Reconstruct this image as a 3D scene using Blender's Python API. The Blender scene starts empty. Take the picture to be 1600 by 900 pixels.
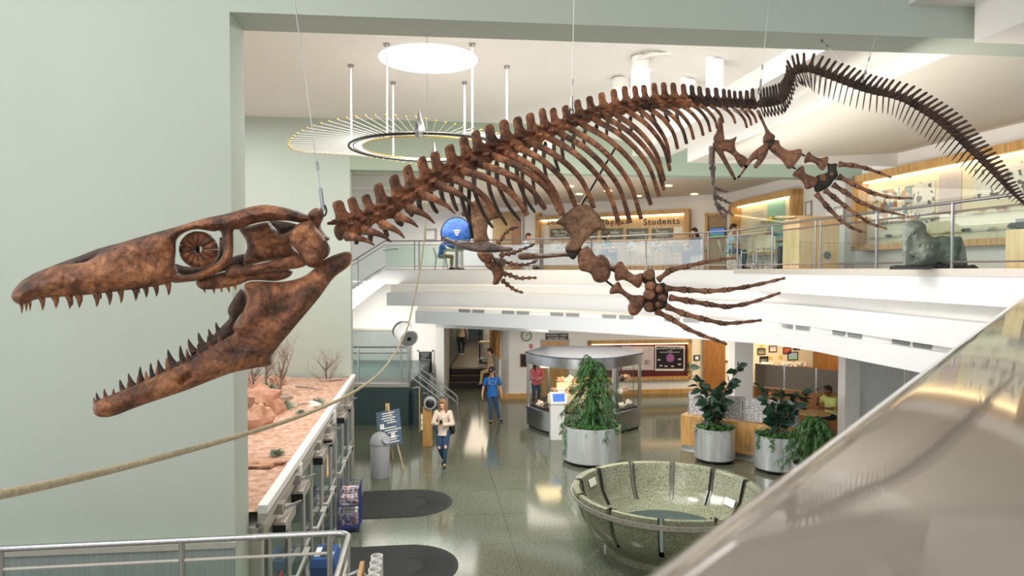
import bpy, bmesh, math, random
import numpy as np
from mathutils import Vector, Matrix, noise
from mathutils.geometry import delaunay_2d_cdt

random.seed(7)
SC = bpy.context.scene
COL = SC.collection

# ---------------------------------------------------------------- camera, world, light, exposure
FPX = 1067.0
PITCH = math.atan(29.0 / FPX)
EYE = Vector((0.0, 0.0, 4.9))
cam_d = bpy.data.cameras.new('camera')
cam = bpy.data.objects.new('camera', cam_d)
COL.objects.link(cam)
cam.location = EYE
cam.rotation_euler = (math.pi / 2 - PITCH, 0, 0)
cam_d.sensor_width = 36.0
cam_d.lens = FPX * 36.0 / 1600.0
cam_d.clip_start = 0.02
cam_d.clip_end = 200
cam_d.dof.use_dof = True
cam_d.dof.focus_distance = 4.8
cam_d.dof.aperture_fstop = 3.2
SC.camera = cam

SC.view_settings.view_transform = 'Standard'
SC.view_settings.look = 'None'
SC.view_settings.gamma = 1.0
SC.view_settings.exposure = 0.3
SC.view_settings.use_curve_mapping = False

world = bpy.data.worlds.new('world')
SC.world = world
world.use_nodes = True
wb = world.node_tree.nodes['Background']
wb.inputs[0].default_value = (0.93, 0.97, 1.0, 1)
wb.inputs[1].default_value = 1.0


def area(name, loc, rot, sx, sy, power, color=(1, 1, 1), spread=None, shape='RECTANGLE'):
    l = bpy.data.lights.new(name, 'AREA')
    l.shape = shape
    l.size = sx
    l.size_y = sy
    l.energy = power
    l.color = color
    if spread:
        l.spread = math.radians(spread)
    o = bpy.data.objects.new(name, l)
    o.location = loc
    o.rotation_euler = rot
    COL.objects.link(o)
    return o


R = math.radians
# daylight through the high glazing behind and above the camera, ceiling lamps of the rooms, and added fills
area('daylight_front', (-4.5, 1.4, 8.8), (R(18), R(-8), 0), 6, 4, 225, (1.0, 0.97, 0.91))
area('diorama_fill', (-5.8, 11.3, 8.15), (0, 0, 0), 2.5, 5, 170, (0.97, 0.99, 1.0))  # added fill for the far green wall and the diorama
area('skylight_light', (-1.34, 11.06, 8.22), (0, 0, 0), 1.5, 1.5, 190, (1, 0.98, 0.95), shape='DISK')
area('beam_back_fill', (1.8, 7.45, 7.75), (R(84), 0, 0), 7, 0.9, 95, (1, 0.98, 0.95))  # added light hidden behind the beam, brightens the rear atrium
area('atrium_fill', (1.5, 11.5, 8.05), (0, 0, 0), 4, 4, 180, (1, 0.97, 0.93))
area('ceiling_fill', (1.5, 12.0, 4.0), (R(180), 0, 0), 7, 6, 115, (1, 0.95, 0.9))  # added upward fill that brightens the ceiling
area('upper_room_lamp', (2.0, 22.5, 7.5), (0, 0, 0), 6, 4, 210, (1, 0.88, 0.72))
area('upper_left_lamp', (-4.0, 28.8, 7.3), (0, 0, 0), 5, 4, 230, (1, 0.95, 0.88))
area('upper_hall_fill', (4.1, 10.5, 6.3), (0, R(-85), 0), 1.0, 7, 100, (1, 0.93, 0.84))  # added light in mid air, brightens the right side of the hall
area('lower_lobby_lamp', (3.5, 22.5, 3.05), (0, 0, 0), 6, 3, 120, (1, 0.90, 0.78))
area('lower_stair_fill', (-5.6, 23.8, 3.6), (R(42), 0, 0), 2.4, 1.0, 170, (1, 0.95, 0.88))  # added fill for the wall behind the far landing
area('lobby_front_fill', (3.2, 19.4, 3.1), (R(40), 0, R(-25)), 4, 0.8, 120, (1, 0.95, 0.9))  # added fill below the tiers, brightens the lower lobby
area('lobby_side_fill', (-0.6, 13.5, 3.6), Vector((0.65, 0.6, -0.22)).to_track_quat('-Z', 'Y').to_euler(), 2.4, 2.0, 215, (1, 0.98, 0.95))  # added light in mid air for the columns and counter
area('vestibule_fill', (-4.2, 11.2, 2.25), (0, 0, R(7)), 1.6, 7, 60, (0.95, 0.98, 1.0))  # added light so the space behind the door glass is not dark
area('corridor_lamp', (-1.6, 33.0, 3.4), (0, 0, 0), 1.2, 9, 85, (1, 0.84, 0.64))
area('reading_room_lamp', (9.5, 25.0, 3.0), (R(20), 0, 0), 3, 1, 130, (1, 0.83, 0.58))


# ---------------------------------------------------------------- pixel to place
CP, SP = math.cos(PITCH), math.sin(PITCH)


def ray(px, py):
    u = (px - 800.0) / FPX
    v = (450.0 - py) / FPX
    return Vector((u, CP + v * SP, -SP + v * CP))


def P(px, py, d):
    r = ray(px, py)
    return EYE + r * (d / r.y)


def onz(px, py, z):
    r = ray(px, py)
    return EYE + r * ((z - EYE.z) / r.z)


def xy(px, d):
    return ((px - 800.0) / FPX * d, d)


AX = Vector((-0.1236, 0.9923, 0))     # the building's long axis
BX = Vector((0.9923, 0.1236, 0))
YAW = math.atan2(0.1236, 0.9923)


# ---------------------------------------------------------------- materials
def lin(c):
    if isinstance(c, str):
        c = tuple(int(c[i:i + 2], 16) / 255 for i in (0, 2, 4))
    return tuple(x / 12.92 if x <= 0.04045 else ((x + 0.055) / 1.055) ** 2.4 for x in c) + (1,)


MATS = {}


def mat(name, col, rough=0.5, metal=0.0, var=0.06, scale=6.0, bump=0.0, bscale=40.0, spec=0.5, emit=0.0, col2=None, coat=0.0,
        stretch=None, sub=0.0):
    m = bpy.data.materials.new(name)
    m.use_nodes = True
    nt = m.node_tree
    b = nt.nodes['Principled BSDF']
    tc = nt.nodes.new('ShaderNodeTexCoord')
    mp = nt.nodes.new('ShaderNodeMapping')
    nt.links.new(tc.outputs['Object'], mp.inputs[0])
    if stretch:
        mp.inputs['Scale'].default_value = stretch
    n = nt.nodes.new('ShaderNodeTexNoise')
    n.inputs['Scale'].default_value = scale
    n.inputs['Detail'].default_value = 5
    nt.links.new(mp.outputs[0], n.inputs['Vector'])
    rp = nt.nodes.new('ShaderNodeValToRGB')
    c = lin(col)
    if col2 is None:
        lo = tuple(max(0, x * (1 - var)) for x in c[:3]) + (1,)
        hi = tuple(min(1, x * (1 + var)) for x in c[:3]) + (1,)
        rp.color_ramp.elements[0].position = 0.3
        rp.color_ramp.elements[1].position = 0.7
    else:
        lo, hi = c, lin(col2)
        rp.color_ramp.elements[0].position = 0.38
        rp.color_ramp.elements[1].position = 0.62
    rp.color_ramp.elements[0].color = lo
    rp.color_ramp.elements[1].color = hi
    nt.links.new(n.outputs[0], rp.inputs[0])
    nt.links.new(rp.outputs[0], b.inputs['Base Color'])
    b.inputs['Roughness'].default_value = rough
    b.inputs['Metallic'].default_value = metal
    b.inputs['Specular IOR Level'].default_value = spec
    if coat:
        b.inputs['Coat Weight'].default_value = coat
        b.inputs['Coat Roughness'].default_value = 0.08
    if emit:
        nt.links.new(rp.outputs[0], b.inputs['Emission Color'])
        b.inputs['Emission Strength'].default_value = emit
    if bump:
        n2 = nt.nodes.new('ShaderNodeTexNoise')
        n2.inputs['Scale'].default_value = bscale
        n2.inputs['Detail'].default_value = 6
        nt.links.new(mp.outputs[0], n2.inputs['Vector'])
        bp = nt.nodes.new('ShaderNodeBump')
        bp.inputs['Strength'].default_value = bump
        bp.inputs['Distance'].default_value = 0.02
        nt.links.new(n2.outputs[0], bp.inputs['Height'])
        nt.links.new(bp.outputs[0], b.inputs['Normal'])
    MATS[name] = m
    return m


def glass(name, tint=(0.9, 1.0, 0.96), refl=0.12, alpha=0.86, rough=0.02):
    m = bpy.data.materials.new(name)
    m.use_nodes = True
    nt = m.node_tree
    nt.nodes.remove(nt.nodes['Principled BSDF'])
    out = nt.nodes['Material Output']
    t = nt.nodes.new('ShaderNodeBsdfTransparent')
    t.inputs[0].default_value = tint + (1,)
    g = nt.nodes.new('ShaderNodeBsdfGlossy')
    g.inputs['Roughness'].default_value = rough
    fr = nt.nodes.new('ShaderNodeLayerWeight')
    pw = nt.nodes.new('ShaderNodeMath')
    pw.operation = 'POWER'
    pw.inputs[1].default_value = 4.0
    nt.links.new(fr.outputs['Facing'], pw.inputs[0])
    ml = nt.nodes.new('ShaderNodeMath')
    ml.operation = 'MULTIPLY_ADD'
    ml.inputs[1].default_value = 0.45
    ml.inputs[2].default_value = refl
    ml.use_clamp = True
    nt.links.new(pw.outputs[0], ml.inputs[0])
    mr = ml
    mx = nt.nodes.new('ShaderNodeMixShader')
    nt.links.new(mr.outputs[0], mx.inputs[0])
    nt.links.new(t.outputs[0], mx.inputs[1])
    nt.links.new(g.outputs[0], mx.inputs[2])
    nt.links.new(mx.outputs[0], out.inputs[0])
    MATS[name] = m
    return m


def wood(name, c1, c2, rough=0.4, sc=(1, 1, 0.12)):
    return mat(name, c1, rough, col2=c2, scale=14, stretch=sc)


def terrazzo(name, base, specks, rough=0.12, scale=55, joints=None, coat=0.0):
    m = bpy.data.materials.new(name)
    m.use_nodes = True
    nt = m.node_tree
    b = nt.nodes['Principled BSDF']
    tc = nt.nodes.new('ShaderNodeTexCoord')
    mp = nt.nodes.new('ShaderNodeMapping')
    nt.links.new(tc.outputs['Object'], mp.inputs[0])
    mp.inputs['Rotation'].default_value = (0, 0, -YAW)
    n = nt.nodes.new('ShaderNodeTexNoise')
    n.inputs['Scale'].default_value = scale
    n.inputs['Detail'].default_value = 6
    n.inputs['Roughness'].default_value = 0.75
    nt.links.new(mp.outputs[0], n.inputs['Vector'])
    rp = nt.nodes.new('ShaderNodeValToRGB')
    rp.color_ramp.elements[0].position = 0.36
    rp.color_ramp.elements[1].position = 0.66
    rp.color_ramp.elements[0].color = lin(base)
    rp.color_ramp.elements[1].color = lin(specks)
    nt.links.new(n.outputs[0], rp.inputs[0])
    last = rp.outputs[0]
    n3 = nt.nodes.new('ShaderNodeTexNoise')
    n3.inputs['Scale'].default_value = 0.7
    nt.links.new(mp.outputs[0], n3.inputs['Vector'])
    mm = nt.nodes.new('ShaderNodeMixRGB')
    mm.blend_type = 'MULTIPLY'
    mm.inputs[0].default_value = 0.35
    nt.links.new(last, mm.inputs[1])
    nt.links.new(n3.outputs[0], mm.inputs[2])
    last = mm.outputs[0]
    if joints:
        br = nt.nodes.new('ShaderNodeTexBrick')
        br.offset = 0.0
        br.inputs['Scale'].default_value = 1.0
        br.inputs['Brick Width'].default_value = joints
        br.inputs['Row Height'].default_value = joints
        br.inputs['Mortar Size'].default_value = 0.007
        br.inputs['Color1'].default_value = (1, 1, 1, 1)
        br.inputs['Color2'].default_value = (0.9, 0.9, 0.9, 1)
        br.inputs['Mortar'].default_value = (0.55, 0.55, 0.5, 1)
        nt.links.new(mp.outputs[0], br.inputs['Vector'])
        m2 = nt.nodes.new('ShaderNodeMixRGB')
        m2.blend_type = 'MULTIPLY'
        m2.inputs[0].default_value = 1
        nt.links.new(last, m2.inputs[1])
        nt.links.new(br.outputs[0], m2.inputs[2])
        last = m2.outputs[0]
    nt.links.new(last, b.inputs['Base Color'])
    b.inputs['Roughness'].default_value = rough
    if coat:
        b.inputs['Coat Weight'].default_value = coat
    MATS[name] = m
    return m


def brushed(name, col, rough=0.3):
    return mat(name, col, rough, metal=1.0, var=0.18, scale=10, stretch=(9, 9, 0.25))


def spots(name, c_bg, c_fg, scale, thr=0.35, rough=0.4):
    m = bpy.data.materials.new(name)
    m.use_nodes = True
    nt = m.node_tree
    b = nt.nodes['Principled BSDF']
    tc = nt.nodes.new('ShaderNodeTexCoord')
    v = nt.nodes.new('ShaderNodeTexVoronoi')
    v.inputs['Scale'].default_value = scale
    nt.links.new(tc.outputs['Object'], v.inputs['Vector'])
    rp = nt.nodes.new('ShaderNodeValToRGB')
    rp.color_ramp.interpolation = 'CONSTANT'
    rp.color_ramp.elements[0].color = lin(c_fg)
    rp.color_ramp.elements[1].color = lin(c_bg)
    rp.color_ramp.elements[1].position = thr
    nt.links.new(v.outputs['Distance'], rp.inputs[0])
    nt.links.new(rp.outputs[0], b.inputs['Base Color'])
    b.inputs['Roughness'].default_value = rough
    MATS[name] = m
    return m


def collage(name, cols, scale, rough=0.4, emit=0.0):
    """patchwork of colours: printed sheets, book spines, pictures"""
    m = bpy.data.materials.new(name)
    m.use_nodes = True
    nt = m.node_tree
    b = nt.nodes['Principled BSDF']
    tc = nt.nodes.new('ShaderNodeTexCoord')
    v = nt.nodes.new('ShaderNodeTexVoronoi')
    v.distance = 'CHEBYCHEV'
    v.inputs['Scale'].default_value = scale
    nt.links.new(tc.outputs['Object'], v.inputs['Vector'])
    sp = nt.nodes.new('ShaderNodeSeparateColor')
    nt.links.new(v.outputs['Color'], sp.inputs[0])
    rp = nt.nodes.new('ShaderNodeValToRGB')
    rp.color_ramp.interpolation = 'CONSTANT'
    while len(rp.color_ramp.elements) < len(cols):
        rp.color_ramp.elements.new(0.5)
    for i, c in enumerate(cols):
        rp.color_ramp.elements[i].position = i / len(cols)
        rp.color_ramp.elements[i].color = lin(c)
    nt.links.new(sp.outputs[0], rp.inputs[0])
    nt.links.new(rp.outputs[0], b.inputs['Base Color'])
    b.inputs['Roughness'].default_value = rough
    if emit:
        nt.links.new(rp.outputs[0], b.inputs['Emission Color'])
        b.inputs['Emission Strength'].default_value = emit
    MATS[name] = m
    return m


mat('green_wall', 'B7BFB4', 0.85, var=0.02, scale=1.2, bump=0.12, bscale=30)
mat('green_header', 'A2AF9C', 0.85, var=0.02, scale=1.2)
mat('white_wall', 'E9E6E1', 0.8, var=0.015)
mat('white_fascia', 'D8DADC', 0.6, var=0.01)
mat('ceiling_white', 'E8E4DE', 0.9, var=0.015)
mat('soffit_beige', 'DCD5CA', 0.85, var=0.02)
mat('grey_panel', '9A9C9C', 0.35, var=0.04)
mat('grey_wood', '8E9491', 0.5, var=0.12, scale=5, stretch=(8, 8, 0.5))
mat('base_stone', '8A8478', 0.6)
mat('dark_tile', '3E4F50', 0.3, var=0.15, scale=8)
terrazzo('floor_terrazzo', '4E5547', '8C907B', 0.10, 26, joints=1.5)
terrazzo('bowl_granite', '3C4E3D', 'C6C6A6', 0.16, 50)
mat('step_dark', '2A221C', 0.6, var=0.2)
mat('corridor_floor', '6E6152', 0.4, var=0.1)
mat('nosing', '9A7B55', 0.4)
wood('oak', 'B98A4E', 'CFA466', 0.4)
wood('pale_oak', 'CBA878', 'DABB8E', 0.4)
wood('dark_oak', '8A5A2C', 'A06C38', 0.4)
brushed('steel', 'C2C2C4', 0.3)
mat('planter_steel', 'DCDEE0', 0.36, metal=0.75, var=0.2, scale=10, stretch=(9, 9, 0.2))
mat('chrome', 'A6A6A8', 0.25, metal=1.0, var=0.02)
mat('dark_steel', '6A6A6A', 0.35, metal=0.9, var=0.05)
mat('aluminium', 'C2BCB4', 0.4, metal=0.4, var=0.04)
mat('grey_frame', 'A9A49D', 0.45, metal=0.2, var=0.04)
mat('black_metal', '141414', 0.4, var=0.1)
mat('black_plastic', '1B1C1E', 0.4, var=0.1)
mat('white_plastic', 'E6E4E0', 0.35, var=0.02)
mat('white_paint', 'F0EEEA', 0.4, var=0.02)
glass('rail_glass', (0.93, 0.98, 0.96), 0.03)
glass('rail_glass_bright', (0.93, 0.98, 0.96), 0.30)  # same glass, mirror share raised to imitate window reflections in the middle panes
glass('door_glass', (0.72, 0.80, 0.82), 0.10)
glass('case_glass', (0.95, 0.98, 0.97), 0.03)
mat('lamp_white', 'FFFFFF', 0.5, emit=3.0, var=0)
mat('lamp_warm', 'FFE2B0', 0.5, emit=4.0, var=0)
mat('parapet_top', '968C82', 0.05, metal=0.0, var=0.03, scale=2)
mat('mat_rubber', '2E3130', 0.8, var=0.2, scale=80, bump=0.6, bscale=90)
mat('sand', 'B98C74', 0.95, col2='D6B29C', scale=9, bump=1.0, bscale=28)
mat('rock_red', 'A8745A', 0.9, col2='C79A80', scale=4, bump=0.8, bscale=14)
mat('twig', '8A7264', 0.9, var=0.25, scale=20)
mat('twig_pale', 'A8968A', 0.9, var=0.25, scale=20)
mat('sage', '8C9B86', 0.9, var=0.3, scale=25)
mat('rope', 'D6C6A4', 0.9, var=0.2, scale=60, bump=0.8, bscale=160)
mat('wire', 'B9B9B5', 0.35, metal=0.8)
mat('gold', 'D9B25C', 0.25, metal=0.8, var=0.1)
mat('leaf_dark', '1B3129', 0.3, col2='2C4A36', scale=12)
mat('leaf_conifer', '1F4420', 0.55, col2='3D6B2E', scale=9)
mat('leaf_ivy', '2B5426', 0.45, col2='467A38', scale=14)
mat('soil', '3A2C22', 0.95, var=0.3, scale=30)
mat('bark', '6B5642', 0.9, var=0.2)
mat('blue_bin', '1F4F93', 0.45, var=0.06)
mat('grey_bin', 'A7A7AB', 0.4, var=0.03)
mat('red_sign', 'B3202A', 0.5)
mat('paper', 'EDEBE4', 0.7, var=0.03)
mat('sign_navy', '2C4A63', 0.5, var=0.06)
mat('sign_black', '1C1C1B', 0.4)
mat('skin', 'D9A488', 0.5, var=0.05)
mat('skin_dark', '7A4A35', 0.5, var=0.05)
mat('lip', 'A8584E', 0.5)
mat('eye_dark', '1A1210', 0.3)
mat('denim', '34506E', 0.85, var=0.2, scale=14)
mat('denim_dark', '27405C', 0.85, var=0.2, scale=14)
mat('cloth_blue', '1E66B4', 0.8, var=0.08)
mat('cloth_navy', '263A6B', 0.8, var=0.1)
mat('cloth_oat', 'C9B8A4', 0.85, var=0.08)
mat('cloth_khaki', 'B2986C', 0.85, var=0.08)
mat('cloth_green', 'C6CF7A', 0.85, var=0.08)
mat('cloth_pale', 'AFC3D6', 0.85, var=0.08)
mat('cloth_teal', '5E7C7C', 0.85, var=0.08)
mat('cloth_black', '22242A', 0.85, var=0.15)
mat('cloth_pink', 'C25468', 0.85, var=0.1)
mat('cloth_tan', 'A79273', 0.85, var=0.1)
mat('hair_brown', '2E1F17', 0.6, var=0.3, scale=40)
mat('hair_blond', '6E4E34', 0.55, col2='9A7650', scale=30, stretch=(4, 4, 0.5))
mat('maroon', '5B1A20', 0.6, var=0.1)
mat('poster_black', '17141A', 0.4)
mat('poster_pink', 'D8C5C6', 0.6, var=0.03)
mat('poster_violet', '9A5C96', 0.5, var=0.3, scale=14)
mat('globe_blue', '1C4C9C', 0.3, col2='2C67B8', scale=7)
mat('stone_grey', '5E6660', 0.85, col2='828A80', scale=3.5, bump=1.0, bscale=8)
mat('stone_dark', '23262A', 0.7, var=0.3, scale=6, bump=0.6)
mat('teal_panel', '9CCDBE', 0.5, var=0.04)
mat('case_cream', 'EFE0C2', 0.6, var=0.03)
mat('chair_beige', 'C9BBA2', 0.5, var=0.04)
mat('table_grey', '6F6F6C', 0.4, var=0.05)
mat('mineral_white', 'EDE3D6', 0.6, var=0.12, scale=14, bump=0.6)
mat('mineral_rose', 'CFA08C', 0.55, var=0.25, scale=14, bump=0.6)
mat('mineral_dark', '4A4640', 0.5, var=0.3, scale=14, bump=0.6)
mat('screen_blue', '3C66B0', 0.3, emit=0.7)
mat('screen_green', '3E8A40', 0.3, emit=0.5)
mat('orange', 'E0703A', 0.5)
mat('yellow_paper', 'E2C04A', 0.6)
spots('perforated', 'A8A4A4', 'F0F0F2', 24, 0.33, 0.35)
spots('etched_glass', '6E6252', '9A8F80', 60, 0.38, 0.3)
collage('poster_photos', ['F0E2C8', 'C98F52', '7F9FB4', 'E8D7BE', 'B8683C', 'F3EAD8', '8A6A4A'], 9, 0.4)
collage('specimen_sheet', ['EFE8E0', 'E6DDD4', 'EDE6DE', '6E6A66', 'F0E9E2'], 12, 0.5)
collage('newsprint', ['E9DAD4', 'C98C88', '8E9CC0', 'F2EDEA', '7A3C3C'], 26, 0.6)
collage('wood_blocks', ['C79650', 'B88444', 'D8AC68', 'A87438'], 5, 0.5)

BONE = {}


def bone_mat(name, dark, mid, light, rough=0.42):
    m = bpy.data.materials.new(name)
    m.use_nodes = True
    nt = m.node_tree
    b = nt.nodes['Principled BSDF']
    tc = nt.nodes.new('ShaderNodeTexCoord')
    n = nt.nodes.new('ShaderNodeTexNoise')
    n.inputs['Scale'].default_value = 7
    n.inputs['Detail'].default_value = 9
    n.inputs['Roughness'].default_value = 0.68
    n.inputs['Distortion'].default_value = 0.6
    nt.links.new(tc.outputs['Object'], n.inputs['Vector'])
    rp = nt.nodes.new('ShaderNodeValToRGB')
    e = rp.color_ramp.elements
    e[0].position = 0.36
    e[0].color = lin(dark)
    e[1].position = 0.66
    e[1].color = lin(light)
    k = e.new(0.5)
    k.color = lin(mid)
    nt.links.new(n.outputs[0], rp.inputs[0])
    n3 = nt.nodes.new('ShaderNodeTexNoise')
    n3.inputs['Scale'].default_value = 46
    n3.inputs['Detail'].default_value = 6
    n3.inputs['Roughness'].default_value = 0.7
    nt.links.new(tc.outputs['Object'], n3.inputs['Vector'])
    r3 = nt.nodes.new('ShaderNodeValToRGB')
    r3.color_ramp.elements[0].position = 0.36
    r3.color_ramp.elements[0].color = (0.35, 0.3, 0.28, 1)
    r3.color_ramp.elements[1].position = 0.56
    r3.color_ramp.elements[1].color = (1.1, 1.08, 1.05, 1)
    nt.links.new(n3.outputs[0], r3.inputs[0])
    mx = nt.nodes.new('ShaderNodeMixRGB')
    mx.blend_type = 'MULTIPLY'
    mx.inputs[0].default_value = 0.75
    nt.links.new(rp.outputs[0], mx.inputs[1])
    nt.links.new(r3.outputs[0], mx.inputs[2])
    nt.links.new(mx.outputs[0], b.inputs['Base Color'])
    b.inputs['Roughness'].default_value = rough
    n2 = nt.nodes.new('ShaderNodeTexNoise')
    n2.inputs['Scale'].default_value = 20
    n2.inputs['Detail'].default_value = 10
    n2.inputs['Roughness'].default_value = 0.62
    nt.links.new(tc.outputs['Object'], n2.inputs['Vector'])
    bp = nt.nodes.new('ShaderNodeBump')
    bp.inputs['Strength'].default_value = 1.0
    bp.inputs['Distance'].default_value = 0.022
    nt.links.new(n2.outputs[0], bp.inputs['Height'])
    nt.links.new(bp.outputs[0], b.inputs['Normal'])
    MATS[name] = m


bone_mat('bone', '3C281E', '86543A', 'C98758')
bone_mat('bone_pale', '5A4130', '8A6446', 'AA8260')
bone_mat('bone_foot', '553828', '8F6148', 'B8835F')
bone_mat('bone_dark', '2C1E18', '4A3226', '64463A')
bone_mat('bone_grey', '5A4C48', '84706A', 'A08E86')
bone_mat('bone_matrix', '231D1A', '37302B', '4C443E', 0.6)


# ---------------------------------------------------------------- mesh building
class MB:
    def __init__(s):
        s.v = []
        s.f = []

    def add(s, vs, fs):
        k = len(s.v)
        s.v += [tuple(p) for p in vs]
        s.f += [tuple(i + k for i in f) for f in fs]
        return s

    def box(s, c, size, rz=0.0):
        hx, hy, hz = size[0] / 2, size[1] / 2, size[2] / 2
        ca, sa = math.cos(rz), math.sin(rz)
        vs = []
        for z in (-hz, hz):
            for x, y in ((-hx, -hy), (hx, -hy), (hx, hy), (-hx, hy)):
                vs.append((c[0] + x * ca - y * sa, c[1] + x * sa + y * ca, c[2] + z))
        return s.add(vs, [(3, 2, 1, 0), (4, 5, 6, 7), (0, 1, 5, 4), (1, 2, 6, 5), (2, 3, 7, 6), (3, 0, 4, 7)])

    def obox(s, o, ux, uy, uz):
        o, ux, uy, uz = Vector(o), Vector(ux), Vector(uy), Vector(uz)
        vs = [o, o + ux, o + ux + uy, o + uy, o + uz, o + ux + uz, o + ux + uy + uz, o + uy + uz]
        return s.add(vs, [(3, 2, 1, 0), (4, 5, 6, 7), (0, 1, 5, 4), (1, 2, 6, 5), (2, 3, 7, 6), (3, 0, 4, 7)])

    def seg(s, p, q, w, z0, z1, side=0.0):
        """upright slab along the plan line p-q, thickness w, offset to the left by side"""
        p, q = Vector((p[0], p[1], 0)), Vector((q[0], q[1], 0))
        t = (q - p).normalized()
        n = Vector((-t.y, t.x, 0))
        o = p + n * (side - w / 2)
        o.z = z0
        return s.obox(o, q - p, n * w, (0, 0, z1 - z0))

    def prism(s, poly, z0, z1):
        n = len(poly)
        ar = sum(poly[i][0] * poly[(i + 1) % n][1] - poly[(i + 1) % n][0] * poly[i][1] for i in range(n))
        if ar < 0:
            poly = poly[::-1]
        vs = [(p[0], p[1], z0) for p in poly] + [(p[0], p[1], z1) for p in poly]
        fs = [tuple(range(n))[::-1], tuple(range(n, 2 * n))]
        for i in range(n):
            j = (i + 1) % n
            fs.append((i, j, n + j, n + i))
        return s.add(vs, fs)

    def tube(s, pts, rad, n=8, cap=True, flat=1.0, up=None):
        pts = [Vector(p) for p in pts]
        m = len(pts)
        if not hasattr(rad, '__len__'):
            rad = [rad] * m
        vs = []
        prev = None
        for i in range(m):
            t = (pts[min(i + 1, m - 1)] - pts[max(i - 1, 0)])
            if t.length < 1e-9:
                t = Vector((0, 0, 1))
            t.normalize()
            if prev is None:
                a = Vector(up) if up is not None else (Vector((0, 0, 1)) if abs(t.z) < 0.9 else Vector((0, 1, 0)))
            else:
                a = prev
            a = a - t * a.dot(t)
            if a.length < 1e-6:
                a = t.orthogonal()
            a.normalize()
            b = t.cross(a)
            prev = a
            for k in range(n):
                w = 2 * math.pi * k / n
                vs.append(pts[i] + (a * math.cos(w) + b * math.sin(w) * flat) * rad[i])
        fs = []
        for i in range(m - 1):
            for k in range(n):
                l = (k + 1) % n
                fs.append((i * n + k, i * n + l, (i + 1) * n + l, (i + 1) * n + k))
        if cap:
            fs.append(tuple(range(n))[::-1])
            fs.append(tuple(range((m - 1) * n, m * n)))
        return s.add(vs, fs)

    def capsule(s, p, q, r1, r2=None, n=10, flat=1.0, up=None):
        p, q = Vector(p), Vector(q)
        r2 = r1 if r2 is None else r2
        t = q - p
        L = t.length
        if L < 1e-6:
            t = Vector((0, 0, 1))
        t.normalize()
        pts, rad = [], []
        for a in (85, 60, 30, 0):
            pts.append(p - t * r1 * math.sin(R(a)))
            rad.append(max(r1 * math.cos(R(a)), r1 * 0.06))
        for a in (0, 30, 60, 85):
            pts.append(q + t * r2 * math.sin(R(a)))
            rad.append(max(r2 * math.cos(R(a)), r2 * 0.06))
        return s.tube(pts, rad, n, True, flat, up)

    def lathe(s, c, prof, n=32, a0=0.0, a1=2 * math.pi, axis=None, up=None, close=True):
        """prof: list of (r, h) along the axis"""
        c = Vector(c)
        ax = Vector(axis).normalized() if axis is not None else Vector((0, 0, 1))
        u = Vector(up) if up is not None else (Vector((1, 0, 0)) if abs(ax.x) < 0.9 else Vector((0, 1, 0)))
        u = (u - ax * u.dot(ax)).normalized()
        w = ax.cross(u)
        full = abs(a1 - a0 - 2 * math.pi) < 1e-6
        k = n if full else n + 1
        vs = []
        for r, h in prof:
            for i in range(k):
                a = a0 + (a1 - a0) * i / n
                vs.append(c + (u * math.cos(a) + w * math.sin(a)) * r + ax * h)
        fs = []
        for j in range(len(prof) - 1):
            for i in range(n):
                l = (i + 1) % k
                fs.append((j * k + i, j * k + l, (j + 1) * k + l, (j + 1) * k + i))
        if close and full:
            if prof[0][0] > 1e-5:
                fs.append(tuple(range(k))[::-1])
            if prof[-1][0] > 1e-5:
                m = (len(prof) - 1) * k
                fs.append(tuple(range(m, m + k)))
        return s.add(vs, fs)

    def ball(s, c, r, n=10, m=7, sc=(1, 1, 1), rz=0.0):
        vs, fs = [], []
        ca, sa = math.cos(rz), math.sin(rz)
        for j in range(m + 1):
            t = math.pi * j / m
            for i in range(n):
                a = 2 * math.pi * i / n
                x, y, z = max(math.sin(t), 1e-3) * math.cos(a) * r * sc[0], max(math.sin(t), 1e-3) * math.sin(a) * r * sc[1], math.cos(t) * r * sc[2]
                vs.append((c[0] + x * ca - y * sa, c[1] + x * sa + y * ca, c[2] + z))
        for j in range(m):
            for i in range(n):
                l = (i + 1) % n
                fs.append((j * n + i, (j + 1) * n + i, (j + 1) * n + l, j * n + l))
        return s.add(vs, fs)

    def rock(s, c, r, seed=0, sc=(1, 1, 1), amp=0.35, n=14, m=10):
        k = len(s.v)
        s.ball((0, 0, 0), 1.0, n, m)
        for i in range(k, len(s.v)):
            p = Vector(s.v[i])
            q = p * (1 + amp * noise.noise(p * 1.6 + Vector((seed * 3.7, seed * 1.3, 0)))) + p * (amp * 0.5 * noise.noise(p * 4 + Vector((seed, 0, 5))))
            s.v[i] = (c[0] + q.x * r * sc[0], c[1] + q.y * r * sc[1], c[2] + q.z * r * sc[2])
        return s

    def build(s, name, m, parent=None, smooth=True, bev=0.0, local=False, angle=40, mods=None):
        me = bpy.data.meshes.new(name)
        off = Vector((0, 0, 0))
        if parent is not None and not local:
            off = parent['_loc'] if '_loc' in parent else parent.location
            off = Vector(off)
        me.from_pydata([(p[0] - off[0], p[1] - off[1], p[2] - off[2]) for p in s.v], [], s.f)
        bm = bmesh.new()
        bm.from_mesh(me)
        bmesh.ops.recalc_face_normals(bm, faces=bm.faces)
        bm.to_mesh(me)
        bm.free()
        me.materials.append(MATS[m] if isinstance(m, str) else m)
        if smooth:
            me.polygons.foreach_set('use_smooth', [True] * len(me.polygons))
            me.set_sharp_from_angle(angle=R(angle))
        o = bpy.data.objects.new(name, me)
        COL.objects.link(o)
        if parent is not None:
            o.parent = parent
        if bev:
            b = o.modifiers.new('bevel', 'BEVEL')
            b.width = bev
            b.segments = 2
            b.limit_method = 'ANGLE'
        return o


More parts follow.
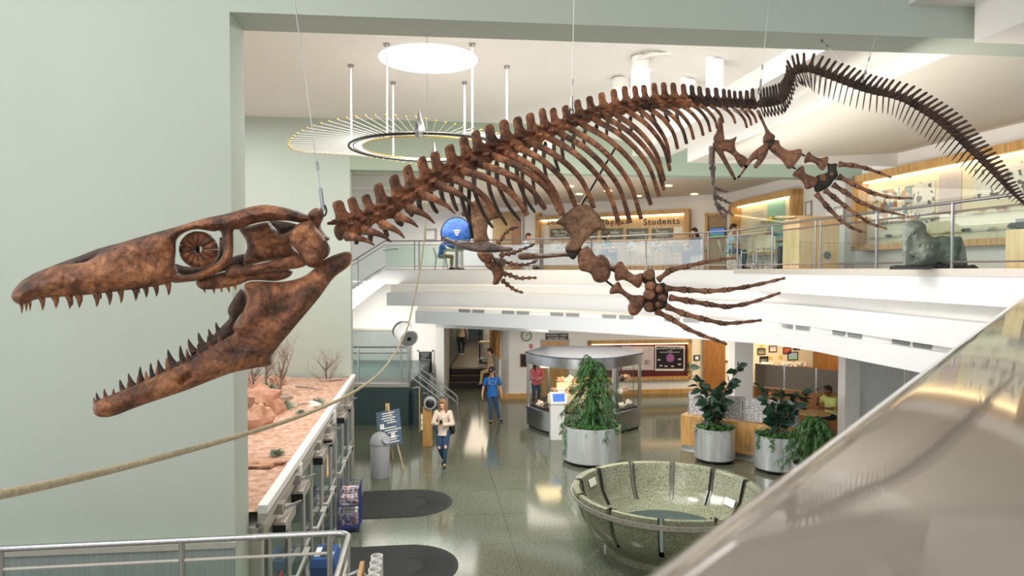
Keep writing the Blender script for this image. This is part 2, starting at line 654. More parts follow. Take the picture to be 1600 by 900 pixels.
def thing(name, label, cat, loc=(0, 0, 0), rz=0.0, group=None):
    o = bpy.data.objects.new(name, None)
    COL.objects.link(o)
    o.empty_display_size = 0.1
    o.location = loc
    o.rotation_euler = (0, 0, rz)
    o['label'] = label
    o['category'] = cat
    if group:
        o['group'] = group
    return o


def tag(o, label, cat, group=None):
    o['label'] = label
    o['category'] = cat
    if group:
        o['group'] = group
    return o


def struct(o):
    o['kind'] = 'structure'
    return o


def dup(root, loc, rz=None, label=None, group=None, scale=None):
    r = root.copy()
    COL.objects.link(r)
    r.location = loc
    if rz is not None:
        r.rotation_euler = (0, 0, rz)
    if label:
        r['label'] = label
    if group:
        r['group'] = group
    if scale:
        r.scale = scale
    for ch in list(root.children):
        c = ch.copy()
        COL.objects.link(c)
        c.parent = r
        for g in list(ch.children):
            d = g.copy()
            COL.objects.link(d)
            d.parent = c
    return r


def text(name, body, size, m, loc, ry_dir, parent=None, extrude=0.004, align='CENTER', up=(0, 0, 1), spacing=1.0):
    """lettering facing along ry_dir (the normal of the face it stands on)"""
    cu = bpy.data.curves.new(name, 'FONT')
    cu.body = body
    cu.size = size
    cu.extrude = extrude
    cu.align_x = align
    cu.align_y = 'CENTER'
    cu.space_character = spacing
    tmp = bpy.data.objects.new(name, cu)
    me = bpy.data.meshes.new_from_object(tmp)
    bpy.data.objects.remove(tmp)
    me.materials.clear()
    me.materials.append(MATS[m])
    o = bpy.data.objects.new(name, me)
    COL.objects.link(o)
    n = Vector(ry_dir).normalized()
    u = Vector(up)
    u = (u - n * u.dot(n)).normalized()
    x = u.cross(n)
    M = Matrix((x, u, n)).transposed().to_4x4()
    M.translation = Vector(loc)
    if parent is not None:
        o.parent = parent
        M.translation = Vector(loc) - Vector(parent.location)
    o.matrix_local = M
    return o


def spline(pts, n):
    """Catmull-Rom through pts (any dimension), n samples"""
    p = np.array(pts, float)
    d = np.r_[0, np.cumsum(np.linalg.norm(np.diff(p, axis=0), axis=1) ** 0.5)]
    t = np.linspace(0, d[-1], n)
    out = np.zeros((n, p.shape[1]))
    m = np.zeros_like(p)
    for i in range(len(p)):
        a, b = max(i - 1, 0), min(i + 1, len(p) - 1)
        m[i] = (p[b] - p[a]) / max(d[b] - d[a], 1e-9)
    for k, tt in enumerate(t):
        i = min(max(np.searchsorted(d, tt, 'right') - 1, 0), len(p) - 2)
        h = d[i + 1] - d[i]
        s = (tt - d[i]) / h
        out[k] = ((2 * s ** 3 - 3 * s ** 2 + 1) * p[i] + (s ** 3 - 2 * s ** 2 + s) * h * m[i] + (-2 * s ** 3 + 3 * s ** 2) * p[i + 1] + (s ** 3 - s ** 2) * h * m[i + 1])
    return out


def closed(pts, step, smooth=True):
    p = [tuple(q) for q in pts]
    if smooth:
        q = p[-3:] + p + p[:3]
        fine = spline(q, 40 * len(q))
        # keep the part between the wrapped ends
        a = np.argmin(np.linalg.norm(fine[:len(fine) // 3] - np.array(p[0]), axis=1))
        e = len(fine) - len(fine) // 3
        z = e + np.argmin(np.linalg.norm(fine[e:] - np.array(p[0]), axis=1))
        fine = fine[a:z]
    else:
        fine = np.array(p + [p[0]], float)
    seg = np.linalg.norm(np.diff(np.vstack([fine, fine[:1]]), axis=0), axis=1)
    L = seg.sum()
    n = max(8, int(L / step))
    cum = np.r_[0, np.cumsum(seg)]
    t = np.arange(n) * L / n
    ff = np.vstack([fine, fine[:1]])
    return np.c_[np.interp(t, cum, ff[:, 0]), np.interp(t, cum, ff[:, 1])]


def inside(pt, poly):
    x, y = pt[:, 0], pt[:, 1]
    r = np.zeros(len(pt), bool)
    n = len(poly)
    j = n - 1
    for i in range(n):
        xi, yi = poly[i]
        xj, yj = poly[j]
        c = ((yi > y) != (yj > y)) & (x < (xj - xi) * (y - yi) / (yj - yi + 1e-12) + xi)
        r ^= c
        j = i
    return r


def segdist(pt, poly):
    best = np.full(len(pt), 1e9)
    n = len(poly)
    for i in range(n):
        a, b = poly[i], poly[(i + 1) % n]
        ab = b - a
        t = np.clip(((pt - a) @ ab) / (ab @ ab + 1e-12), 0, 1)
        best = np.minimum(best, np.linalg.norm(pt - (a + t[:, None] * ab), axis=1))
    return best


def linedist(pt, line):
    line = np.array(line, float)
    best = np.full(len(pt), 1e9)
    for i in range(len(line) - 1):
        a, b = line[i], line[i + 1]
        ab = b - a
        t = np.clip(((pt - a) @ ab) / (ab @ ab + 1e-12), 0, 1)
        best = np.minimum(best, np.linalg.norm(pt - (a + t[:, None] * ab), axis=1))
    return best


def sheet2d(outline, step, holes=(), smooth=True):
    loops = [closed(outline, step, smooth)] + [closed(h, step, smooth) for h in holes]
    lo, hi = loops[0].min(0), loops[0].max(0)
    g = []
    r = 0
    y = lo[1] + step * 0.5
    while y < hi[1]:
        x = lo[0] + (step * 0.5 if r % 2 else 0)
        while x < hi[0]:
            g.append((x, y))
            x += step
        y += step * 0.87
        r += 1
    g = np.array(g) if g else np.zeros((0, 2))
    if len(g):
        ok = inside(g, loops[0])
        dd = segdist(g, loops[0])
        for h in loops[1:]:
            ok &= ~inside(g, h)
            dd = np.minimum(dd, segdist(g, h))
        ok &= dd > step * 0.55
        g, dd = g[ok], dd[ok]
    else:
        dd = np.zeros(0)
    nb = sum(len(l) for l in loops)
    pts = np.vstack(loops + [g])
    dist = np.r_[np.zeros(nb), dd]
    edges = []
    k = 0
    for l in loops:
        n = len(l)
        edges += [(k + i, k + (i + 1) % n) for i in range(n)]
        k += n
    vo, eo, fo, ov, oe, of = delaunay_2d_cdt([Vector((float(p[0]), float(p[1]))) for p in pts], edges, [], 0, 1e-5)
    V = np.array([(v.x, v.y) for v in vo])
    D = np.array([max((dist[i] for i in o), default=0) for o in ov])
    B = np.array([any(i < nb for i in o) or not o for o in ov])
    F = np.array([f for f in fo if len(f) == 3])
    cen = V[F].mean(axis=1)
    ok = inside(cen, loops[0])
    for h in loops[1:]:
        ok &= ~inside(cen, h)
    return V, F[ok], D, B


def bone_sheet(mb, outline, depth, t, rad, holes=(), step=4.0, back=1.0, ridges=(), nz=0.12, place=None, smooth=True):
    """rounded bone of the given outline; depth(px,py) is the middle plane, t the half thickness in metres, rad the rounding in pixels"""
    V, F, D, B = sheet2d(outline, step, holes, smooth)
    q = np.clip(D / rad, 0, 1)
    h = t * np.sqrt(np.maximum(0, 1 - (1 - q) ** 2))
    add = np.zeros(len(V))
    for line, amp, sig in ridges:
        add += amp * np.exp(-(linedist(V, line) / sig) ** 2)
    pl = place or P
    vs, idx_b = [], {}
    for i in range(len(V)):
        x, y = V[i]
        n = noise.fractal(Vector((x / 28, y / 28, t * 50)), 0.8, 2.0, 4) * nz * t * q[i]
        vs.append(pl(x, y, depth(x, y) - h[i] - add[i] * min(1, q[i] * 2) - n))
    n0 = len(V)
    for i in range(n0):
        if not B[i]:
            x, y = V[i]
            idx_b[i] = len(vs)
            vs.append(pl(x, y, depth(x, y) + h[i] * back))
    fs = [tuple(f) for f in F]
    for f in F:
        fs.append(tuple(idx_b.get(i, i) for i in f[::-1]))
    mb.add(vs, fs)


def zc(x0, y0, s, pts):
    return [(x0 + p[0] / s, y0 + p[1] / s) for p in pts]


def flat(mb, outline, z, holes=()):
    loops = [np.array(l, float) for l in [outline] + list(holes)]
    pts = np.vstack(loops)
    edges, k = [], 0
    for l in loops:
        edges += [(k + i, k + (i + 1) % len(l)) for i in range(len(l))]
        k += len(l)
    vo, eo, fo, a, b, c = delaunay_2d_cdt([Vector(p) for p in pts], edges, [], 0, 1e-6)
    V = np.array([(v.x, v.y) for v in vo])
    F = np.array([f for f in fo])
    cen = V[F].mean(axis=1)
    ok = inside(cen, loops[0])
    for h in loops[1:]:
        ok &= ~inside(cen, h)
    mb.add([(p[0], p[1], z) for p in V], [tuple(int(i) for i in f) for f in F[ok]])


def circ(c, r, n=48):
    return [(c[0] + r * math.cos(2 * math.pi * i / n), c[1] + r * math.sin(2 * math.pi * i / n)) for i in range(n)]

mat('case_roof', '5C626C', 0.35, metal=0.4, var=0.08, scale=3)
mat('dial', 'D2D6C6', 0.6)
mat('rail_steel', '8C8C8E', 0.3, metal=0.9, var=0.05)
# ================================================================ THE BUILDING
def st(name, mb, m, bev=0.0, smooth=True):
    return struct(mb.build(name, m, None, smooth, bev))


V2 = lambda p, s, t: (p[0] + BX.x * s + AX.x * t, p[1] + BX.y * s + AX.y * t)

# floor of the lobby
mb = MB()
mb.box((1, 19, -0.1), (34, 46, 0.2))
st('floor', mb, 'floor_terrazzo')

# near green wall with the wide opening: pier at the left and the deep beam over the opening
C1 = Vector((-2.58, 6.3, 0))
BW = Vector((0.995, 0.0998, 0))
mb = MB()
mb.obox(C1 - BW * 9, BW * 9, AX * 0.49, (0, 0, 9.7))
st('wall_left', mb, 'green_wall')
mb = MB()
mb.obox(Vector((C1.x, C1.y, 7.25)), BW * 14, AX * 0.49, (0, 0, 2.45))
st('wall_beam', mb, 'green_wall')
mb = MB()
mb.obox(C1 - BW * 9 - AX * 0.05, BW * 9.0, AX * 0.05, (0, 0, 2.33))
st('wall_panel', mb, 'grey_wood')
mb = MB()
mb.obox(Vector((C1.x, C1.y, 2.33)) - BW * 9 - AX * 0.07, BW * 9.02, AX * 0.07, (0, 0, 0.05))
st('trim_1', mb, 'aluminium')
mb = MB()
mb.obox(Vector((4.68, 6.25, 7.16)), BW * 5, AX * 0.62, (0, 0, 2.5))
st('wall_bulkhead', mb, 'white_wall')

# high ceiling of the front bay (out of view; the cables hang from it)
mb = MB()
mb.box((1.5, 0.9, 9.75), (20, 11.8, 0.1))
st('ceiling_front', mb, 'ceiling_white')

mb = MB()
mb.box((6.9, -0.4, 7.3), (0.3, 9.4, 4.8))
st('wall_front_right', mb, 'white_wall')  # unseen wall, added to keep outside light off the beam's right end

# far green wall over the vestibule and its header over the upper room
FW = Vector((-3.64, 15.4, 0))
mb = MB()
mb.obox(FW - BX * 9, BX * 9, AX * 0.4, (0, 0, 8.4))
st('wall_far', mb, 'green_wall')
mb = MB()
mb.obox(Vector((FW.x, FW.y, 7.14)), BX * 13.5, AX * 0.4, (0, 0, 1.26))
st('wall_header', mb, 'green_header')


# stepped ceiling
def s1(y): return (4.83 - 0.1246 * (y - 7.31), y)
def s2(y): return (3.86 - 0.1246 * (y - 8.07), y)
def s3(y): return (s2(y)[0] - 1.5, y)
def wr(y, o=0.0): return (8.66 - 0.1246 * (y - 16.8) + o, y)


Y0, Y1 = 6.55, 17.2
mb = MB()
sky_c, sky_r = (-1.34, 11.06), 0.79
rec_c, rec_r = (2.38, 10.9), 0.46
flat(mb, [(-14, Y0 - 1), s3(Y0 - 1), s3(Y1), (-14, Y1)], 8.27, [circ(sky_c, sky_r)])
n = len(mb.v)
a, b, c, d = s3(Y0), s3(Y1), s2(Y1), s2(Y0)
mb.add([(a[0], a[1], 8.27), (b[0], b[1], 8.27), (c[0], c[1], 7.86), (d[0], d[1], 7.86)], [(0, 1, 2, 3)])
mb.add([(d[0], d[1], 7.86), (c[0], c[1], 7.86), (c[0], c[1], 7.57), (d[0], d[1], 7.57)], [(0, 1, 2, 3)])
e, f = s1(Y1), s1(Y0)
mb.add([(d[0], d[1], 7.57), (c[0], c[1], 7.57), (e[0], e[1], 7.57), (f[0], f[1], 7.57)], [(0, 1, 2, 3)])
st('ceiling', mb, 'ceiling_white', smooth=False)
# upright faces of the lower step, with the sloping soffit beyond
mb = MB()
yb = 15.1
e, f = s1(yb), s1(Y0)
mb.add([(e[0], e[1], 7.57), (f[0], f[1], 7.57), (f[0], f[1], 7.25), (e[0], e[1], 7.25)], [(0, 1, 2, 3)])
k = (9.2, yb + 0.6)
mb.add([(e[0], e[1], 7.57), (k[0], k[1], 7.57), (k[0], k[1], 7.25), (e[0], e[1], 7.25)], [(0, 1, 2, 3)])
st('trim_2', mb, 'white_wall', smooth=False)
mb = MB()
g, h = wr(Y0, 0.2), wr(15.7, 0.2)
mb.add([(f[0], f[1], 7.25), (e[0], e[1], 7.25), (h[0], h[1], 7.56), (g[0], g[1], 7.56)], [(0, 1, 2, 3)])
st('ceiling_soffit', mb, 'soffit_beige', smooth=False)
# skylight: lined well and bright diffuser
mb = MB()
mb.lathe((sky_c[0], sky_c[1], 8.27), [(sky_r, 0), (sky_r, 0.22)], 48, close=False)
sk = struct(mb.build('skylight', 'white_paint'))
mb = MB()
mb.lathe((sky_c[0], sky_c[1], 8.45), [(0.001, 0), (sky_r, 0)], 48, close=False)
mb.build('diffuser', 'lamp_white', sk)
# unlit round ceiling dish among the cylinders
mb = MB()
zc0 = 8.19
mb.lathe((rec_c[0], rec_c[1], zc0), [(rec_r, 0.0), (rec_r, -0.03), (rec_r - 0.05, -0.03), (rec_r - 0.09, 0.06), (0.001, 0.08)], 40, close=False)
tag(mb.build('ceiling_dish', 'ceiling_white'), 'shallow unlit round recess in the ceiling between the white cylinders', 'ceiling light')

# right wall of the upper hall, pilaster, upper back walls, upper ceiling
mb = MB()
mb.seg(wr(5.5), wr(27.5), 0.3, 3.2, 8.4, side=-0.15)
st('wall_right', mb, 'white_wall')
mb = MB()
p = wr(17.6)
mb.box((p[0] - 0.14, p[1], 6.25), (0.3, 0.9, 2.7), YAW)
st('trim_3', mb, 'white_wall', 0.01)
UB0, UB1 = (7.75, 24.5), (-10.3, 36.95)
mb = MB()
mb.seg(UB0, UB1, 0.3, 4.3, 8.4, side=-0.15)
st('wall_back_upper', mb, 'white_wall')
mb = MB()
flat(mb, [(-14, 15.6), (9.4, 15.6 + 2.2), (9.4, 40), (-14, 40)], 7.62)
st('ceiling_upper', mb, 'soffit_beige', smooth=False)
mb = MB()
mb.seg((-9, 24.2), (-1.2, 24.2), 0.5, 7.25, 7.62)
mb.seg((-9, 20.2), (-1.6, 20.2), 0.5, 7.3, 7.62)
st('ceiling_beam', mb, 'white_wall')
for i, (px, py) in enumerate([(890, 291), (950, 298), (1044, 290), (997, 306), (1085, 303), (905, 303)]):
    q = onz(px, py, 7.615)
    m2 = MB()
    m2.lathe((q.x, q.y, 7.60), [(0.13, 0.0), (0.11, 0.012), (0.001, 0.012)], 20, close=False)
    dl = m2.build('recessed_downlight', 'lamp_warm')
    tag(dl, 'small lit recessed downlight in the beige ceiling above the society display', 'ceiling light', 'downlights over the society display')

# ---- balcony slab and the tiers of white fascia under it
EDGE = [(-4.75, 25.5), (-2.1, 25.4), (-0.6, 24.75), (1.0, 23.8), (2.63, 22.6), (4.13, 21.1), (5.45, 19.75), (6.02, 18.3), (6.2, 16.3), (6.43, 14.5),
        (6.7, 12.6), (6.94, 10.77), (7.1, 9.4), (7.5, 6.0), (7.7, 4.5)]
TIER2 = [(-4.3, 23.4), (-2.0, 22.8), (1.0, 21.4), (4.0, 19.2), (5.6, 17.4), (6.3, 15.8), (6.55, 14.2), (6.85, 11.6), (7.05, 9.8), (7.6, 4.5)]
TIER3 = [(-3.15, 22.2), (-1.2, 21.1), (1.1, 19.7), (4.0, 17.6), (5.7, 16.2), (6.4, 14.8), (6.65, 13.2), (7.0, 10.9), (7.65, 4.5)]


def sm(line, n=60):
    return [tuple(p) for p in spline(line, n)]


def offs(line, o):
    out = []
    for i in range(len(line)):
        a, b = Vector(line[max(i - 1, 0)]), Vector(line[min(i + 1, len(line) - 1)])
        t = (b - a).normalized()
        out.append((line[i][0] - t.y * o, line[i][1] + t.x * o))
    return out


def slab(name, line, z0, z1, m, back, bev=0.0):
    mb = MB()
    mb.prism(list(line) + back, z0, z1)
    return st(name, mb, m, bev)


BACK = [(9.6, 4.5), (9.0, 27), (8.0, 28), (-4.75, 37)]
E_ = [EDGE[0]] + sm(EDGE[1:], 70)
slab('floor_upper', E_, 4.36, 4.885, 'white_fascia', BACK)
slab('floor_upper_finish', offs(E_, 0.06), 4.885, 4.9, 'corridor_floor', BACK)
mb = MB()
ez = [p for p in offs(E_, -0.012) if p[1] < 18.6]
ei = [p for p in offs(E_, 0.12) if p[1] < 18.6]
mb.prism(ez + ei[::-1], 4.79, 4.915)
st('trim_4', mb, 'aluminium')
T2 = sm(TIER2)
T3 = sm(TIER3)
slab('ceiling_cove', offs(T2, 0.35), 4.1, 4.36, 'white_wall', BACK[:3] + [(-4.3, 30)])
slab('ceiling_tier', T2, 3.66, 4.1, 'white_fascia', BACK[:3] + [(-4.3, 30)])
slab('ceiling_vent_band', offs(T3, 0.1), 3.5, 3.66, 'white_wall', BACK[:3] + [(-3.4, 30)])
slab('ceiling_tier_lower', T3, 3.15, 3.55, 'white_fascia', BACK[:3] + [(-3.15, 30)])
mb = MB()
mb.prism([(-2.75, 24.4), (1.2, 22.6), (1.2, 28), (-2.75, 28)], 2.82, 3.15)
st('ceiling_bulkhead', mb, 'white_fascia')

mb = MB()
mb.box((11.0, 22.0, 3.2), (5.5, 14, 0.08))
st('ceiling_reading', mb, 'ceiling_white')

# air grilles in the band between the tiers
VB = offs(T3, 0.1)


def at_px(line, px):
    """point on a plan line seen at image column px, and the tangent there"""
    for i in range(len(line) - 1):
        a, b = line[i], line[i + 1]
        fa, fb = 800 + FPX * a[0] / a[1], 800 + FPX * b[0] / b[1]
        if fa <= px <= fb:
            t = (px - fa) / (fb - fa + 1e-9)
            tg = Vector((b[0] - a[0], b[1] - a[1], 0)).normalized()
            return Vector((a[0] + (b[0] - a[0]) * t, a[1] + (b[1] - a[1]) * t, 0)), tg
    i = min(range(1, len(line) - 1), key=lambda k: abs(800 + FPX * line[k][0] / line[k][1] - px))
    return Vector((line[i][0], line[i][1], 0)), Vector((line[i + 1][0] - line[i - 1][0], line[i + 1][1] - line[i - 1][1], 0)).normalized()


VL = offs(T2, -0.0)
for k, (px, lab) in enumerate([(737, 'leftmost, above the corridor'), (806, 'above the wall clock'),
                               (883, 'above the lecture hall sign'), (966, 'above the lit poster case'), (1066, 'above the small wall frame'),
                               (1243, 'above the reading counter'), (1325, 'left one over the grey panels'), (1427, 'rightmost, beside the foreground parapet')]):
    q, tg = at_px(VB, px)
    nn = Vector((tg.y, -tg.x, 0))
    v = thing('air_vent', 'grey louvred air vent in the white band, ' + lab, 'air vent', (q.x, q.y, 3.6), 0, 'air vents under the balcony')
    for sgn in (-1, 1):
        m2 = MB()
        c0 = q + tg * (0.26 * sgn) + nn * 0.012
        for e0, e1, z0, z1 in ((-0.22, 0.22, 3.6, 3.613), (-0.22, 0.22, 3.647, 3.66)):
            m2.obox(Vector((c0.x, c0.y, z0)) + tg * e0 - nn * 0.01, tg * (e1 - e0), nn * 0.03, (0, 0, z1 - z0))
        for j in range(15):
            m2.obox(Vector((c0.x, c0.y, 3.56)) + tg * (-0.22 + 0.029 * j) - nn * 0.01, tg * 0.012, nn * 0.02, (0, 0, 0.1))
        m2.build('louvre', 'grey_panel', v)

# ---- lower walls
LB = (-2.62, 26.3)
mb = MB()
mb.seg((-9, 27.3), (-2.62, 27.3), 0.3, 0, 4.4)
mb.obox((-2.92, 26.2, 0), (0.3, 0, 0), (0, 2.2, 0), (0, 0, 4.36))
st('wall_back_left', mb, 'white_wall')
mb = MB()
mb.obox((-9, 27.0, 1.3), (4.95, 0, 0), (0, 0.15, 0), (0, 0, 1.2))
st('trim_5', mb, 'grey_wood')
mb = MB()
mb.obox((-9, 26.94, 2.5), (4.6, 0, 0), (0, 0.2, 0), (0, 0, 0.07))
st('trim_6', mb, 'aluminium')
# wall with the clock, and the long wall with the poster case
W0 = Vector((-0.36, 25.7, 0))
mb = MB()
mb.obox(W0, BX * 1.45, AX * 0.4, (0, 0, 3.2))
mb.obox(W0, BX * 0.25, AX * 9.0, (0, 0, 3.2))
st('wall_clock', mb, 'white_wall')
W1 = W0 + BX * 1.45 + AX * 0.35
mb = MB()
mb.obox(W1, BX * 6.3, AX * 0.3, (0, 0, 3.2))
st('wall_back', mb, 'white_wall')
mb = MB()
mb.obox(W0 - AX * 0.03 - BX * 0.02, BX * 1.5, AX * 0.03, (0, 0, 0.2))
mb.obox(W0 - AX * 0.03 - BX * 0.03, BX * 0.03, AX * 2.6, (0, 0, 0.2))
mb.obox(W1 - AX * 0.03, BX * 6.3, AX * 0.03, (0, 0, 0.18))
st('baseboard_back', mb, 'oak')
mb = MB()
mb.obox(W0 - AX * 0.02 + BX * 0.0, BX * 0.14, AX * 0.02, (0, 0, 1.5))
st('trim_7', mb, 'grey_frame')
# corridor beyond the steps
mb = MB()
mb.obox((-2.62, 29.2, 0), (2.6, 0, 0), (0.0, 14, 0), (0, 0, 0.7))
st('floor_corridor', mb, 'corridor_floor')
mb = MB()
mb.obox((-2.95, 28.3, 0), (0.3, 0, 0), (0, 14, 0), (0, 0, 4.4))
mb.obox((-2.95, 43, 0), (4.0, 0, 0), (0, 0.3, 0), (0, 0, 4.4))
st('wall_corridor', mb, 'dark_tile')
mb = MB()
mb.obox((-2.95, 26.4, 3.6), (3.2, 0, 0), (0, 17, 0), (0, 0, 0.1))
st('ceiling_corridor', mb, 'ceiling_white')
mb = MB()
for i in range(3):
    mb.obox((-2.6, 28.15 + 0.35 * i, 0), (2.4, 0, 0), (0, 0.36, 0), (0, 0, 0.235 * (i + 1) - 0.005))
st('floor_steps', mb, 'step_dark')
mb = MB()
for i in range(3):
    mb.obox((-2.6, 28.14 + 0.35 * i, 0.235 * (i + 1) - 0.012), (2.4, 0, 0), (0, 0.05, 0), (0, 0, 0.014))
st('trim_8', mb, 'nosing')
# right part of the ground floor: columns, recess of the reading room, grey glazed panels
mb = MB()
mb.obox((7.0, 21.4, 0), BX * 0.62, AX * 0.5, (0, 0, 3.2))
st('column_left', mb, 'white_wall', 0.01)
mb = MB()
mb.obox((8.35, 17.05, 0), BX * 0.45, AX * 0.3, (0, 0, 3.25))
st('column_right', mb, 'white_wall', 0.01)
mb = MB()
mb.obox((5.6, 26.9, 0), BX * 9.0, AX * 0.2, (0, 0, 3.2))
st('wall_reading', mb, 'case_cream')
mb = MB()
mb.obox((12.2, 27.6, 0), BX * 0.2, -AX * 11, (0, 0, 3.2))
st('wall_lower_right', mb, 'dark_oak')
WP = Vector((8.72, 17.2, 0))
mb = MB()
for k in range(3):
    mb.obox(WP + Vector((0.02, 0, 0.05)) - AX * (1.75 * (k + 1)), BX * 0.04, AX * 1.67, (0, 0, 3.05))
st('window_1', mb, 'grey_panel')
mb = MB()
for k in range(4):
    mb.obox(WP - AX * (1.75 * k + 0.04), BX * 0.09, AX * 0.08, (0, 0, 3.15))
mb.obox(WP + Vector((0, 0, 1.05)) - AX * 5.3, BX * 0.08, AX * 5.3, (0, 0, 0.07))
st('trim_9', mb, 'aluminium')

# ---- foreground parapet with its wide polished cap
H = 0.22
pa, pb = onz(1010, 900, EYE.z - H), onz(1600, 461, EYE.z - H)
u = (pb - pa).normalized()
w = Vector((u.y, -u.x, 0))
mb = MB()
sec = []
for a in range(0, 91, 15):
    sec.append((0.012 - 0.012 * math.cos(R(90 - a)), -0.012 + 0.012 * math.sin(R(90 - a)) - 0.012 * 0))
prof = [(0.0, -0.6), (0.0, -0.07)] + [(0.07 - 0.07 * math.cos(R(t)), -0.07 + 0.07 * math.sin(R(t))) for t in range(5, 91, 5)] + [(0.55, 0.0), (0.6, -0.04), (0.6, -0.6)]
vs = []
A0, A1 = pa - u * 2.2 - w * 0.04, pa + u * 9.2 - w * 0.04
for base in (A0, A1):
    for o, z in prof:
        q = base + w * o
        vs.append((q.x, q.y, EYE.z - H + z))
m_ = len(prof)
fs = [(i, i + 1, m_ + i + 1, m_ + i) for i in range(m_ - 1)] + [(m_ - 1, 0, m_, 2 * m_ - 1), tuple(range(m_)), tuple(range(m_, 2 * m_))[::-1]]
mb.add(vs, fs)
st('wall_parapet', mb, 'parapet_top')
mb = MB()
ba, bb = A0 + w * 0.1, A1 + w * 0.1
mb.obox((ba.x, ba.y, 0), u * 11.4, w * 0.4, (0, 0, EYE.z - H - 0.55))
st('wall_parapet_base', mb, 'white_wall')
# ================================================================ THE SKELETON
SK = thing('mosasaur_skeleton', 'brown marine reptile skeleton with open toothed jaws hanging across the hall', 'skeleton', P(900, 250, 4.6))


def sk(name, mb, m='bone', parent=None, smooth=True, angle=50):
    o = mb.build(name, m, SK if parent is None else parent, smooth, angle=angle)
    if parent is not None:
        # stored relative to the skeleton's own origin; the part itself sits there too
        pass
    return o


def part_child(name, mb, m, part):
    """sub-part: same origin as the skeleton, parented to the part (whose own transform is identity under the skeleton)"""
    o = mb.build(name, m, SK, True)
    o.parent = part
    return o


_HX = [20, 505, 600, 700, 800, 900, 1000, 1100, 1183, 1220, 1237, 1252, 1300, 1400, 1500, 1600, 1640]
_HD = [2.62, 3.06, 3.36, 3.78, 4.25, 4.75, 5.15, 5.5, 5.8, 6.05, 6.28, 6.36, 6.34, 6.18, 5.9, 5.55, 5.4]


def SD(px):
    return float(np.interp(px, _HX, _HD))


def skd(o=0.0):
    return lambda x, y: 2.62 + (x - 20) * 0.0009 + o


J = lambda pts: zc(0, 300, 2.368, pts)         # whole skull view
K = lambda pts: zc(260, 300, 4.5, pts)         # back of the skull
N = lambda pts: zc(130, 450, 4.284, pts)       # lower jaw

# --- cranium with orbit
cran = (J([(42, 380), (48, 402), (75, 416), (110, 406), (150, 394), (230, 388), (330, 380), (400, 372), (520, 357), (610, 342)]) +
        K([(25, 632), (60, 640), (150, 632), (220, 622), (330, 582), (400, 542), (450, 490), (470, 430), (471, 330), (474, 268), (515, 263),
           (600, 228), (720, 205), (840, 203), (930, 214), (1000, 217), (1032, 205), (1010, 172), (960, 148), (850, 114), (760, 97), (680, 90),
           (590, 104), (500, 130), (400, 158), (320, 174), (200, 204), (100, 235)]) +
        J([(440, 190), (372, 222), (330, 252), (300, 262), (200, 274), (100, 316), (60, 350)]))
orbit = K([(70, 345), (95, 308), (150, 276), (220, 262), (330, 278), (376, 274), (394, 330), (400, 420), (372, 478), (300, 525), (180, 578), (98, 580), (76, 540),
           (62, 500), (66, 420)])
mb = MB()
bone_sheet(mb, cran, skd(), 0.055, 34, [orbit], 3.2, back=2.0, nz=0.25, ridges=[
    (J([(660, 200), (600, 230), (640, 300)]), -0.012, 7), (J([(60, 385), (300, 330), (620, 300)]), 0.008, 14),
    (J([(450, 190), (650, 150), (800, 115)]), 0.012, 6), (J([(850, 95), (1000, 75), (1130, 90)]), 0.014, 6),
    (J([(500, 240), (535, 310)]), -0.006, 3), (J([(350, 250), (370, 330)]), -0.005, 3), (J([(240, 290), (235, 360)]), -0.005, 3)])
skull = sk('skull', mb)
# roof of the snout on the far side, seen past the nostril
mb = MB()
bone_sheet(mb, J([(110, 312), (200, 271), (300, 234), (372, 207), (470, 186), (520, 200), (420, 232), (340, 268), (230, 300)]), skd(0.09), 0.03, 10, step=3.5, nz=0.2)
part_child('snout_roof', mb, 'bone_dark', skull)
# far side cheek, seen through the openings
mb = MB()
bone_sheet(mb, K([(40, 500), (130, 522), (250, 520), (320, 490), (362, 420), (376, 320), (398, 330), (404, 430), (380, 505), (470, 455), (560, 440), (560, 515), (450, 545),
                  (250, 592), (90, 578)]), skd(0.17), 0.02, 8, step=3.2)
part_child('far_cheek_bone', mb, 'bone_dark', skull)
mb = MB()
bone_sheet(mb, K([(720, 203), (760, 200), (870, 215), (925, 235), (870, 275), (800, 300), (770, 262)]), skd(0.18), 0.02, 8, step=3.2)
part_child('far_temporal_bone', mb, 'bone_dark', skull)
# braincase
mb = MB()
bone_sheet(mb, K([(512, 258), (590, 235), (720, 212), (758, 255), (805, 296), (870, 275), (925, 232), (945, 300), (900, 340), (890, 385), (955, 440), (900, 460), (700, 488),
                  (552, 516), (544, 462), (566, 395), (556, 335)]), skd(0.09), 0.05, 16, step=3.2, nz=0.3, ridges=[(K([(570, 260), (700, 350), (860, 340)]), 0.02, 9)])
part_child('braincase', mb, 'bone', skull)
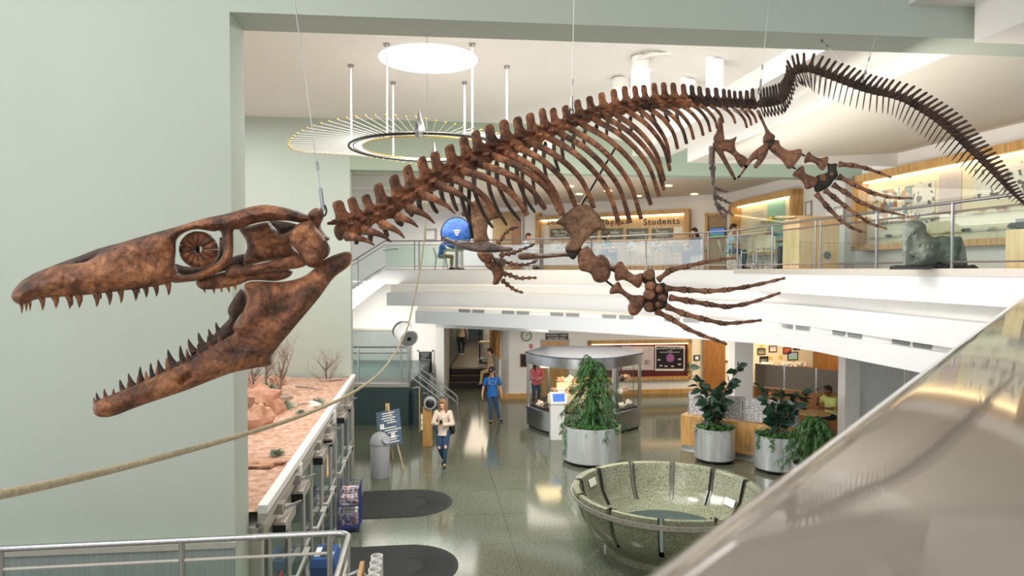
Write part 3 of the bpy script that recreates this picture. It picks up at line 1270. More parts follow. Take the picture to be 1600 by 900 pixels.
# quadrate, cheek bar, tooth-bearing palate bone
mb = MB()
bone_sheet(mb, K([(862, 312), (905, 240), (960, 208), (1022, 203), (1060, 258), (1112, 322), (1150, 392), (1142, 442), (1100, 482), (1045, 532), (992, 522), (950, 480),
                  (922, 420), (882, 372)]), skd(-0.03), 0.06, 20, step=3, nz=0.3, ridges=[(K([(890, 320), (960, 330), (1000, 420)]), -0.02, 8), (K([(1040, 300), (1110, 340)]), 0.025, 7)])
part_child('quadrate', mb, 'bone', skull)
mb = MB()
bone_sheet(mb, K([(420, 540), (470, 514), (600, 512), (760, 478), (900, 446), (945, 448), (985, 510), (900, 540), (740, 545), (600, 578), (500, 600), (420, 600)]), skd(0.0), 0.025,
           9, step=3, nz=0.2)
part_child('cheek_bar', mb, 'bone', skull)
mb = MB()
bone_sheet(mb, K([(212, 622), (300, 590), (430, 560), (600, 570), (740, 545), (880, 548), (872, 590), (780, 625), (600, 622), (500, 655), (440, 668), (330, 684), (250, 684),
                  (214, 658)]), skd(0.05), 0.03, 10, step=3, nz=0.2)
pal = part_child('palate_bone', mb, 'bone', skull)
# ring of plates in the eye socket
ec = J([(729, 212)])[0]
mb = MB()
eo, ei, dz = 67 / 2.368, 17 / 2.368, 2.62 + (ec[0] - 20) * 0.0009 + 0.01
for k in range(13):
    a0, a1 = 2 * math.pi * (k + 0.035) / 13, 2 * math.pi * (k + 0.965) / 13
    grid = []
    for i in range(7):
        r = ei + (eo - ei) * i / 6
        row = []
        for j in range(5):
            a = a0 + (a1 - a0) * j / 4
            h = 0.028 * math.sin(math.pi * (0.12 + 0.8 * i / 6)) + 0.006 * math.sin(math.pi * j / 4)
            row.append(P(ec[0] + r * math.cos(a), ec[1] + r * math.sin(a), dz - h))
        grid.append(row)
    vs = [p for row in grid for p in row]
    fs = [(i * 5 + j, i * 5 + j + 1, i * 5 + j + 6, i * 5 + j + 5) for i in range(6) for j in range(4)]
    n0 = len(vs)
    vs += [p + Vector((0, 0.03, 0)) for p in vs]
    fs += [tuple(n0 + q for q in f[::-1]) for f in fs]
    rim = [i for i in range(5)] + [5 * i + 4 for i in range(1, 7)] + [30 + j for j in (3, 2, 1, 0)] + [5 * i for i in range(5, 0, -1)]
    for i in range(len(rim)):
        a, b = rim[i], rim[(i + 1) % len(rim)]
        fs.append((a, n0 + a, n0 + b, b))
    mb.add(vs, fs)
ring = part_child('eye_ring', mb, 'bone', skull)
ring['label'] = 'round ring of wedge plates in the eye socket'
mb = MB()
mb.tube([P(ec[0], ec[1] - 20, dz + 0.05), P(ec[0], ec[1] + 20, dz + 0.05)], 0.012, 6)
part_child('eye_ring_stay', mb, 'bone_dark', skull)


def tooth(bx, by, tx, ty, wpx, d, curve=0.15):
    """curved cone from base to tip; pixel width at the gum"""
    b, t = P(bx, by, d), P(tx, ty, d)
    v = t - b
    s = Vector((v.z, 0, -v.x)).normalized()
    pts, rad = [], []
    r = wpx * 0.62 * d / FPX
    for i in range(8):
        q = i / 7
        pts.append(b - v * 0.25 + v * 1.25 * q + s * (curve * v.length * math.sin(math.pi * q) * 0.6))
        rad.append(max(r * (1.0 - 0.75 * max(0, q - 0.15) ** 1.1 - 0.22 * q), 0.0012) if q < 0.99 else 0.0012)
    m = MB()
    m.tube(pts, rad, 8, True, 0.9)
    return m


# upper teeth (tips from the snout back)
UT = [(80, 450, 12), (97, 441, 11), (111, 440, 10), (157, 438, 17), (207, 430, 20), (258, 432, 20), (293, 429, 20), (358, 425, 20), (405, 420, 18), (448, 412, 17), (502, 403, 18), (541, 391, 17),
      (579, 387, 17), (624, 383, 18)]
UB = [(70, 408), (150, 392), (230, 386), (330, 378), (400, 370), (520, 355), (640, 336)]
for i, (x, y, w) in enumerate(UT):
    bx = x - 6
    by = np.interp(bx, [q[0] for q in UB], [q[1] for q in UB]) - 2
    b, t = J([(bx, by), (x, y)])
    d = 2.62 + (b[0] - 20) * 0.0009 + 0.0
    part_child('tooth', tooth(b[0], b[1], t[0], t[1], w / 2.368 * 1.3, d, -0.16), 'bone', skull)
for x, y in ((265, 428), (300, 415), (370, 405), (512, 385)):
    b, t = J([(x - 2, y - 32), (x + 4, y - 8)])
    part_child('tooth', tooth(b[0], b[1], t[0], t[1], 5, 2.62 + (b[0] - 20) * 0.0009 + 0.10, -0.1), 'bone_dark', skull)
for x, y in ((270, 712), (337, 716), (390, 709), (442, 710), (487, 692)):
    b, t = K([(x - 12, y - 42), (x, y)])
    part_child('palate_tooth', tooth(b[0], b[1], t[0], t[1], 5.5, 2.62 + (b[0] - 20) * 0.0009 + 0.05, -0.15), 'bone', skull)

# --- lower jaw: near branch and far branch
jaw = J([(345, 790), (350, 822), (375, 833), (420, 829), (520, 791), (680, 737), (850, 672), (940, 652), (1003, 638), (1007, 604), (1090, 500), (1180, 392), (1235, 318), (1290, 275),
         (1303, 245), (1296, 224), (1275, 221), (1200, 250), (1130, 308), (1050, 331), (930, 331), (903, 348), (914, 400), (895, 450), (862, 500), (868, 520), (830, 545), (770, 580), (700, 625),
         (610, 665), (500, 715), (430, 742), (370, 768)])
mb = MB()
bone_sheet(mb, jaw, skd(0.0), 0.05, 24, (), 3.2, back=1.0, nz=0.3, ridges=[
    (J([(880, 500), (940, 450), (975, 420)]), 0.02, 10), (J([(860, 530), (960, 560), (1010, 590)]), -0.018, 6), (J([(1000, 610), (1100, 420), (1230, 300)]), 0.012, 8),
    (J([(670, 700), (700, 680)]), -0.03, 5), (J([(1000, 520), (900, 620), (700, 690)]), 0.01, 12)])
jawo = sk('lower_jaw', mb)
mb = MB()
bone_sheet(mb, N([(75, 800), (70, 768), (105, 748), (185, 715), (285, 672), (400, 612), (500, 572), (600, 505), (690, 468), (800, 382), (872, 312), (935, 248), (978, 200), (966, 150), (1000, 80),
                  (1062, 4), (1098, 60), (1088, 130), (1015, 250), (1100, 330), (960, 420), (860, 460), (700, 560), (560, 640), (400, 720), (200, 800), (100, 830)]), skd(0.13), 0.03, 12, step=3.5,
           nz=0.25)
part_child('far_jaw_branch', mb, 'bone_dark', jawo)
NT = [(70, 732, 92, 775, 26), (140, 672, 165, 745, 34), (203, 672, 212, 725, 28), (258, 680, 262, 720, 20), (303, 610, 318, 680, 34), (368, 580, 382, 655, 32), (418, 555, 440, 618, 34), (495, 520, 508, 585, 34),
      (556, 465, 585, 550, 40), (655, 490, 668, 530, 24), (692, 405, 718, 480, 36), (768, 370, 788, 440, 36), (834, 318, 858, 385, 36), (908, 304, 922, 355, 32)]
for tx, ty, bx, by, w in NT:
    b, t = N([(bx, by + 12), (tx, ty)])
    part_child('tooth', tooth(b[0], b[1], t[0], t[1], w / 4.284 * 1.1, 2.62 + (b[0] - 20) * 0.0009 + 0.012, -0.12), 'bone', jawo)
FT = [(88, 700, 115, 760, 34), (245, 612, 272, 675, 38), (302, 570, 335, 640, 40), (383, 525, 392, 600, 36), (452, 500, 470, 580, 36), (500, 478, 530, 550, 40), (566, 410, 605, 495, 46), (650, 382, 668, 460, 38), (703, 340, 738, 405, 44),
      (770, 296, 805, 372, 44), (840, 272, 860, 318, 30), (888, 228, 908, 275, 32)]
for tx, ty, bx, by, w in FT:
    b, t = N([(bx, by + 10), (tx, ty)])
    part_child('tooth', tooth(b[0], b[1], t[0], t[1], w / 4.284, 2.62 + (b[0] - 20) * 0.0009 + 0.13, -0.12), 'bone_dark', jawo)

# --- backbone
TIPS = [(493, 326), (527.6, 314), (549, 309), (571, 304.5), (590.5, 287), (615, 274), (636, 259), (658.5, 245.5), (679, 237.6), (702, 226.5), (724, 213), (743, 204.5), (764.5, 195), (787, 187.5),
        (808.5, 183), (828, 177), (847, 169.5), (864, 169), (883, 165), (902, 156), (921, 150.5), (940, 145), (959, 139.5), (976, 135), (992, 134), (1006, 133), (1022, 130), (1037, 129), (1052, 129.5),
        (1068, 131), (1081, 133), (1093, 135), (1106, 137), (1119, 137), (1131, 139), (1139.5, 140), (1148, 142), (1157, 142), (1167, 141), (1176, 138)]
CLX = [500, 520, 560, 607, 642, 679, 720, 757, 795, 835, 870, 897, 940, 983, 1033, 1083, 1133, 1185]
CLY = [372, 362, 350, 328, 305, 281, 261, 242, 230, 215, 202, 190, 177, 168, 162, 160, 162, 164]


def CL(x):
    return float(np.interp(x, CLX, CLY))


def trunk_proto():
    """unit vertebra: x along the back, y across, z up; the tip of the spine is at z = 1"""
    m = MB()
    prof = [(0.12, -0.50), (0.25, -0.49), (0.24, -0.40), (0.18, -0.12), (0.18, 0.1), (0.24, 0.36), (0.25, 0.46), (0.15, 0.56)]
    m.lathe((0, 0, -0.05), prof, 14, axis=(1, 0, 0), up=(0, 0, 1))
    def pl(x, y, d): return Vector((x / 100, d, y / 100))
    out = [(-48, 2), (-50, 26), (-40, 38), (-33, 50), (-31, 70), (-31, 90), (-22, 100), (-2, 102), (18, 99), (26, 88), (25, 66), (30, 52), (44, 40), (60, 28), (54, 4), (24, -6), (-24, -6)]
    bone_sheet(m, out, lambda x, y: 0, 0.085, 14, (), 7, 1.0, (), 0.15, place=pl)
    for s in (-1, 1):
        m.tube([(-0.66, 0.13 * s, 0.36), (-0.40, 0.17 * s, 0.32), (-0.05, 0.15 * s, 0.22)], [0.05, 0.085, 0.07], 8, True, 0.8)
        m.tube([(0.0, 0.1 * s, 0.06), (0.05, 0.26 * s, 0.06), (0.1, 0.42 * s, 0.02)], [0.15, 0.11, 0.085], 8, True, 0.7, up=(1, 0, 0))
    return m


def tail_proto(chev=True):
    m = MB()
    m.lathe((0, 0, 0), [(0.12, -0.52), (0.26, -0.5), (0.2, 0.0), (0.26, 0.44), (0.14, 0.52)], 12, axis=(1, 0, 0), up=(0, 0, 1))
    def pl(x, y, d): return Vector((x / 100, d, y / 100))
    out = [(-46, 8), (-44, 30), (-30, 48), (-26, 80), (-22, 97), (0, 102), (22, 97), (27, 78), (28, 50), (46, 28), (46, 8), (0, 4)]
    bone_sheet(m, out, lambda x, y: 0, 0.07, 12, (), 8, 1.0, (), 0.1, place=pl)
    for s in (-1, 1):
        m.tube([(0, 0.18 * s, 0.02), (0.05, 0.36 * s, -0.05)], [0.12, 0.05], 6)
    return m


def chevron_proto():
    m = MB()
    for s in (-1, 1):
        m.tube([(0.0, 0.2 * s, -0.15), (0.02, 0.17 * s, -0.45), (0.05, 0.06 * s, -0.85), (0.08, 0.0, -1.0)], [0.07, 0.085, 0.08, 0.04], 6)
    return m


def frame(c, tip, nxt, prv, wid):
    """matrix with x along the back (length of one vertebra), z to the tip"""
    t = (nxt - prv)
    L = t.length * 0.5
    t.normalize()
    z = tip - c
    hgt = z.length
    y = z.cross(t).normalized()
    x = t
    M = Matrix((x * L, y * wid, z)).transposed().to_4x4()
    M.translation = c
    return M


def bake(name, proto, M, m):
    vs = np.array(proto.v)
    A = np.array(M.to_3x3())
    q = vs @ A.T + np.array(M.translation)
    b = MB()
    b.v = [tuple(p) for p in q]
    b.f = list(proto.f)
    return sk(name, b, m)


TP, CP_, HP = trunk_proto(), tail_proto(), chevron_proto()
TPN = MB()
TPN.v = [(p[0] * (1.16 if p[2] > 0.3 else 1.0), p[1], p[2] * (1.0 if p[2] > 0 else 1.25)) for p in TP.v]
TPN.f = list(TP.f)
cen, tip3 = [], []
for i, (tx, ty) in enumerate(TIPS):
    off = np.interp(tx, [490, 560, 700, 900, 1100, 1180], [15, 12, 8, 5, 2, 0])
    cx = tx + off
    d = SD(cx)
    cen.append(P(cx, CL(cx), d))
    tip3.append(P(tx, ty, d))
# neck joint (atlas) stands on the back of the skull
for i in range(1, len(TIPS)):
    prv = cen[i - 1]
    nxt = cen[i + 1] if i + 1 < len(cen) else cen[i] * 2 - cen[i - 1]
    h = (tip3[i] - cen[i]).length
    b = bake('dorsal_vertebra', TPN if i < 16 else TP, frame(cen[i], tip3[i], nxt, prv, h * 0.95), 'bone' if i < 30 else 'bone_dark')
mb = MB()
bone_sheet(mb, K([(995, 158), (1030, 120), (1072, 113), (1105, 140), (1104, 185), (1085, 240), (1120, 300), (1150, 330), (1110, 345), (1060, 290), (1030, 210)]), skd(0.03), 0.05, 12, step=3, nz=0.3)
sk('atlas', mb)

# tail: body line in the picture with the height of spines and chevrons
TAIL = [(1190, 162), (1200, 161), (1209, 159.5), (1217, 157), (1223, 153), (1228, 146), (1231.5, 138), (1234, 129), (1237, 120), (1241, 112.5), (1247, 109.5), (1256, 108), (1268, 108.5), (1293, 117), (1317, 126),
        (1343, 136), (1367, 143), (1387, 147), (1413, 155), (1440, 170), (1467, 188), (1490, 207), (1513, 230), (1537, 253), (1560, 277), (1580, 299), (1600, 319), (1612, 331)]
fine = spline(TAIL, 1200)
fx = np.array([tuple(P(p[0], p[1], SD(p[0]) if p[0] < 1236 or p[1] > 118 else SD(p[0]))) for p in fine])
arc = np.r_[0, np.cumsum(np.linalg.norm(np.diff(fx, axis=0), axis=1))]
pos, L0 = [], 0.0
s = 0.0
total = arc[-1]
while s < total:
    pos.append(s)
    q = s / total
    s += 0.052 * (1 - q) ** 0.15 * (1.0 if q < 0.9 else 0.75) + 0.004
pts = [Vector([np.interp(s, arc, fx[:, k]) for k in range(3)]) for s in pos]
pix = [(np.interp(s, arc, fine[:, 0]), np.interp(s, arc, fine[:, 1])) for s in pos]
n = len(pts)
for i in range(n):
    px, py = pix[i]
    d = pts[i].y
    hs = np.interp(px, [1190, 1215, 1232, 1245, 1300, 1400, 1480, 1540, 1580, 1605], [24, 26, 24, 25, 25, 24, 25, 21, 12, 5]) * d / FPX
    hc = np.interp(px, [1200, 1225, 1245, 1270, 1320, 1400, 1480, 1540, 1580, 1605], [22, 24, 28, 34, 34, 30, 34, 26, 12, 4]) * d / FPX
    prv = pts[i - 1] if i else pts[i] * 2 - pts[i + 1]
    nxt = pts[i + 1] if i + 1 < n else pts[i] * 2 - pts[i - 1]
    t = (nxt - prv).normalized()
    upv = Vector((0, 0, 1)) - t * t.z
    if upv.length < 0.5:
        upv = (upv + Vector((-0.6, 0, 0.25)))
        upv -= t * upv.dot(t)
    upv.normalize()
    lean = np.interp(px, [1190, 1240, 1300, 1400, 1600], [0.0, 0.0, 0.25, 0.35, 0.3])
    z = upv + t * lean
    c = pts[i]
    M = frame(c, c + z.normalized() * hs, nxt, prv, hs * 0.8)
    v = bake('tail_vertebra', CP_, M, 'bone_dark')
    M2 = frame(c, c + (upv - t * 0.25).normalized() * hc, nxt, prv, hs * 0.55)
    vs = np.array(HP.v) @ np.array(M2.to_3x3()).T + np.array(M2.translation)
    b = MB()
    b.v, b.f = [tuple(p) for p in vs], list(HP.f)
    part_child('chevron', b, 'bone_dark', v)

# --- ribs: (start px) -> (end px); near side then far side
NEAR = [((540, 369), (585, 383)), ((566, 359), (611, 378)), ((595, 350), (632, 372)), ((618, 338), (653, 355)), ((636, 325), (679, 349)), ((656, 304), (711, 334)), ((681, 288), (746, 331)), ((700, 277), (774, 336)),
        ((720, 266), (824, 336)), ((745, 256), (852, 327)), ((766, 242), (877, 336)), ((785, 236), (880, 333)), ((803, 228), (900, 324)), ((823, 220), (928, 325)), ((850, 211), (968, 352)), ((868, 204), (985, 348)), ((885, 198), (1002, 342)),
        ((905, 192), (1017, 320)), ((927, 186), (1030, 307)), ((943, 182), (1038, 297)), ((960, 178), (1038, 283)), ((980, 173), (1047, 267)), ((998, 171), (1047, 254)), ((1013, 169), (1059, 233)), ((1030, 167), (1073, 225)),
        ((1045, 165), (1084, 218)), ((1063, 164), (1099, 212)), ((1080, 163), (1110, 206)), ((1093, 164), (1121, 201)), ((1110, 165), (1130, 192)), ((1128, 167), (1149, 193)), ((1146, 170), (1167, 200)), ((1157, 170), (1174, 196)),
        ((1166, 170), (1182, 192))]
for i, (a, b) in enumerate(NEAR):
    d0 = SD(a[0]) - 0.05
    span = math.hypot(b[0] - a[0], b[1] - a[1]) * d0 / FPX
    d1 = d0 - 0.25 * min(span, 0.8)
    dm = d0 - 0.42 * min(span, 0.8) - 0.02
    dx, dy = b[0] - a[0], b[1] - a[1]
    k = 0.1 if i < 7 else 0.16
    m1 = (a[0] + dx * 0.36 + dy * k * 0.5, a[1] + dy * 0.28 - dx * k * 0.35)
    m2 = (a[0] + dx * 0.72 + dy * k * 0.55, a[1] + dy * 0.64 - dx * k * 0.4)
    line = spline([tuple(P(a[0], a[1], d0)), tuple(P(m1[0], m1[1], dm)), tuple(P(m2[0], m2[1], (dm + d1) / 2)), tuple(P(b[0], b[1], d1))], 18)
    thick = np.interp(a[0], [540, 680, 720, 900, 1000, 1100, 1180], [0.016, 0.018, 0.019, 0.0185, 0.017, 0.0135, 0.0125])
    rad = []
    for j in range(18):
        q = j / 17
        if i < 7:
            rad.append(thick * (1.35 * (1 - q) + 0.25) * (0.75 if j == 0 else 1))
        else:
            rad.append(thick * (1.25 - 0.55 * q + 0.25 * max(0, q - 0.85) / 0.15 * 0.8) * (0.8 if j in (0, 17) else 1))
    m = MB()
    m.tube([Vector(p) for p in line], rad, 9, True, 0.75)
    sk('rib', m, 'bone')
FAR = [((560, 366), (556, 381)), ((580, 362), (579, 378)), ((602, 350), (606, 370)), ((620, 340), (630, 352)), ((640, 325), (645, 338)), ((655, 308), (662, 336)), ((672, 298), (684, 333)), ((690, 288), (695, 318)), ((706, 280), (715, 330)), ((722, 270), (735, 350)), ((741, 262), (770, 356)), ((764, 252), (792, 352)),
       ((776, 252), (813, 345)), ((792, 250), (824, 333)), ((808, 244), (836, 332)), ((822, 232), (823, 333)), ((838, 226), (838, 320)), ((852, 224), (858, 290)), ((867, 218), (874, 268)), ((880, 212), (882, 255)), ((898, 206), (897, 242)), ((915, 200), (913, 236)),
       ((932, 196), (935, 212)), ((950, 190), (948, 212)), ((968, 186), (970, 208)), ((985, 184), (988, 204)), ((1003, 180), (1009, 196)), ((1020, 176), (1025, 191)), ((1040, 174), (1046, 190)), ((1058, 172), (1066, 200))]
for i, (a, b) in enumerate(FAR):
    d0 = SD(a[0]) + 0.05
    span = math.hypot(b[0] - a[0], b[1] - a[1]) * d0 / FPX
    k = min(1.0, span / 0.35)
    d1 = d0 + 0.32 * k
    dm = d0 + 0.26 * k
    dx, dy = b[0] - a[0], b[1] - a[1]
    line = spline([tuple(P(a[0], a[1], d0)), tuple(P(a[0] + dx * 0.22 - dy * 0.06, a[1] + dy * 0.4, dm)), tuple(P(a[0] + dx * 0.6 - dy * 0.04, a[1] + dy * 0.75, (d1 + dm) / 2)), tuple(P(b[0], b[1], d1))], 14)
    rad = [0.019 * (1.2 - 0.45 * j / 13) * (0.7 if j in (0, 13) else 1) for j in range(14)]
    m = MB()
    m.tube([Vector(p) for p in line], rad, 8, True, 0.75)
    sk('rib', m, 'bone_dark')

# steel armature rods
m = MB()
m.tube([Vector(p) for p in spline([tuple(P(757, 238, SD(757) - 0.05)), tuple(P(800, 252, SD(800) - 0.2)), tuple(P(845, 285, 4.25)), tuple(P(880, 336, 4.05))], 14)], 0.012, 8)
m.tube([P(733, 285, SD(733) + 0.2), P(733, 340, 4.3), P(738, 372, 4.35)], 0.012, 8)
m.tube([P(962, 230, 4.6), P(905, 325, 4.1)], 0.008, 6)
sk('support_rod', m, 'black_metal')


# --- limbs
def limb_bone(name, p0, p1, d0, d1, r0, rm, r1, m='bone_foot', flat=0.6, bead=False):
    """hourglass bone between two pixels; radii in pixels"""
    a, b = P(p0[0], p0[1], d0), P(p1[0], p1[1], d1)
    s = (d0 + d1) / 2 / FPX
    pts, rad = [], []
    for i in range(11):
        q = i / 10
        e = abs(q - 0.48) / 0.52
        r = (rm + ((r0 if q < 0.5 else r1) - rm) * e ** 1.9) * s
        if i in (0, 10):
            r *= 0.8
        if bead:
            r = (r0 + (r1 - r0) * q) * s * (0.45 + 0.75 * math.sin(math.pi * min(1, q * 1.1)) ** 1.5)
        pts.append(a.lerp(b, q))
        rad.append(r)
    mb = MB()
    mb.tube(pts, rad, 10, True, flat, up=(0, 0, 1))
    return sk(name, mb, m)


def digits(chains, conv, d0, d1, r0, rend, m, gap=0.04, rm=0.52, bead=False):
    for ch in chains:
        pts = conv(ch)
        n = len(pts) - 1
        for i in range(n):
            a, b = pts[i], pts[i + 1]
            g = gap
            pa_ = (a[0] + (b[0] - a[0]) * g, a[1] + (b[1] - a[1]) * g)
            pb_ = (b[0] - (b[0] - a[0]) * g, b[1] - (b[1] - a[1]) * g)
            q0, q1 = i / n, (i + 1) / n
            ra, rb = r0 + (rend - r0) * q0, r0 + (rend - r0) * q1
            limb_bone('phalanx', pa_, pb_, d0 + (d1 - d0) * q0, d0 + (d1 - d0) * q1, ra, ra * rm, rb, m, 0.6, bead)
        # dark joint pads between bones
        for i in range(1, n):
            p = pts[i]
            q = i / n
            r = (r0 + (rend - r0) * q) * 0.62
            mb = MB()
            c = P(p[0], p[1], d0 + (d1 - d0) * q)
            v = P(pts[i + 1][0], pts[i + 1][1], d0) - P(pts[i - 1][0], pts[i - 1][1], d0)
            v.normalize()
            L = 0.10 * math.hypot(pts[i][0] - pts[i - 1][0], pts[i][1] - pts[i - 1][1]) * d0 / FPX + 0.002
            mb.tube([c - v * L, c + v * L], r * d0 / FPX, 8, True, 0.6, up=(0, 0, 1))
            sk('joint_pad', mb, 'bone_matrix')


def plate(name, pts, d, t, rad, m='bone_foot', step=3.0, ridges=(), nz=0.2):
    mb = MB()
    bone_sheet(mb, pts, (lambda x, y: d) if not callable(d) else d, t, rad, (), step, 1.0, ridges, nz)
    return sk(name, mb, m)


S = lambda pts: zc(820, 300, 4.5, pts)
G = lambda pts: zc(860, 300, 3.4625, pts)
DF = 4.05
plate('scapula', S([(216, 215), (250, 180), (300, 130), (380, 90), (440, 87), (500, 140), (550, 205), (570, 270), (520, 272), (440, 330), (378, 415), (360, 425), (310, 415), (285, 392), (318, 322), (262, 242)]), DF - 0.02, 0.03, 9,
      'bone_pale', ridges=[(S([(330, 400), (350, 320), (330, 200)]), 0.012, 12)])
plate('coracoid', zc(540, 330, 3.914, [(1050, 280), (1064, 254), (1110, 250), (1200, 258), (1320, 252), (1400, 235), (1420, 250), (1405, 282), (1340, 278), (1200, 290), (1080, 298)]), DF + 0.02, 0.04, 7, 'bone_pale')
plate('shoulder_joint', S([(285, 400), (330, 408), (380, 405), (372, 440), (345, 475), (320, 465), (300, 440)]), DF, 0.04, 6, 'bone_matrix')
plate('humerus', S([(372, 440), (386, 400), (440, 381), (475, 412), (500, 448), (540, 436), (590, 480), (606, 550), (590, 612), (540, 638), (490, 626), (462, 576), (430, 562), (390, 550), (374, 500)]), DF - 0.02, 0.045, 14,
      'bone_foot', ridges=[(S([(420, 470), (520, 540)]), -0.015, 8)])
plate('radius_bone', S([(630, 512), (680, 488), (717, 542), (770, 580), (826, 570), (832, 620), (800, 676), (742, 640), (690, 618), (640, 626), (630, 570)]), DF, 0.03, 9)
plate('ulna', S([(598, 690), (625, 650), (660, 631), (692, 682), (750, 720), (835, 730), (842, 790), (790, 862), (740, 862), (724, 805), (735, 772), (672, 716), (600, 718)]), DF, 0.032, 9)
plate('wrist_matrix', S([(830, 570), (905, 545), (925, 640), (985, 640), (1010, 720), (1000, 770), (1010, 800), (950, 830), (870, 845), (835, 800), (835, 720), (850, 660), (820, 620)]), DF + 0.02, 0.015, 8, 'bone_matrix', step=4)
for c, r in (((870, 580), 40), ((880, 662), 37), ((943, 684), 31), ((876, 722), 44), ((963, 745), 32), ((872, 806), 38), ((941, 790), 27)):
    rr = random.Random(c[0])
    plate('carpal', S([(c[0] + r * (0.92 + 0.16 * rr.random()) * math.cos(a), c[1] + r * (0.92 + 0.16 * rr.random()) * math.sin(a)) for a in np.linspace(0, 2 * math.pi, 8)[:-1]]), DF - 0.008, 0.026, 6, step=2.4)
digits([[(580, 478), (645, 425), (740, 402), (840, 378), (940, 363), (1007, 355)],
        [(612, 520), (740, 530), (850, 537), (955, 530), (1060, 513), (1140, 497), (1220, 478), (1270, 465)],
        [(640, 570), (750, 590), (860, 608), (955, 622), (1050, 608), (1130, 585), (1195, 562), (1245, 545)],
        [(622, 618), (725, 660), (830, 688), (935, 712), (1020, 707), (1090, 700), (1143, 693)],
        [(568, 642), (660, 690), (740, 740), (820, 775), (900, 803), (957, 825)]], G, DF, DF + 0.12, 7.2, 2.8, 'bone_foot')

# far forelimb
T = lambda pts: zc(680, 290, 5.0, pts)
plate('scapula', T([(202, 225), (230, 175), (300, 118), (370, 100), (440, 130), (500, 220), (505, 250), (460, 262), (420, 290), (405, 370), (420, 440), (300, 440), (292, 350), (268, 290), (250, 255)]), 4.85, 0.03, 9, 'bone_pale')
plate('coracoid', T([(55, 408), (75, 400), (150, 425), (280, 440), (420, 440), (520, 470), (600, 485), (602, 512), (500, 520), (380, 525), (250, 505), (150, 465), (80, 435)]), 4.7, 0.035, 7, 'bone_grey')
plate('humerus', T([(330, 520), (440, 520), (440, 600), (400, 610), (350, 580)]), 4.85, 0.05, 9, 'bone')
plate('forearm_bones', T([(385, 600), (440, 590), (520, 625), (540, 680), (510, 740), (490, 770), (450, 772), (455, 720), (440, 670), (400, 640)]), 4.85, 0.04, 9, 'bone')
plate('wrist_matrix', T([(440, 525), (470, 560), (520, 560), (545, 600), (530, 640), (480, 620), (455, 600)]), 4.88, 0.035, 8, 'bone_grey')
digits([[(480, 460), (515, 425), (545, 375), (585, 340), (625, 328), (652, 325)],
        [(500, 545), (555, 535), (600, 530), (645, 515), (690, 495), (730, 480), (782, 455)],
        [(505, 590), (570, 605), (615, 615), (660, 620), (705, 618), (745, 608), (803, 582)],
        [(530, 690), (570, 693), (612, 710), (660, 725), (712, 722), (765, 720), (796, 722)],
        [(520, 735), (548, 760), (585, 790), (620, 815), (655, 828), (690, 838)]], T, 4.88, 4.98, 4.4, 2.0, 'bone_foot', 0.0, 0.45, True)

# hind limb, near side
Hc = lambda pts: zc(1060, 180, 4.21, pts)
DH = 5.55
plate('ilium', Hc([(512, -30), (535, -30), (560, 30), (600, 105), (638, 140), (610, 180), (560, 190), (555, 150), (570, 110), (548, 50)]), DH, 0.03, 6, 'bone_foot')
plate('pubis', Hc([(590, 178), (592, 235), (560, 300), (520, 345), (500, 350), (497, 325), (520, 290), (490, 300), (400, 412), (386, 412), (440, 320), (480, 255), (540, 205)]), DH - 0.03, 0.03, 7, 'bone_foot')
plate('hip_joint', Hc([(580, 165), (630, 155), (640, 190), (615, 235), (585, 215)]), DH, 0.04, 5, 'bone_matrix')
plate('femur', Hc([(625, 170), (660, 165), (672, 200), (730, 232), (804, 222), (812, 255), (780, 310), (740, 352), (714, 348), (680, 300), (620, 250), (592, 222), (600, 212)]), DH - 0.02, 0.035, 10, 'bone_foot', ridges=[(Hc([(620, 215), (740, 310)]), 0.012, 5)])
plate('tibia', Hc([(860, 238), (880, 262), (930, 282), (984, 272), (982, 315), (955, 362), (930, 355), (900, 318), (860, 308), (828, 318), (832, 280)]), DH + 0.02, 0.025, 7)
plate('fibula', Hc([(822, 334), (835, 380), (880, 400), (912, 412), (908, 455), (870, 482), (835, 484), (822, 450), (790, 415), (750, 398), (780, 355)]), DH + 0.02, 0.025, 7)
plate('ankle_matrix', Hc([(905, 405), (930, 390), (980, 375), (978, 315), (1000, 320), (1045, 318), (1040, 350), (1050, 395), (1020, 430), (1000, 462), (960, 490), (905, 508), (890, 462)]), DH + 0.04, 0.016, 7, 'bone_matrix')
for c, r in (((952, 413), 27), ((1010, 388), 20)):
    plate('tarsal', Hc(circ(c, r, 9)), DH + 0.03, 0.022, 5, step=2.0)
digits([[(1050, 322), (1150, 330), (1245, 352), (1325, 380), (1405, 412)],
        [(1045, 398), (1165, 462), (1275, 512), (1380, 538), (1460, 546), (1545, 546)],
        [(1010, 452), (1105, 512), (1190, 570), (1275, 606), (1350, 632), (1420, 645), (1492, 660)],
        [(960, 490), (1030, 545), (1105, 605), (1180, 660), (1250, 705), (1310, 730), (1375, 748)],
        [(903, 512), (985, 610), (1065, 690), (1140, 740), (1200, 765), (1235, 770)]], Hc, DH + 0.02, DH - 0.25, 6.2, 2.1, 'bone_foot')
m = MB()
m.tube([P(*Hc([(800, 250)])[0], DH), P(*Hc([(832, 268)])[0], DH)], 0.008, 6)
m.tube([P(*Hc([(745, 340)])[0], DH), P(*Hc([(772, 352)])[0], DH)], 0.008, 6)
m.tube([P(*S([(565, 620)])[0], DF), P(*S([(620, 662)])[0], DF)], 0.007, 6)
m.tube([P(*S([(600, 545)])[0], DF), P(*S([(640, 560)])[0], DF)], 0.007, 6)
sk('limb_pin', m, 'black_metal')

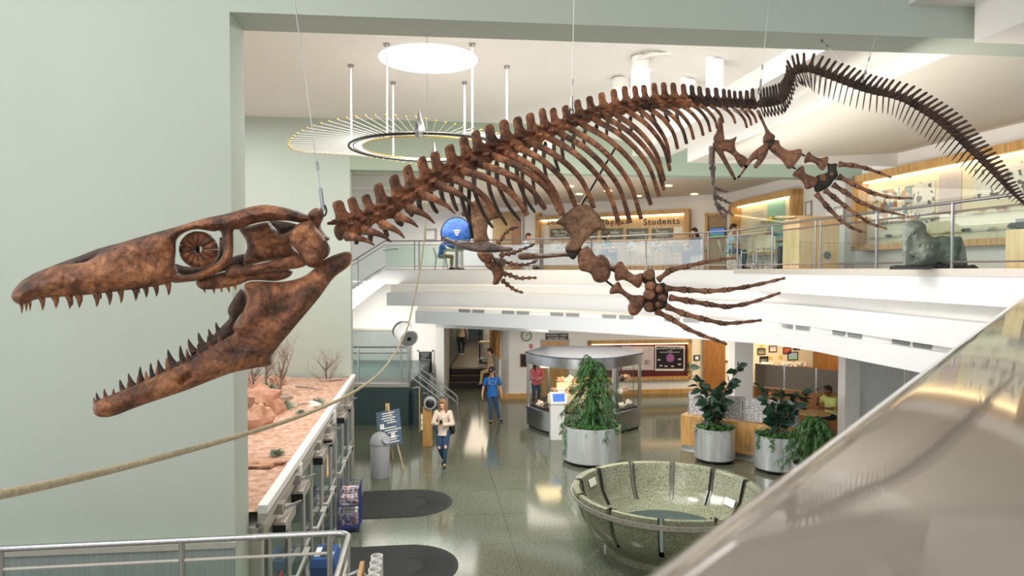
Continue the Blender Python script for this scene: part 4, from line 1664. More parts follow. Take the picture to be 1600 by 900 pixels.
# hind limb, far side
DB = 6.25
plate('ilium', Hc([(262, 20), (285, 20), (298, 110), (303, 165), (290, 182), (240, 180), (230, 150), (252, 100)]), DB, 0.03, 6, 'bone_foot')
plate('pubis', Hc([(228, 180), (300, 160), (345, 158), (384, 140), (372, 190), (388, 240), (455, 288), (425, 345), (398, 332), (362, 270), (305, 236), (300, 250), (378, 412), (364, 424), (262, 258), (235, 225)]), DB - 0.03, 0.03, 7, 'bone_foot')
for a, b, r0, rm_, r1 in (((222, 205), (218, 325), 10, 8, 9), ((226, 335), (226, 455), 9, 6, 6), ((232, 465), (243, 560), 6, 4.5, 5)):
    p, q = Hc([a, b])
    limb_bone('leg_bone', p, q, DB, DB + 0.05, r0, rm_, r1, 'bone_grey')
plate('tarsal', Hc([(205, 335), (240, 335), (245, 360), (205, 362)]), DB, 0.03, 4, 'bone_matrix', step=2.2)
digits([[(240, 480), (265, 487), (290, 497), (325, 503)], [(245, 535), (270, 547), (300, 560), (325, 573), (352, 585)],
        [(252, 585), (282, 608), (310, 630), (340, 645), (360, 660)], [(243, 565), (258, 605), (280, 645), (315, 683)]], Hc, DB + 0.04, DB + 0.1, 3.8, 2.0, 'bone_grey', 0.0, 0.5, True)


# --- suspension cables (each hangs on its own)
def cable(name, pts, r, m, label, group='cables of the skeleton', extra=None):
    mb = MB()
    mb.tube(pts, r, 6)
    o = mb.build(name, m)
    tag(o, label, 'cable', group)
    return o


def hang(top, d_top, bot, d_bot, label, ztop=9.7):
    a, b = P(top[0], top[1], d_top), P(bot[0], bot[1], d_bot)
    v = (a - b)
    e = b + v * ((ztop - b.z) / v.z)
    r = thing('suspension_cable', label, 'cable', b, 0, 'cables of the skeleton')
    mb = MB()
    mb.tube([e, b], 0.0024, 6)
    mb.build('wire', 'wire', r)
    mb = MB()
    t = v.normalized()
    mb.tube([b + t * 0.02, b + t * 0.12], 0.009, 8)
    mb.build('clamp', 'chrome', r)
    mb = MB()
    mb.tube([b + t * 0.20, b + t * 0.24], 0.007, 8)
    mb.build('crimp', 'chrome', r)
    mb = MB()
    mb.tube([b + Vector((0.012 * math.cos(a_), 0, 0.02 + 0.025 * math.sin(a_))) for a_ in np.linspace(0, 2 * math.pi, 13)], 0.004, 6)
    mb.build('shackle', 'black_metal', r)
    return r


hang((460, 0), 3.02, (506, 336), 3.08, 'thin steel cable holding the back of the skull')
hang((897, 0), 4.75, (893, 178), 4.75, 'thin steel cable holding the middle of the backbone')
hang((1202, 0), 5.8, (1187, 146), 5.8, 'thin steel cable holding the root of the tail')
hang((1385, 0), 6.2, (1347, 130), 6.25, 'thin steel cable holding the middle of the tail')
a, b = onz(1284, 62, 7.25), P(1345, 132, 6.3)
r = thing('suspension_cable', 'short slanting wire from the beam underside to the tail', 'cable', b, 0, 'cables of the skeleton')
mb = MB()
mb.tube([a, b], 0.002, 6)
mb.build('wire', 'wire', r)
mb = MB()
mb.tube([a + Vector((0, 0, 0.01)), a + Vector((0, 0, -0.03))], 0.012, 8)
mb.tube([a.lerp(b, 0.13), a.lerp(b, 0.18)], 0.009, 6)
mb.build('eye_bolt', 'chrome', r)
# ================================================================ CEILING THINGS
# white cylinder lights
def ceil_hit(px, py):
    """where a ray meets the stepped ceiling"""
    for z10 in range(8270, 7800, -4):
        q = onz(px, py, z10 / 1000)
        x2, x3 = s2(q.y)[0], s3(q.y)[0]
        zc_ = 8.27 if q.x < x3 else (8.27 - 0.41 * (q.x - x3) / (x2 - x3))
        if z10 / 1000 <= zc_ + 0.002:
            return q
    return onz(px, py, 7.86)


for px, py, bot, w, lab in ((970, 122, 168, 26, 'far left one'), (1001, 88, 152, 28, 'near left one by the round recess'),
                            (1077, 125, 172, 25, 'far right one'), (1118, 94, 160, 28, 'near right one by the ceiling step')):
    q = ceil_hit(px, py)
    L = (bot - py) * q.y / FPX
    r = w * 0.5 * q.y / FPX
    c = thing('cylinder_downlight', 'white cylinder light hanging from the ceiling, ' + lab, 'ceiling light', (q.x, q.y, q.z), 0, 'cylinder lights by the ceiling step')
    mb = MB()
    mb.lathe((q.x, q.y, q.z), [(r, 0.04), (r, -L), (r - 0.012, -L), (r - 0.02, -L + 0.08)], 32, close=False)
    mb.build('shade', 'white_paint', c)
    mb = MB()
    mb.lathe((q.x, q.y, q.z), [(r + 0.01, 0.03), (r + 0.012, -0.012), (r, -0.014)], 32, close=False)
    mb.build('ceiling_ring', 'grey_frame', c)
    mb = MB()
    mb.lathe((q.x, q.y, q.z - L + 0.08), [(0.001, 0), (r - 0.02, 0)], 24, close=False)
    mb.build('lamp', 'lamp_white', c)

# ring chandelier: black hoop, gold-tipped rods, hanging rods
CC = Vector((-1.36, 11.2, 6.87))
CR = 1.27
ch = thing('ring_chandelier', 'large hoop chandelier of fine gold tipped rods under the round skylight', 'chandelier', CC)
mb = MB()
mb.tube([CC + Vector((CR * math.cos(a), CR * math.sin(a), 0)) for a in np.linspace(0, 2 * math.pi, 73)], 0.02, 8, False)
mb.build('hoop', 'black_metal', ch)
mb = MB()
mb.tube([CC + Vector(((CR - 0.07) * math.cos(a), (CR - 0.07) * math.sin(a), 0)) for a in np.linspace(0, 2 * math.pi, 73)], 0.012, 8, False)
mb.build('inner_hoop', 'chrome', ch)
mb = MB()
mb.tube([CC + Vector(((CR - 0.22) * math.cos(a), (CR - 0.22) * math.sin(a), 0.0)) for a in np.linspace(0, 2 * math.pi, 73)], 0.012, 8, False)
mb.build('gold_hoop', 'gold', ch)
for px, top in ((548, 101), (604, 68), (614, 128), (726, 128), (738, 68), (792, 103)):
    q = onz(px, top, 8.27)
    mb = MB()
    mb.tube([(q.x, q.y, 8.27), (q.x, q.y, CC.z)], 0.014, 8)
    mb.build('hanging_rod', 'white_paint', ch)
    mb = MB()
    mb.lathe((q.x, q.y, 8.27), [(0.05, 0), (0.05, -0.03), (0.02, -0.05)], 16)
    mb.build('ceiling_rose', 'chrome', ch)
for k in range(92):
    a = 2 * math.pi * (k + 0.5) / 92
    ro = 2.04 + 0.14 * math.sin(2 * a + 0.6)
    zo = 0.02 + 0.08 * math.sin(3 * a + 0.8)
    u0 = Vector((math.cos(a), math.sin(a), 0))
    e = CC + u0 * ro + Vector((0, 0, zo))
    mb = MB()
    mb.tube([CC + u0 * (CR - 0.20) + Vector((0, 0, 0.005)), CC + u0 * CR + Vector((0, 0, 0.03)), e], 0.0042, 5)
    rd = mb.build('rod', 'white_paint', ch)
    mb = MB()
    mb.ball(e, 0.016, 8, 6)
    t_ = mb.build('gold_tip', 'gold', ch)
    t_.parent = rd
for dx, dy, z in ((-0.05, 1.27, 0.0), (0.02, -1.27, 0.0)):
    mb = MB()
    mb.lathe(CC + Vector((dx, dy, z)), [(0.03, -0.06), (0.07, -0.03), (0.085, 0.05), (0.06, 0.15), (0.02, 0.26), (0.004, 0.34)], 8)
    mb.build('crystal', 'chrome', ch)

# tin-can pendulum hanging low over the lobby, with its long slack rope
CD = 6.6
cA, cB = P(614, 514, CD), P(652, 531, CD)
can = thing('hanging_can', 'white metal can hanging on a cord in mid air, tilted to the right', 'can', (cA + cB) / 2)
top_c = P(625, 511, CD) ; bot_c = P(641, 538, CD - 0.06)
axis = (P(640, 531, CD - 0.10) - P(627, 514, CD + 0.06))
axis.normalize()
c0 = P(634, 523, CD)
h = 0.085
mb = MB()
mb.lathe(c0, [(0.088, -h), (0.092, -h), (0.095, -h + 0.012), (0.09, -h + 0.02), (0.09, h - 0.02), (0.095, h - 0.01), (0.093, h), (0.02, h - 0.006), (0.018, h - 0.03), (0.001, h - 0.03)], 36, axis=axis)
mb.build('can_body', 'white_paint', can)
mb = MB()
mb.lathe(c0, [(0.093, -h), (0.098, -h - 0.004), (0.098, -h - 0.02), (0.06, -h - 0.03), (0.001, -h - 0.03)], 36, axis=axis)
mb.build('can_lid', 'dark_steel', can)
mb = MB()
mb.lathe(c0, [(0.022, h - 0.004), (0.022, h + 0.002), (0.001, h + 0.002)], 18, axis=axis)
mb.build('drain_plug', 'black_metal', can)
mb = MB()
mb.lathe(c0, [(0.086, h - 0.006), (0.086, h - 0.001), (0.001, h - 0.001)], 30, axis=axis, close=False)
mb.build('can_end', 'grey_panel', can)
up0 = c0 + Vector((0.02, 0, 0.16))
for s in (-1, 1):
    mb = MB()
    sd = axis.cross(Vector((0, 1, 0.2))).normalized()
    mb.tube([c0 + sd * 0.096 * s + axis * 0.02, c0 + sd * 0.08 * s + Vector((0, -0.05, 0.07)), P(638, 508, CD - 0.08)], 0.005, 6)
    mb.build('bail_strap', 'white_paint', can)
rp = [(-30, 778, 1.95), (0, 773, 2.0), (130, 745, 2.35), (270, 710, 2.9), (390, 676, 3.5), (480, 646, 4.2), (545, 617, 4.9), (590, 586, 5.6), (615, 555, 6.1), (630, 528, 6.42), (638, 508, 6.5), (647, 466, 6.6), (655, 428, 6.7), (662, 380, 6.8),
      (668, 300, 6.9)]
pts = [tuple(P(*p)) for p in rp]
e = Vector(pts[-1])
line = spline(pts, 120)
mb = MB()
mb.tube([Vector(p) for p in line], [0.0155 * (1 - 0.42 * min(1, i / 80)) if i < 84 else 0.0075 for i in range(120)], 10)
rope = mb.build('slack_rope', 'rope')
tag(rope, 'long slack beige rope sagging across the hall and through the hanging can', 'rope')
mb = MB()
q = P(672, 52, 7.0)
mb.tube([e - Vector((0, 0, 0.03)), (e.x, e.y, 7.26)], 0.003, 6)
tag(mb.build('pendulum_wire', 'wire'), 'fine vertical wire from the beam down to the slack rope', 'wire')

# ================================================================ VESTIBULE with doors, desert diorama on its roof
VA, VB_ = Vector((-2.56, 6.8, 0)), Vector((-3.64, 15.4, 0))
vd = (VB_ - VA).normalized()
vn = Vector((vd.y, -vd.x, 0))            # towards the lobby
VL_ = (VB_ - VA).length
ROOF = 2.5
mb = MB()
mb.obox(VA - vn * 0.02, vd * VL_, -vn * 4.6, (0, 0, 0.02))
for v in range(len(mb.v)):
    mb.v[v] = (mb.v[v][0], mb.v[v][1], mb.v[v][2] + 2.30)
st('ceiling_vestibule', mb, 'white_wall')
mb = MB()
mb.obox(VA + Vector((0, 0, 2.44)), vd * VL_, vn * 0.10, (0, 0, 0.09))
st('trim_10', mb, 'white_paint', 0.006)
mb = MB()
mb.obox(VA + Vector((0, 0, 2.16)), vd * VL_, vn * 0.04, (0, 0, 0.28))
mb.obox(VA + Vector((0, 0, 2.30)), vd * VL_, vn * 0.07, (0, 0, 0.05))
st('trim_11', mb, 'aluminium', 0.004)
mb = MB()
mb.obox(VA - vn * 0.15, vd * 0.1, vn * 0.19, (0, 0, 2.3))
mb.obox(VB_ - vn * 0.15 - vd * 0.05, vd * 0.12, vn * 0.2, (0, 0, 2.5))
st('trim_12', mb, 'aluminium', 0.004)
mb = MB()
mb.obox(VA - vn * 2.4, vd * VL_, -vn * 0.1, (0, 0, 2.3))
st('wall_vestibule', mb, 'white_wall')


def bay(t0, t1, kind, no, hinge=1, closer=True, label=None):
    """one bay of the door wall between distances t0..t1 from its near end"""
    nm = ('door_%d' if kind == 'door' else 'window_%d') % no
    root = bpy.data.objects.new(nm, None)
    COL.objects.link(root)
    root.location = VA + vd * t0
    root['kind'] = 'structure'
    fw = 0.09 if kind == 'door' else 0.05
    o = VA + vd * t0
    W = t1 - t0
    z0, z1 = 0.01, 2.16
    mb = MB()
    dz = vn * 0.045
    back = -vn * 0.02
    for a, b, c, d in ((0, fw, z0, z1), (W - fw, W, z0, z1), (0, W, z0, z0 + (0.22 if kind == 'door' else 0.1)), (0, W, z1 - fw, z1)):
        mb.obox(o + back + vd * a + Vector((0, 0, c)), vd * (b - a), dz, (0, 0, d - c))
    if kind != 'door':
        mb.obox(o + back + Vector((0, 0, 1.0)), vd * W, dz, (0, 0, 0.05))
    fr = mb.build('door_frame' if kind == 'door' else 'window_frame', 'grey_frame', root, bev=0.004)
    mb = MB()
    mb.obox(o + vd * fw + Vector((0, 0, z0 + 0.1)), vd * (W - 2 * fw), vn * 0.008, (0, 0, z1 - z0 - 0.16))
    mb.build('glass_pane', 'door_glass', root)
    if kind == 'door':
        mb = MB()
        zb = 1.02
        mb.obox(o + vd * 0.06 + vn * 0.06 + Vector((0, 0, zb)), vd * (W - 0.12), vn * 0.035, (0, 0, 0.06))
        mb.obox(o + vd * 0.03 + vn * 0.02 + Vector((0, 0, zb - 0.02)), vd * 0.08, vn * 0.08, (0, 0, 0.1))
        mb.obox(o + vd * (W - 0.30) + vn * 0.02 + Vector((0, 0, zb - 0.02)), vd * 0.25, vn * 0.085, (0, 0, 0.1))
        mb.build('push_bar', 'aluminium', root, bev=0.006)
        mb = MB()
        mb.obox(o + vd * (W - 0.2) + vn * 0.10 + Vector((0, 0, zb - 0.01)), vd * 0.12, vn * 0.02, (0, 0, 0.08))
        mb.build('latch_case', 'black_plastic', root, bev=0.006)
        if closer:
            c0 = o + vd * (0.12) + vn * 0.03 + Vector((0, 0, 2.02))
            mb = MB()
            mb.obox(c0, vd * 0.62, vn * 0.13, (0, 0, 0.13))
            cb = mb.build('door_closer', 'aluminium', root, bev=0.008)
            for a, ln in ((-0.012, 0.012), (0.62, 0.012)):
                mb = MB()
                mb.obox(c0 + vd * a - vn * 0.005 - Vector((0, 0, .008)), vd * ln, vn * 0.14, (0, 0, 0.10))
                e_ = mb.build('end_cap', 'black_plastic', root)
                e_.parent = cb
            mb = MB()
            mb.tube([c0 + vd * 0.4 + vn * 0.07 + Vector((0, 0, 0.13)), c0 + vd * 0.55 + vn * 0.2 + Vector((0, 0, 0.17)), c0 + vd * 0.1 + vn * 0.1 + Vector((0, 0, 0.25))], 0.013, 6)
            ar = mb.build('closer_arm', 'chrome', root)
            ar.parent = cb
            mb = MB()
            mb.obox(c0 + vd * 0.02 + vn * 0.0 + Vector((0, 0, 0.2)), vd * 0.14, vn * 0.1, (0, 0, 0.12))
            br = mb.build('closer_bracket', 'grey_frame', root, bev=0.006)
            br.parent = cb
    return root


t = 0.12
plan = [('w', 0.30), ('d', 0.98), ('d', 0.98), ('w', 0.55), ('d', 0.98), ('d', 0.98), ('w', 0.6), ('d', 0.98), ('d', 0.98), ('w', 0.6)]
nd, nw = 0, 1
scale = (VL_ - 0.2) / sum(p[1] for p in plan)
for k, wd in plan:
    if k == 'd':
        nd += 1
        bay(t, t + wd * scale - 0.01, 'door', nd)
    else:
        nw += 1
        bay(t, t + wd * scale - 0.01, 'window', nw)
    t += wd * scale

# small things on the door wall
for tt, lab in ((1.75, 'near white box with rounded corners on the door header'), (5.05, 'farther white box on the door header')):
    o = VA + vd * tt + vn * 0.05 + Vector((0, 0, 2.2))
    mb = MB()
    mb.obox(o, vd * 0.16, vn * 0.06, (0, 0, 0.24))
    tag(mb.build('motion_sensor', 'white_plastic', None, bev=0.02), lab, 'sensor')
for tt, z, lab, col, h in ((0.75, 1.15, 'red notice stuck on the nearest glass door', 'red_sign', 0.3), (8.62, 1.55, 'small red fire call point at the far end of the door wall', 'red_sign', 0.16)):
    o = VA + vd * tt + vn * 0.035 + Vector((0, 0, z))
    s = thing('wall_notice', lab, 'sign', o)
    mb = MB()
    mb.obox(o, vd * 0.2, vn * 0.012, (0, 0, h))
    mb.build('panel', col, s, bev=0.003)
    if h > 0.2:
        for i in range(3):
            mb = MB()
            mb.obox(o + vd * 0.03 + vn * 0.012 + Vector((0, 0, 0.05 + 0.07 * i)), vd * (0.14 - 0.03 * i), vn * 0.002, (0, 0, 0.025))
            mb.build('print_line', 'paper', s)
o = VA + vd * 4.35 + vn * 0.04 + Vector((0, 0, 1.45))
f = thing('wooden_notice_frame', 'narrow wooden picture frame fixed on the door wall', 'frame', o)
mb = MB()
for a, b, c, d in ((0, 0.03, 0, 0.45), (0.27, 0.3, 0, 0.45), (0, 0.3, 0, 0.03), (0, 0.3, 0.42, 0.45)):
    mb.obox(o + vd * a + Vector((0, 0, c)), vd * (b - a), vn * 0.02, (0, 0, d - c))
mb.build('frame', 'oak', f)
mb = MB()
mb.obox(o + vd * 0.02 + Vector((0, 0, 0.02)), vd * 0.26, vn * 0.008, (0, 0, 0.41))
mb.build('sheet', 'paper', f)

# desert diorama on the vestibule roof
mb = MB()
nx, ny = 60, 90
vs = []
for j in range(ny + 1):
    for i in range(nx + 1):
        s_, t_ = i / nx, j / ny
        q = VA + vd * (0.02 + t_ * (VL_ - 0.1)) - vn * (0.0 + s_ * 4.4)
        e = Vector((q.x, q.y, 0))
        hh = 2.46 + 0.16 * s_ * t_ + 0.10 * s_ * noise.fractal(e * 0.9, 0.8, 2, 4) + 0.03 * min(1, s_ * 8) * noise.fractal(e * 4, 0.7, 2, 4)
        vs.append((q.x, q.y, hh))
fs = [(j * (nx + 1) + i, j * (nx + 1) + i + 1, (j + 1) * (nx + 1) + i + 1, (j + 1) * (nx + 1) + i) for j in range(ny) for i in range(nx)]
mb.add(vs, fs)
o = mb.build('desert_sand', 'sand')
o['kind'] = 'stuff'
tag(o, 'reddish desert sand covering the roof of the vestibule', 'sand')


def sandz(x, y):
    best = min(vs, key=lambda p: (p[0] - x) ** 2 + (p[1] - y) ** 2)
    return best[2]


def on_sand(px, py):
    q = onz(px, py, 2.55)
    return Vector((q.x, q.y, sandz(q.x, q.y)))


def shrub(base, h, spread, seed, m, label, lean=0.0, nb=7, name='dry_shrub'):
    rr = random.Random(seed)
    root = thing(name, label, 'shrub', base, 0, 'dead shrubs in the diorama')
    trunk, tw = MB(), MB()

    def grow(mbx, p, v, L, r, lev):
        pts, q = [p], p
        for i in range(4):
            v = (v + Vector((rr.uniform(-.3, .3), rr.uniform(-.3, .3), rr.uniform(-.12, .22)))).normalized()
            q = q + v * L / 4
            pts.append(q)
        (mbx if lev < 2 else tw).tube(pts, [r * (1 - 0.16 * i) for i in range(5)], 5 if lev < 2 else 4)
        if lev < 4:
            for i in range(3 if lev else nb):
                k = rr.choice(pts[1:] if lev else pts[0:3])
                d_ = (v * 0.5 + Vector((rr.uniform(-1, 1) * spread + lean * 0.4, rr.uniform(-1, 1) * spread, rr.uniform(0.25, 1.1)))).normalized()
                grow(mbx, k, d_, L * rr.uniform(0.5, 0.75), r * 0.5, lev + 1)
    grow(trunk, base - Vector((0, 0, 0.05)), Vector((lean, 0, 1)).normalized(), h * 0.5, h * 0.024, 0)
    trunk.build('branches', 'twig', root)
    tw.build('twigs', m, root)
    return root


shrub(on_sand(438, 612), 1.5, 0.85, 3, 'twig_pale', 'tallest dead shrub in the diorama with a bleached twisted trunk', 0.15)
shrub(on_sand(511, 589), 1.15, 1.0, 9, 'twig_pale', 'dark twigged dead shrub at the far right end of the sand', -0.1)
shrub(on_sand(416, 597), 1.2, 0.8, 5, 'twig_pale', 'dead shrub behind the red rocks at the left of the sand', -0.2)
shrub(on_sand(393, 600), 1.1, 0.8, 15, 'twig_pale', 'pale dead shrub half hidden by the green pillar', 0.1)
for i, (px, py, sz, lab) in enumerate([(442, 634, 0.30, 'grey green sage tuft beside the red rocks'), (496, 626, 0.17, 'small sage tuft on bare sand near the white ledge'),
                                       (420, 609, 0.24, 'sage tuft at the foot of the dead shrubs'), (432, 702, 0.12, 'nearest small sage tuft on the sand'), (470, 640, 0.10, 'tiny sage tuft between rope and rocks')]):
    b = on_sand(px, py)
    rr = random.Random(i)
    mb = MB()
    for k in range(140):
        a, e_ = rr.uniform(0, 6.28), rr.uniform(0.15, 1.3)
        L = sz * rr.uniform(0.6, 1.2)
        v = Vector((math.cos(a) * math.cos(e_), math.sin(a) * math.cos(e_), math.sin(e_) * 0.8))
        mb.tube([b, b + v * L * 0.5 + Vector((0, 0, 0.02)), b + v * L], [0.006, 0.007, 0.002], 3)
    tag(mb.build('sage_tuft', 'sage'), lab, 'plant', 'sage tufts in the diorama')
for i, (px, py, r, sc, lab) in enumerate([(404, 640, 0.42, (0.9, 1, 0.75), 'largest red rock at the left edge of the sand'), (413, 655, 0.24, (0.7, 0.9, 0.8), 'pointed red rock in front of the largest one'), (395, 662, 0.3, (0.8, 1, 0.8), 'red rock against the green pillar'),
                                          (435, 598, 0.16, (1, 1, 0.8), 'small orange rock behind the tallest dead shrub'), (405, 716, 0.26, (1.1, 0.7, 0.22), 'flat red stone slab half buried in the near sand'), (490, 629, 0.10, (1.2, 1, 0.7), 'small white stone next to the sage tuft')]):
    b = on_sand(px, py)
    mb = MB()
    mb.rock(b + Vector((0, 0, r * sc[2] * 0.45)), r, i + 2, sc, 0.45)
    tag(mb.build('rock', 'rock_red' if i != 5 else 'mineral_white'), lab, 'rock', 'rocks in the diorama')
for i, (pa_, pb_, r, lab) in enumerate([((418, 622), (458, 617), 0.045, 'bleached log lying behind the rocks'), ((500, 591), (537, 588), 0.03, 'dark dead branch lying under the far right shrub'), ((462, 600), (500, 604), 0.02, 'thin stick lying on the sand in mid distance'),
                                        ((466, 627), (482, 624), 0.016, 'short dark stick near the small white stone')]):
    a_, b_ = on_sand(*pa_), on_sand(*pb_)
    mid = (a_ + b_) / 2 + Vector((0, 0, 0.03))
    mb = MB()
    mb.tube([a_ + Vector((0, 0, r * .7)), mid, b_ + Vector((0, 0, r * .7))], [r, r * 0.9, r * 0.5], 8)
    tag(mb.build('fallen_branch', 'twig_pale'), lab, 'branch', 'fallen wood in the diorama')

# ================================================================ GROUND FLOOR THINGS
# two dark half-oval mats in front of the doors
for py0, py1, px_end, lab in ((763, 805, 706, 'farther dark rubber mat with a rounded end in front of the doors'), (848, 920, 716, 'nearer dark rubber mat with a rounded end, cut by the railing')):
    d0, d1 = onz(640, py0, 0).y, onz(640, py1, 0).y
    dc, hw = (d0 + d1) / 2, (d0 - d1) / 2
    ex = onz(px_end, (py0 + py1) / 2 if py1 < 900 else 882, 0).x
    wl = VA + vd * ((dc - VA.y) / vd.y)
    c = Vector((ex, dc, 0))
    L = (Vector((wl.x, wl.y, 0)) + BX * 0.2 - c).length
    o0 = c - BX * hw
    poly = []
    for a in np.linspace(-90, 90, 25):
        poly.append((o0 + BX * hw * math.cos(R(a)) + AX * hw * math.sin(R(a))))
    q = c - BX * (L - 0.12)
    poly += [q + AX * hw, q - AX * hw]
    r = thing('floor_mat', lab, 'mat', (o0.x, o0.y, 0), 0, 'rubber mats at the doors')
    mb = MB()
    mb.prism([(p.x, p.y) for p in poly], 0.0, 0.012)
    mb.build('mat_base', 'mat_rubber', r)
    mb = MB()
    for k in range(36):
        a = R(-86 + 172 * k / 35)
        p0, p1 = o0 + (BX * math.cos(a) + AX * math.sin(a)) * hw * 0.35, o0 + (BX * math.cos(a) + AX * math.sin(a)) * hw * 0.92
        n_ = Vector((-(p1 - p0).y, (p1 - p0).x, 0)).normalized() * 0.008
        mb.obox(p0 - n_ + Vector((0, 0, 0.012)), p1 - p0, n_ * 2, (0, 0, 0.004))
    rb = mb.build('ribs', 'mat_rubber', r)
    rb['kind'] = 'stuff'

# domed grey waste bin
b = onz(594, 745, 0)
t_ = thing('waste_bin', 'grey round waste bin with domed lid beside the easel sign', 'waste bin', b)
mb = MB()
mb.lathe(b, [(0.215, 0), (0.225, 0.02), (0.225, 0.78), (0.22, 0.8)], 32)
mb.build('bin_body', 'grey_bin', t_)
mb = MB()
mb.lathe(b, [(0.235, 0.78), (0.24, 0.80), (0.235, 0.83), (0.22, 0.90), (0.18, 0.98), (0.11, 1.04), (0.03, 1.065), (0.001, 1.065)], 32)
lid = mb.build('dome_lid', 'grey_bin', t_)
mb = MB()
mb.lathe(b + Vector((0.15, -0.14, 0.9)), [(0.1, -0.05), (0.1, 0.05), (0.001, 0.05)], 18, axis=(0.6, -0.6, 0.5))
mb.build('flap', 'grey_bin', t_)

# easel with the navy notice board
b = onz(612, 724, 0)
es = thing('easel_sign', 'navy notice board with white print standing on a wooden easel', 'sign', b)
tl, tr, br_, bl = P(587.5, 645, 16.75), P(624, 638, 17.0), P(629, 695, 16.75), P(592, 700, 16.5)
nrm = (tr - tl).cross(bl - tl).normalized()
if nrm.y > 0:
    nrm = -nrm
mb = MB()
mb.obox(tl, tr - tl, bl - tl, -nrm * 0.02)
mb.build('board', 'sign_navy', es)
X_, Y_ = (tr - tl), (bl - tl)
rr = random.Random(4)
for i in range(13):
    y_ = 0.06 + 0.07 * i
    if i in (5, 9):
        continue
    w_ = rr.uniform(0.45, 0.8)
    x_ = 0.5 - w_ / 2 if i < 3 or i in (6, 10) else 0.3
    if i in (4, 8):
        x_, w_ = 0.42, 0.45
    mb = MB()
    mb.obox(tl + X_ * x_ + Y_ * y_ + nrm * 0.001, X_ * w_ * (0.9 if x_ > 0.25 else 1), Y_ * 0.026, nrm * 0.002)
    mb.build('print_line', 'paper', es)
for x_, y_ in ((0.12, 0.36), (0.55, 0.66)):
    mb = MB()
    mb.obox(tl + X_ * x_ + Y_ * y_ + nrm * 0.001, X_ * 0.17, Y_ * 0.14, nrm * 0.003)
    ph = mb.build('portrait_photo', 'paper', es)
    mb = MB()
    c_ = tl + X_ * (x_ + 0.085) + Y_ * (y_ + 0.05) + nrm * 0.005
    mb.ball(c_, 0.022, 8, 6, (1, 0.2, 1.2))
    k_ = mb.build('portrait', 'skin', es)
    k_.parent = ph
mid = (tl + tr) / 2
for q in (onz(593, 727, 0), onz(631, 733, 0)):
    mb = MB()
    mb.tube([mid - nrm * 0.03 + Vector((0, 0, 0.12)), Vector((q.x, q.y, 0.0))], 0.018, 6)
    mb.build('easel_leg', 'pale_oak', es)
mb = MB()
mb.tube([mid - nrm * 0.05 + Vector((0, 0, 0.12)), Vector((mid.x, mid.y + 0.7, 0.0))], 0.018, 6)
mb.build('easel_leg', 'pale_oak', es)
mb = MB()
mb.obox(mid - nrm * 0.035 + Vector((-0.05, 0, -0.02)), (0.1, 0, 0), (0, 0.03, 0), (0, 0, 0.2))
mb.build('easel_head', 'pale_oak', es)

# blue wire rack of newspapers by the doors
b = onz(545, 828, 0) + Vector((0, 0.1, 0))
rk = thing('newspaper_rack', 'blue wire rack stacked with newspapers beside the glass doors', 'rack', b)
hw_, hd, zt = 0.19, 0.26, 0.84


def rackpt(u_, v_, z):
    return b + BX * u_ + AX * v_ + Vector((0, 0, z))


mb = MB()
for u_ in (-hw_, hw_):
    for v_ in (-hd, hd):
        mb.tube([rackpt(u_, v_, 0), rackpt(u_, v_, zt)], 0.008, 6)
for z in np.linspace(0.06, zt, 13):
    mb.tube([rackpt(hw_, -hd, z), rackpt(hw_, hd, z)], 0.0035, 4)
    mb.tube([rackpt(-hw_, -hd, z), rackpt(hw_, -hd, z)], 0.0035, 4)
    mb.tube([rackpt(-hw_, hd, z), rackpt(hw_, hd, z)], 0.0035, 4)
for v_ in np.linspace(-hd, hd, 9):
    mb.tube([rackpt(hw_, v_, 0.06), rackpt(hw_, v_, zt)], 0.0035, 4)
for u_ in np.linspace(-hw_, hw_, 6):
    mb.tube([rackpt(u_, -hd, 0.06), rackpt(u_, -hd, zt)], 0.0035, 4)
wm = mat('rack_blue', '2F3E78', 0.4)
mb.build('wire_frame', 'rack_blue', rk)
mb = MB()
for z in (0.08, 0.5):
    mb.obox(rackpt(-hw_, -hd, z), BX * 2 * hw_, AX * 2 * hd, (0, 0, 0.012))
mb.build('shelf', 'rack_blue', rk)
for i, (z, h_, v0, lab) in enumerate(((0.512, 0.14, -0.24, 'front pile of newspapers in the blue wire rack'), (0.512, 0.22, 0.02, 'taller rear pile of newspapers in the blue wire rack'), (0.093, 0.16, -0.1, 'low pile of newspapers at the bottom of the blue rack'))):
    mb = MB()
    for k in range(int(h_ / 0.02)):
        j = random.Random(i * 50 + k)
        mb.obox(rackpt(-0.16 + j.uniform(-.012, .012), v0 + j.uniform(-.01, .01), z + 0.02 * k), BX * 0.32, AX * 0.22, (0, 0, 0.018))
    tag(mb.build('newspaper_pile', 'newsprint'), lab, 'newspapers', 'newspaper piles in the rack')

# blue recycling bin
b = onz(505, 866, 1.02)
b = Vector((b.x, b.y + 0.1, 0))
rb = thing('recycling_bin', 'blue plastic recycling bin with slotted lid by the doors', 'recycling bin', b)


def bp(u_, v_, z):
    return b + BX * u_ + AX * v_ + Vector((0, 0, z))


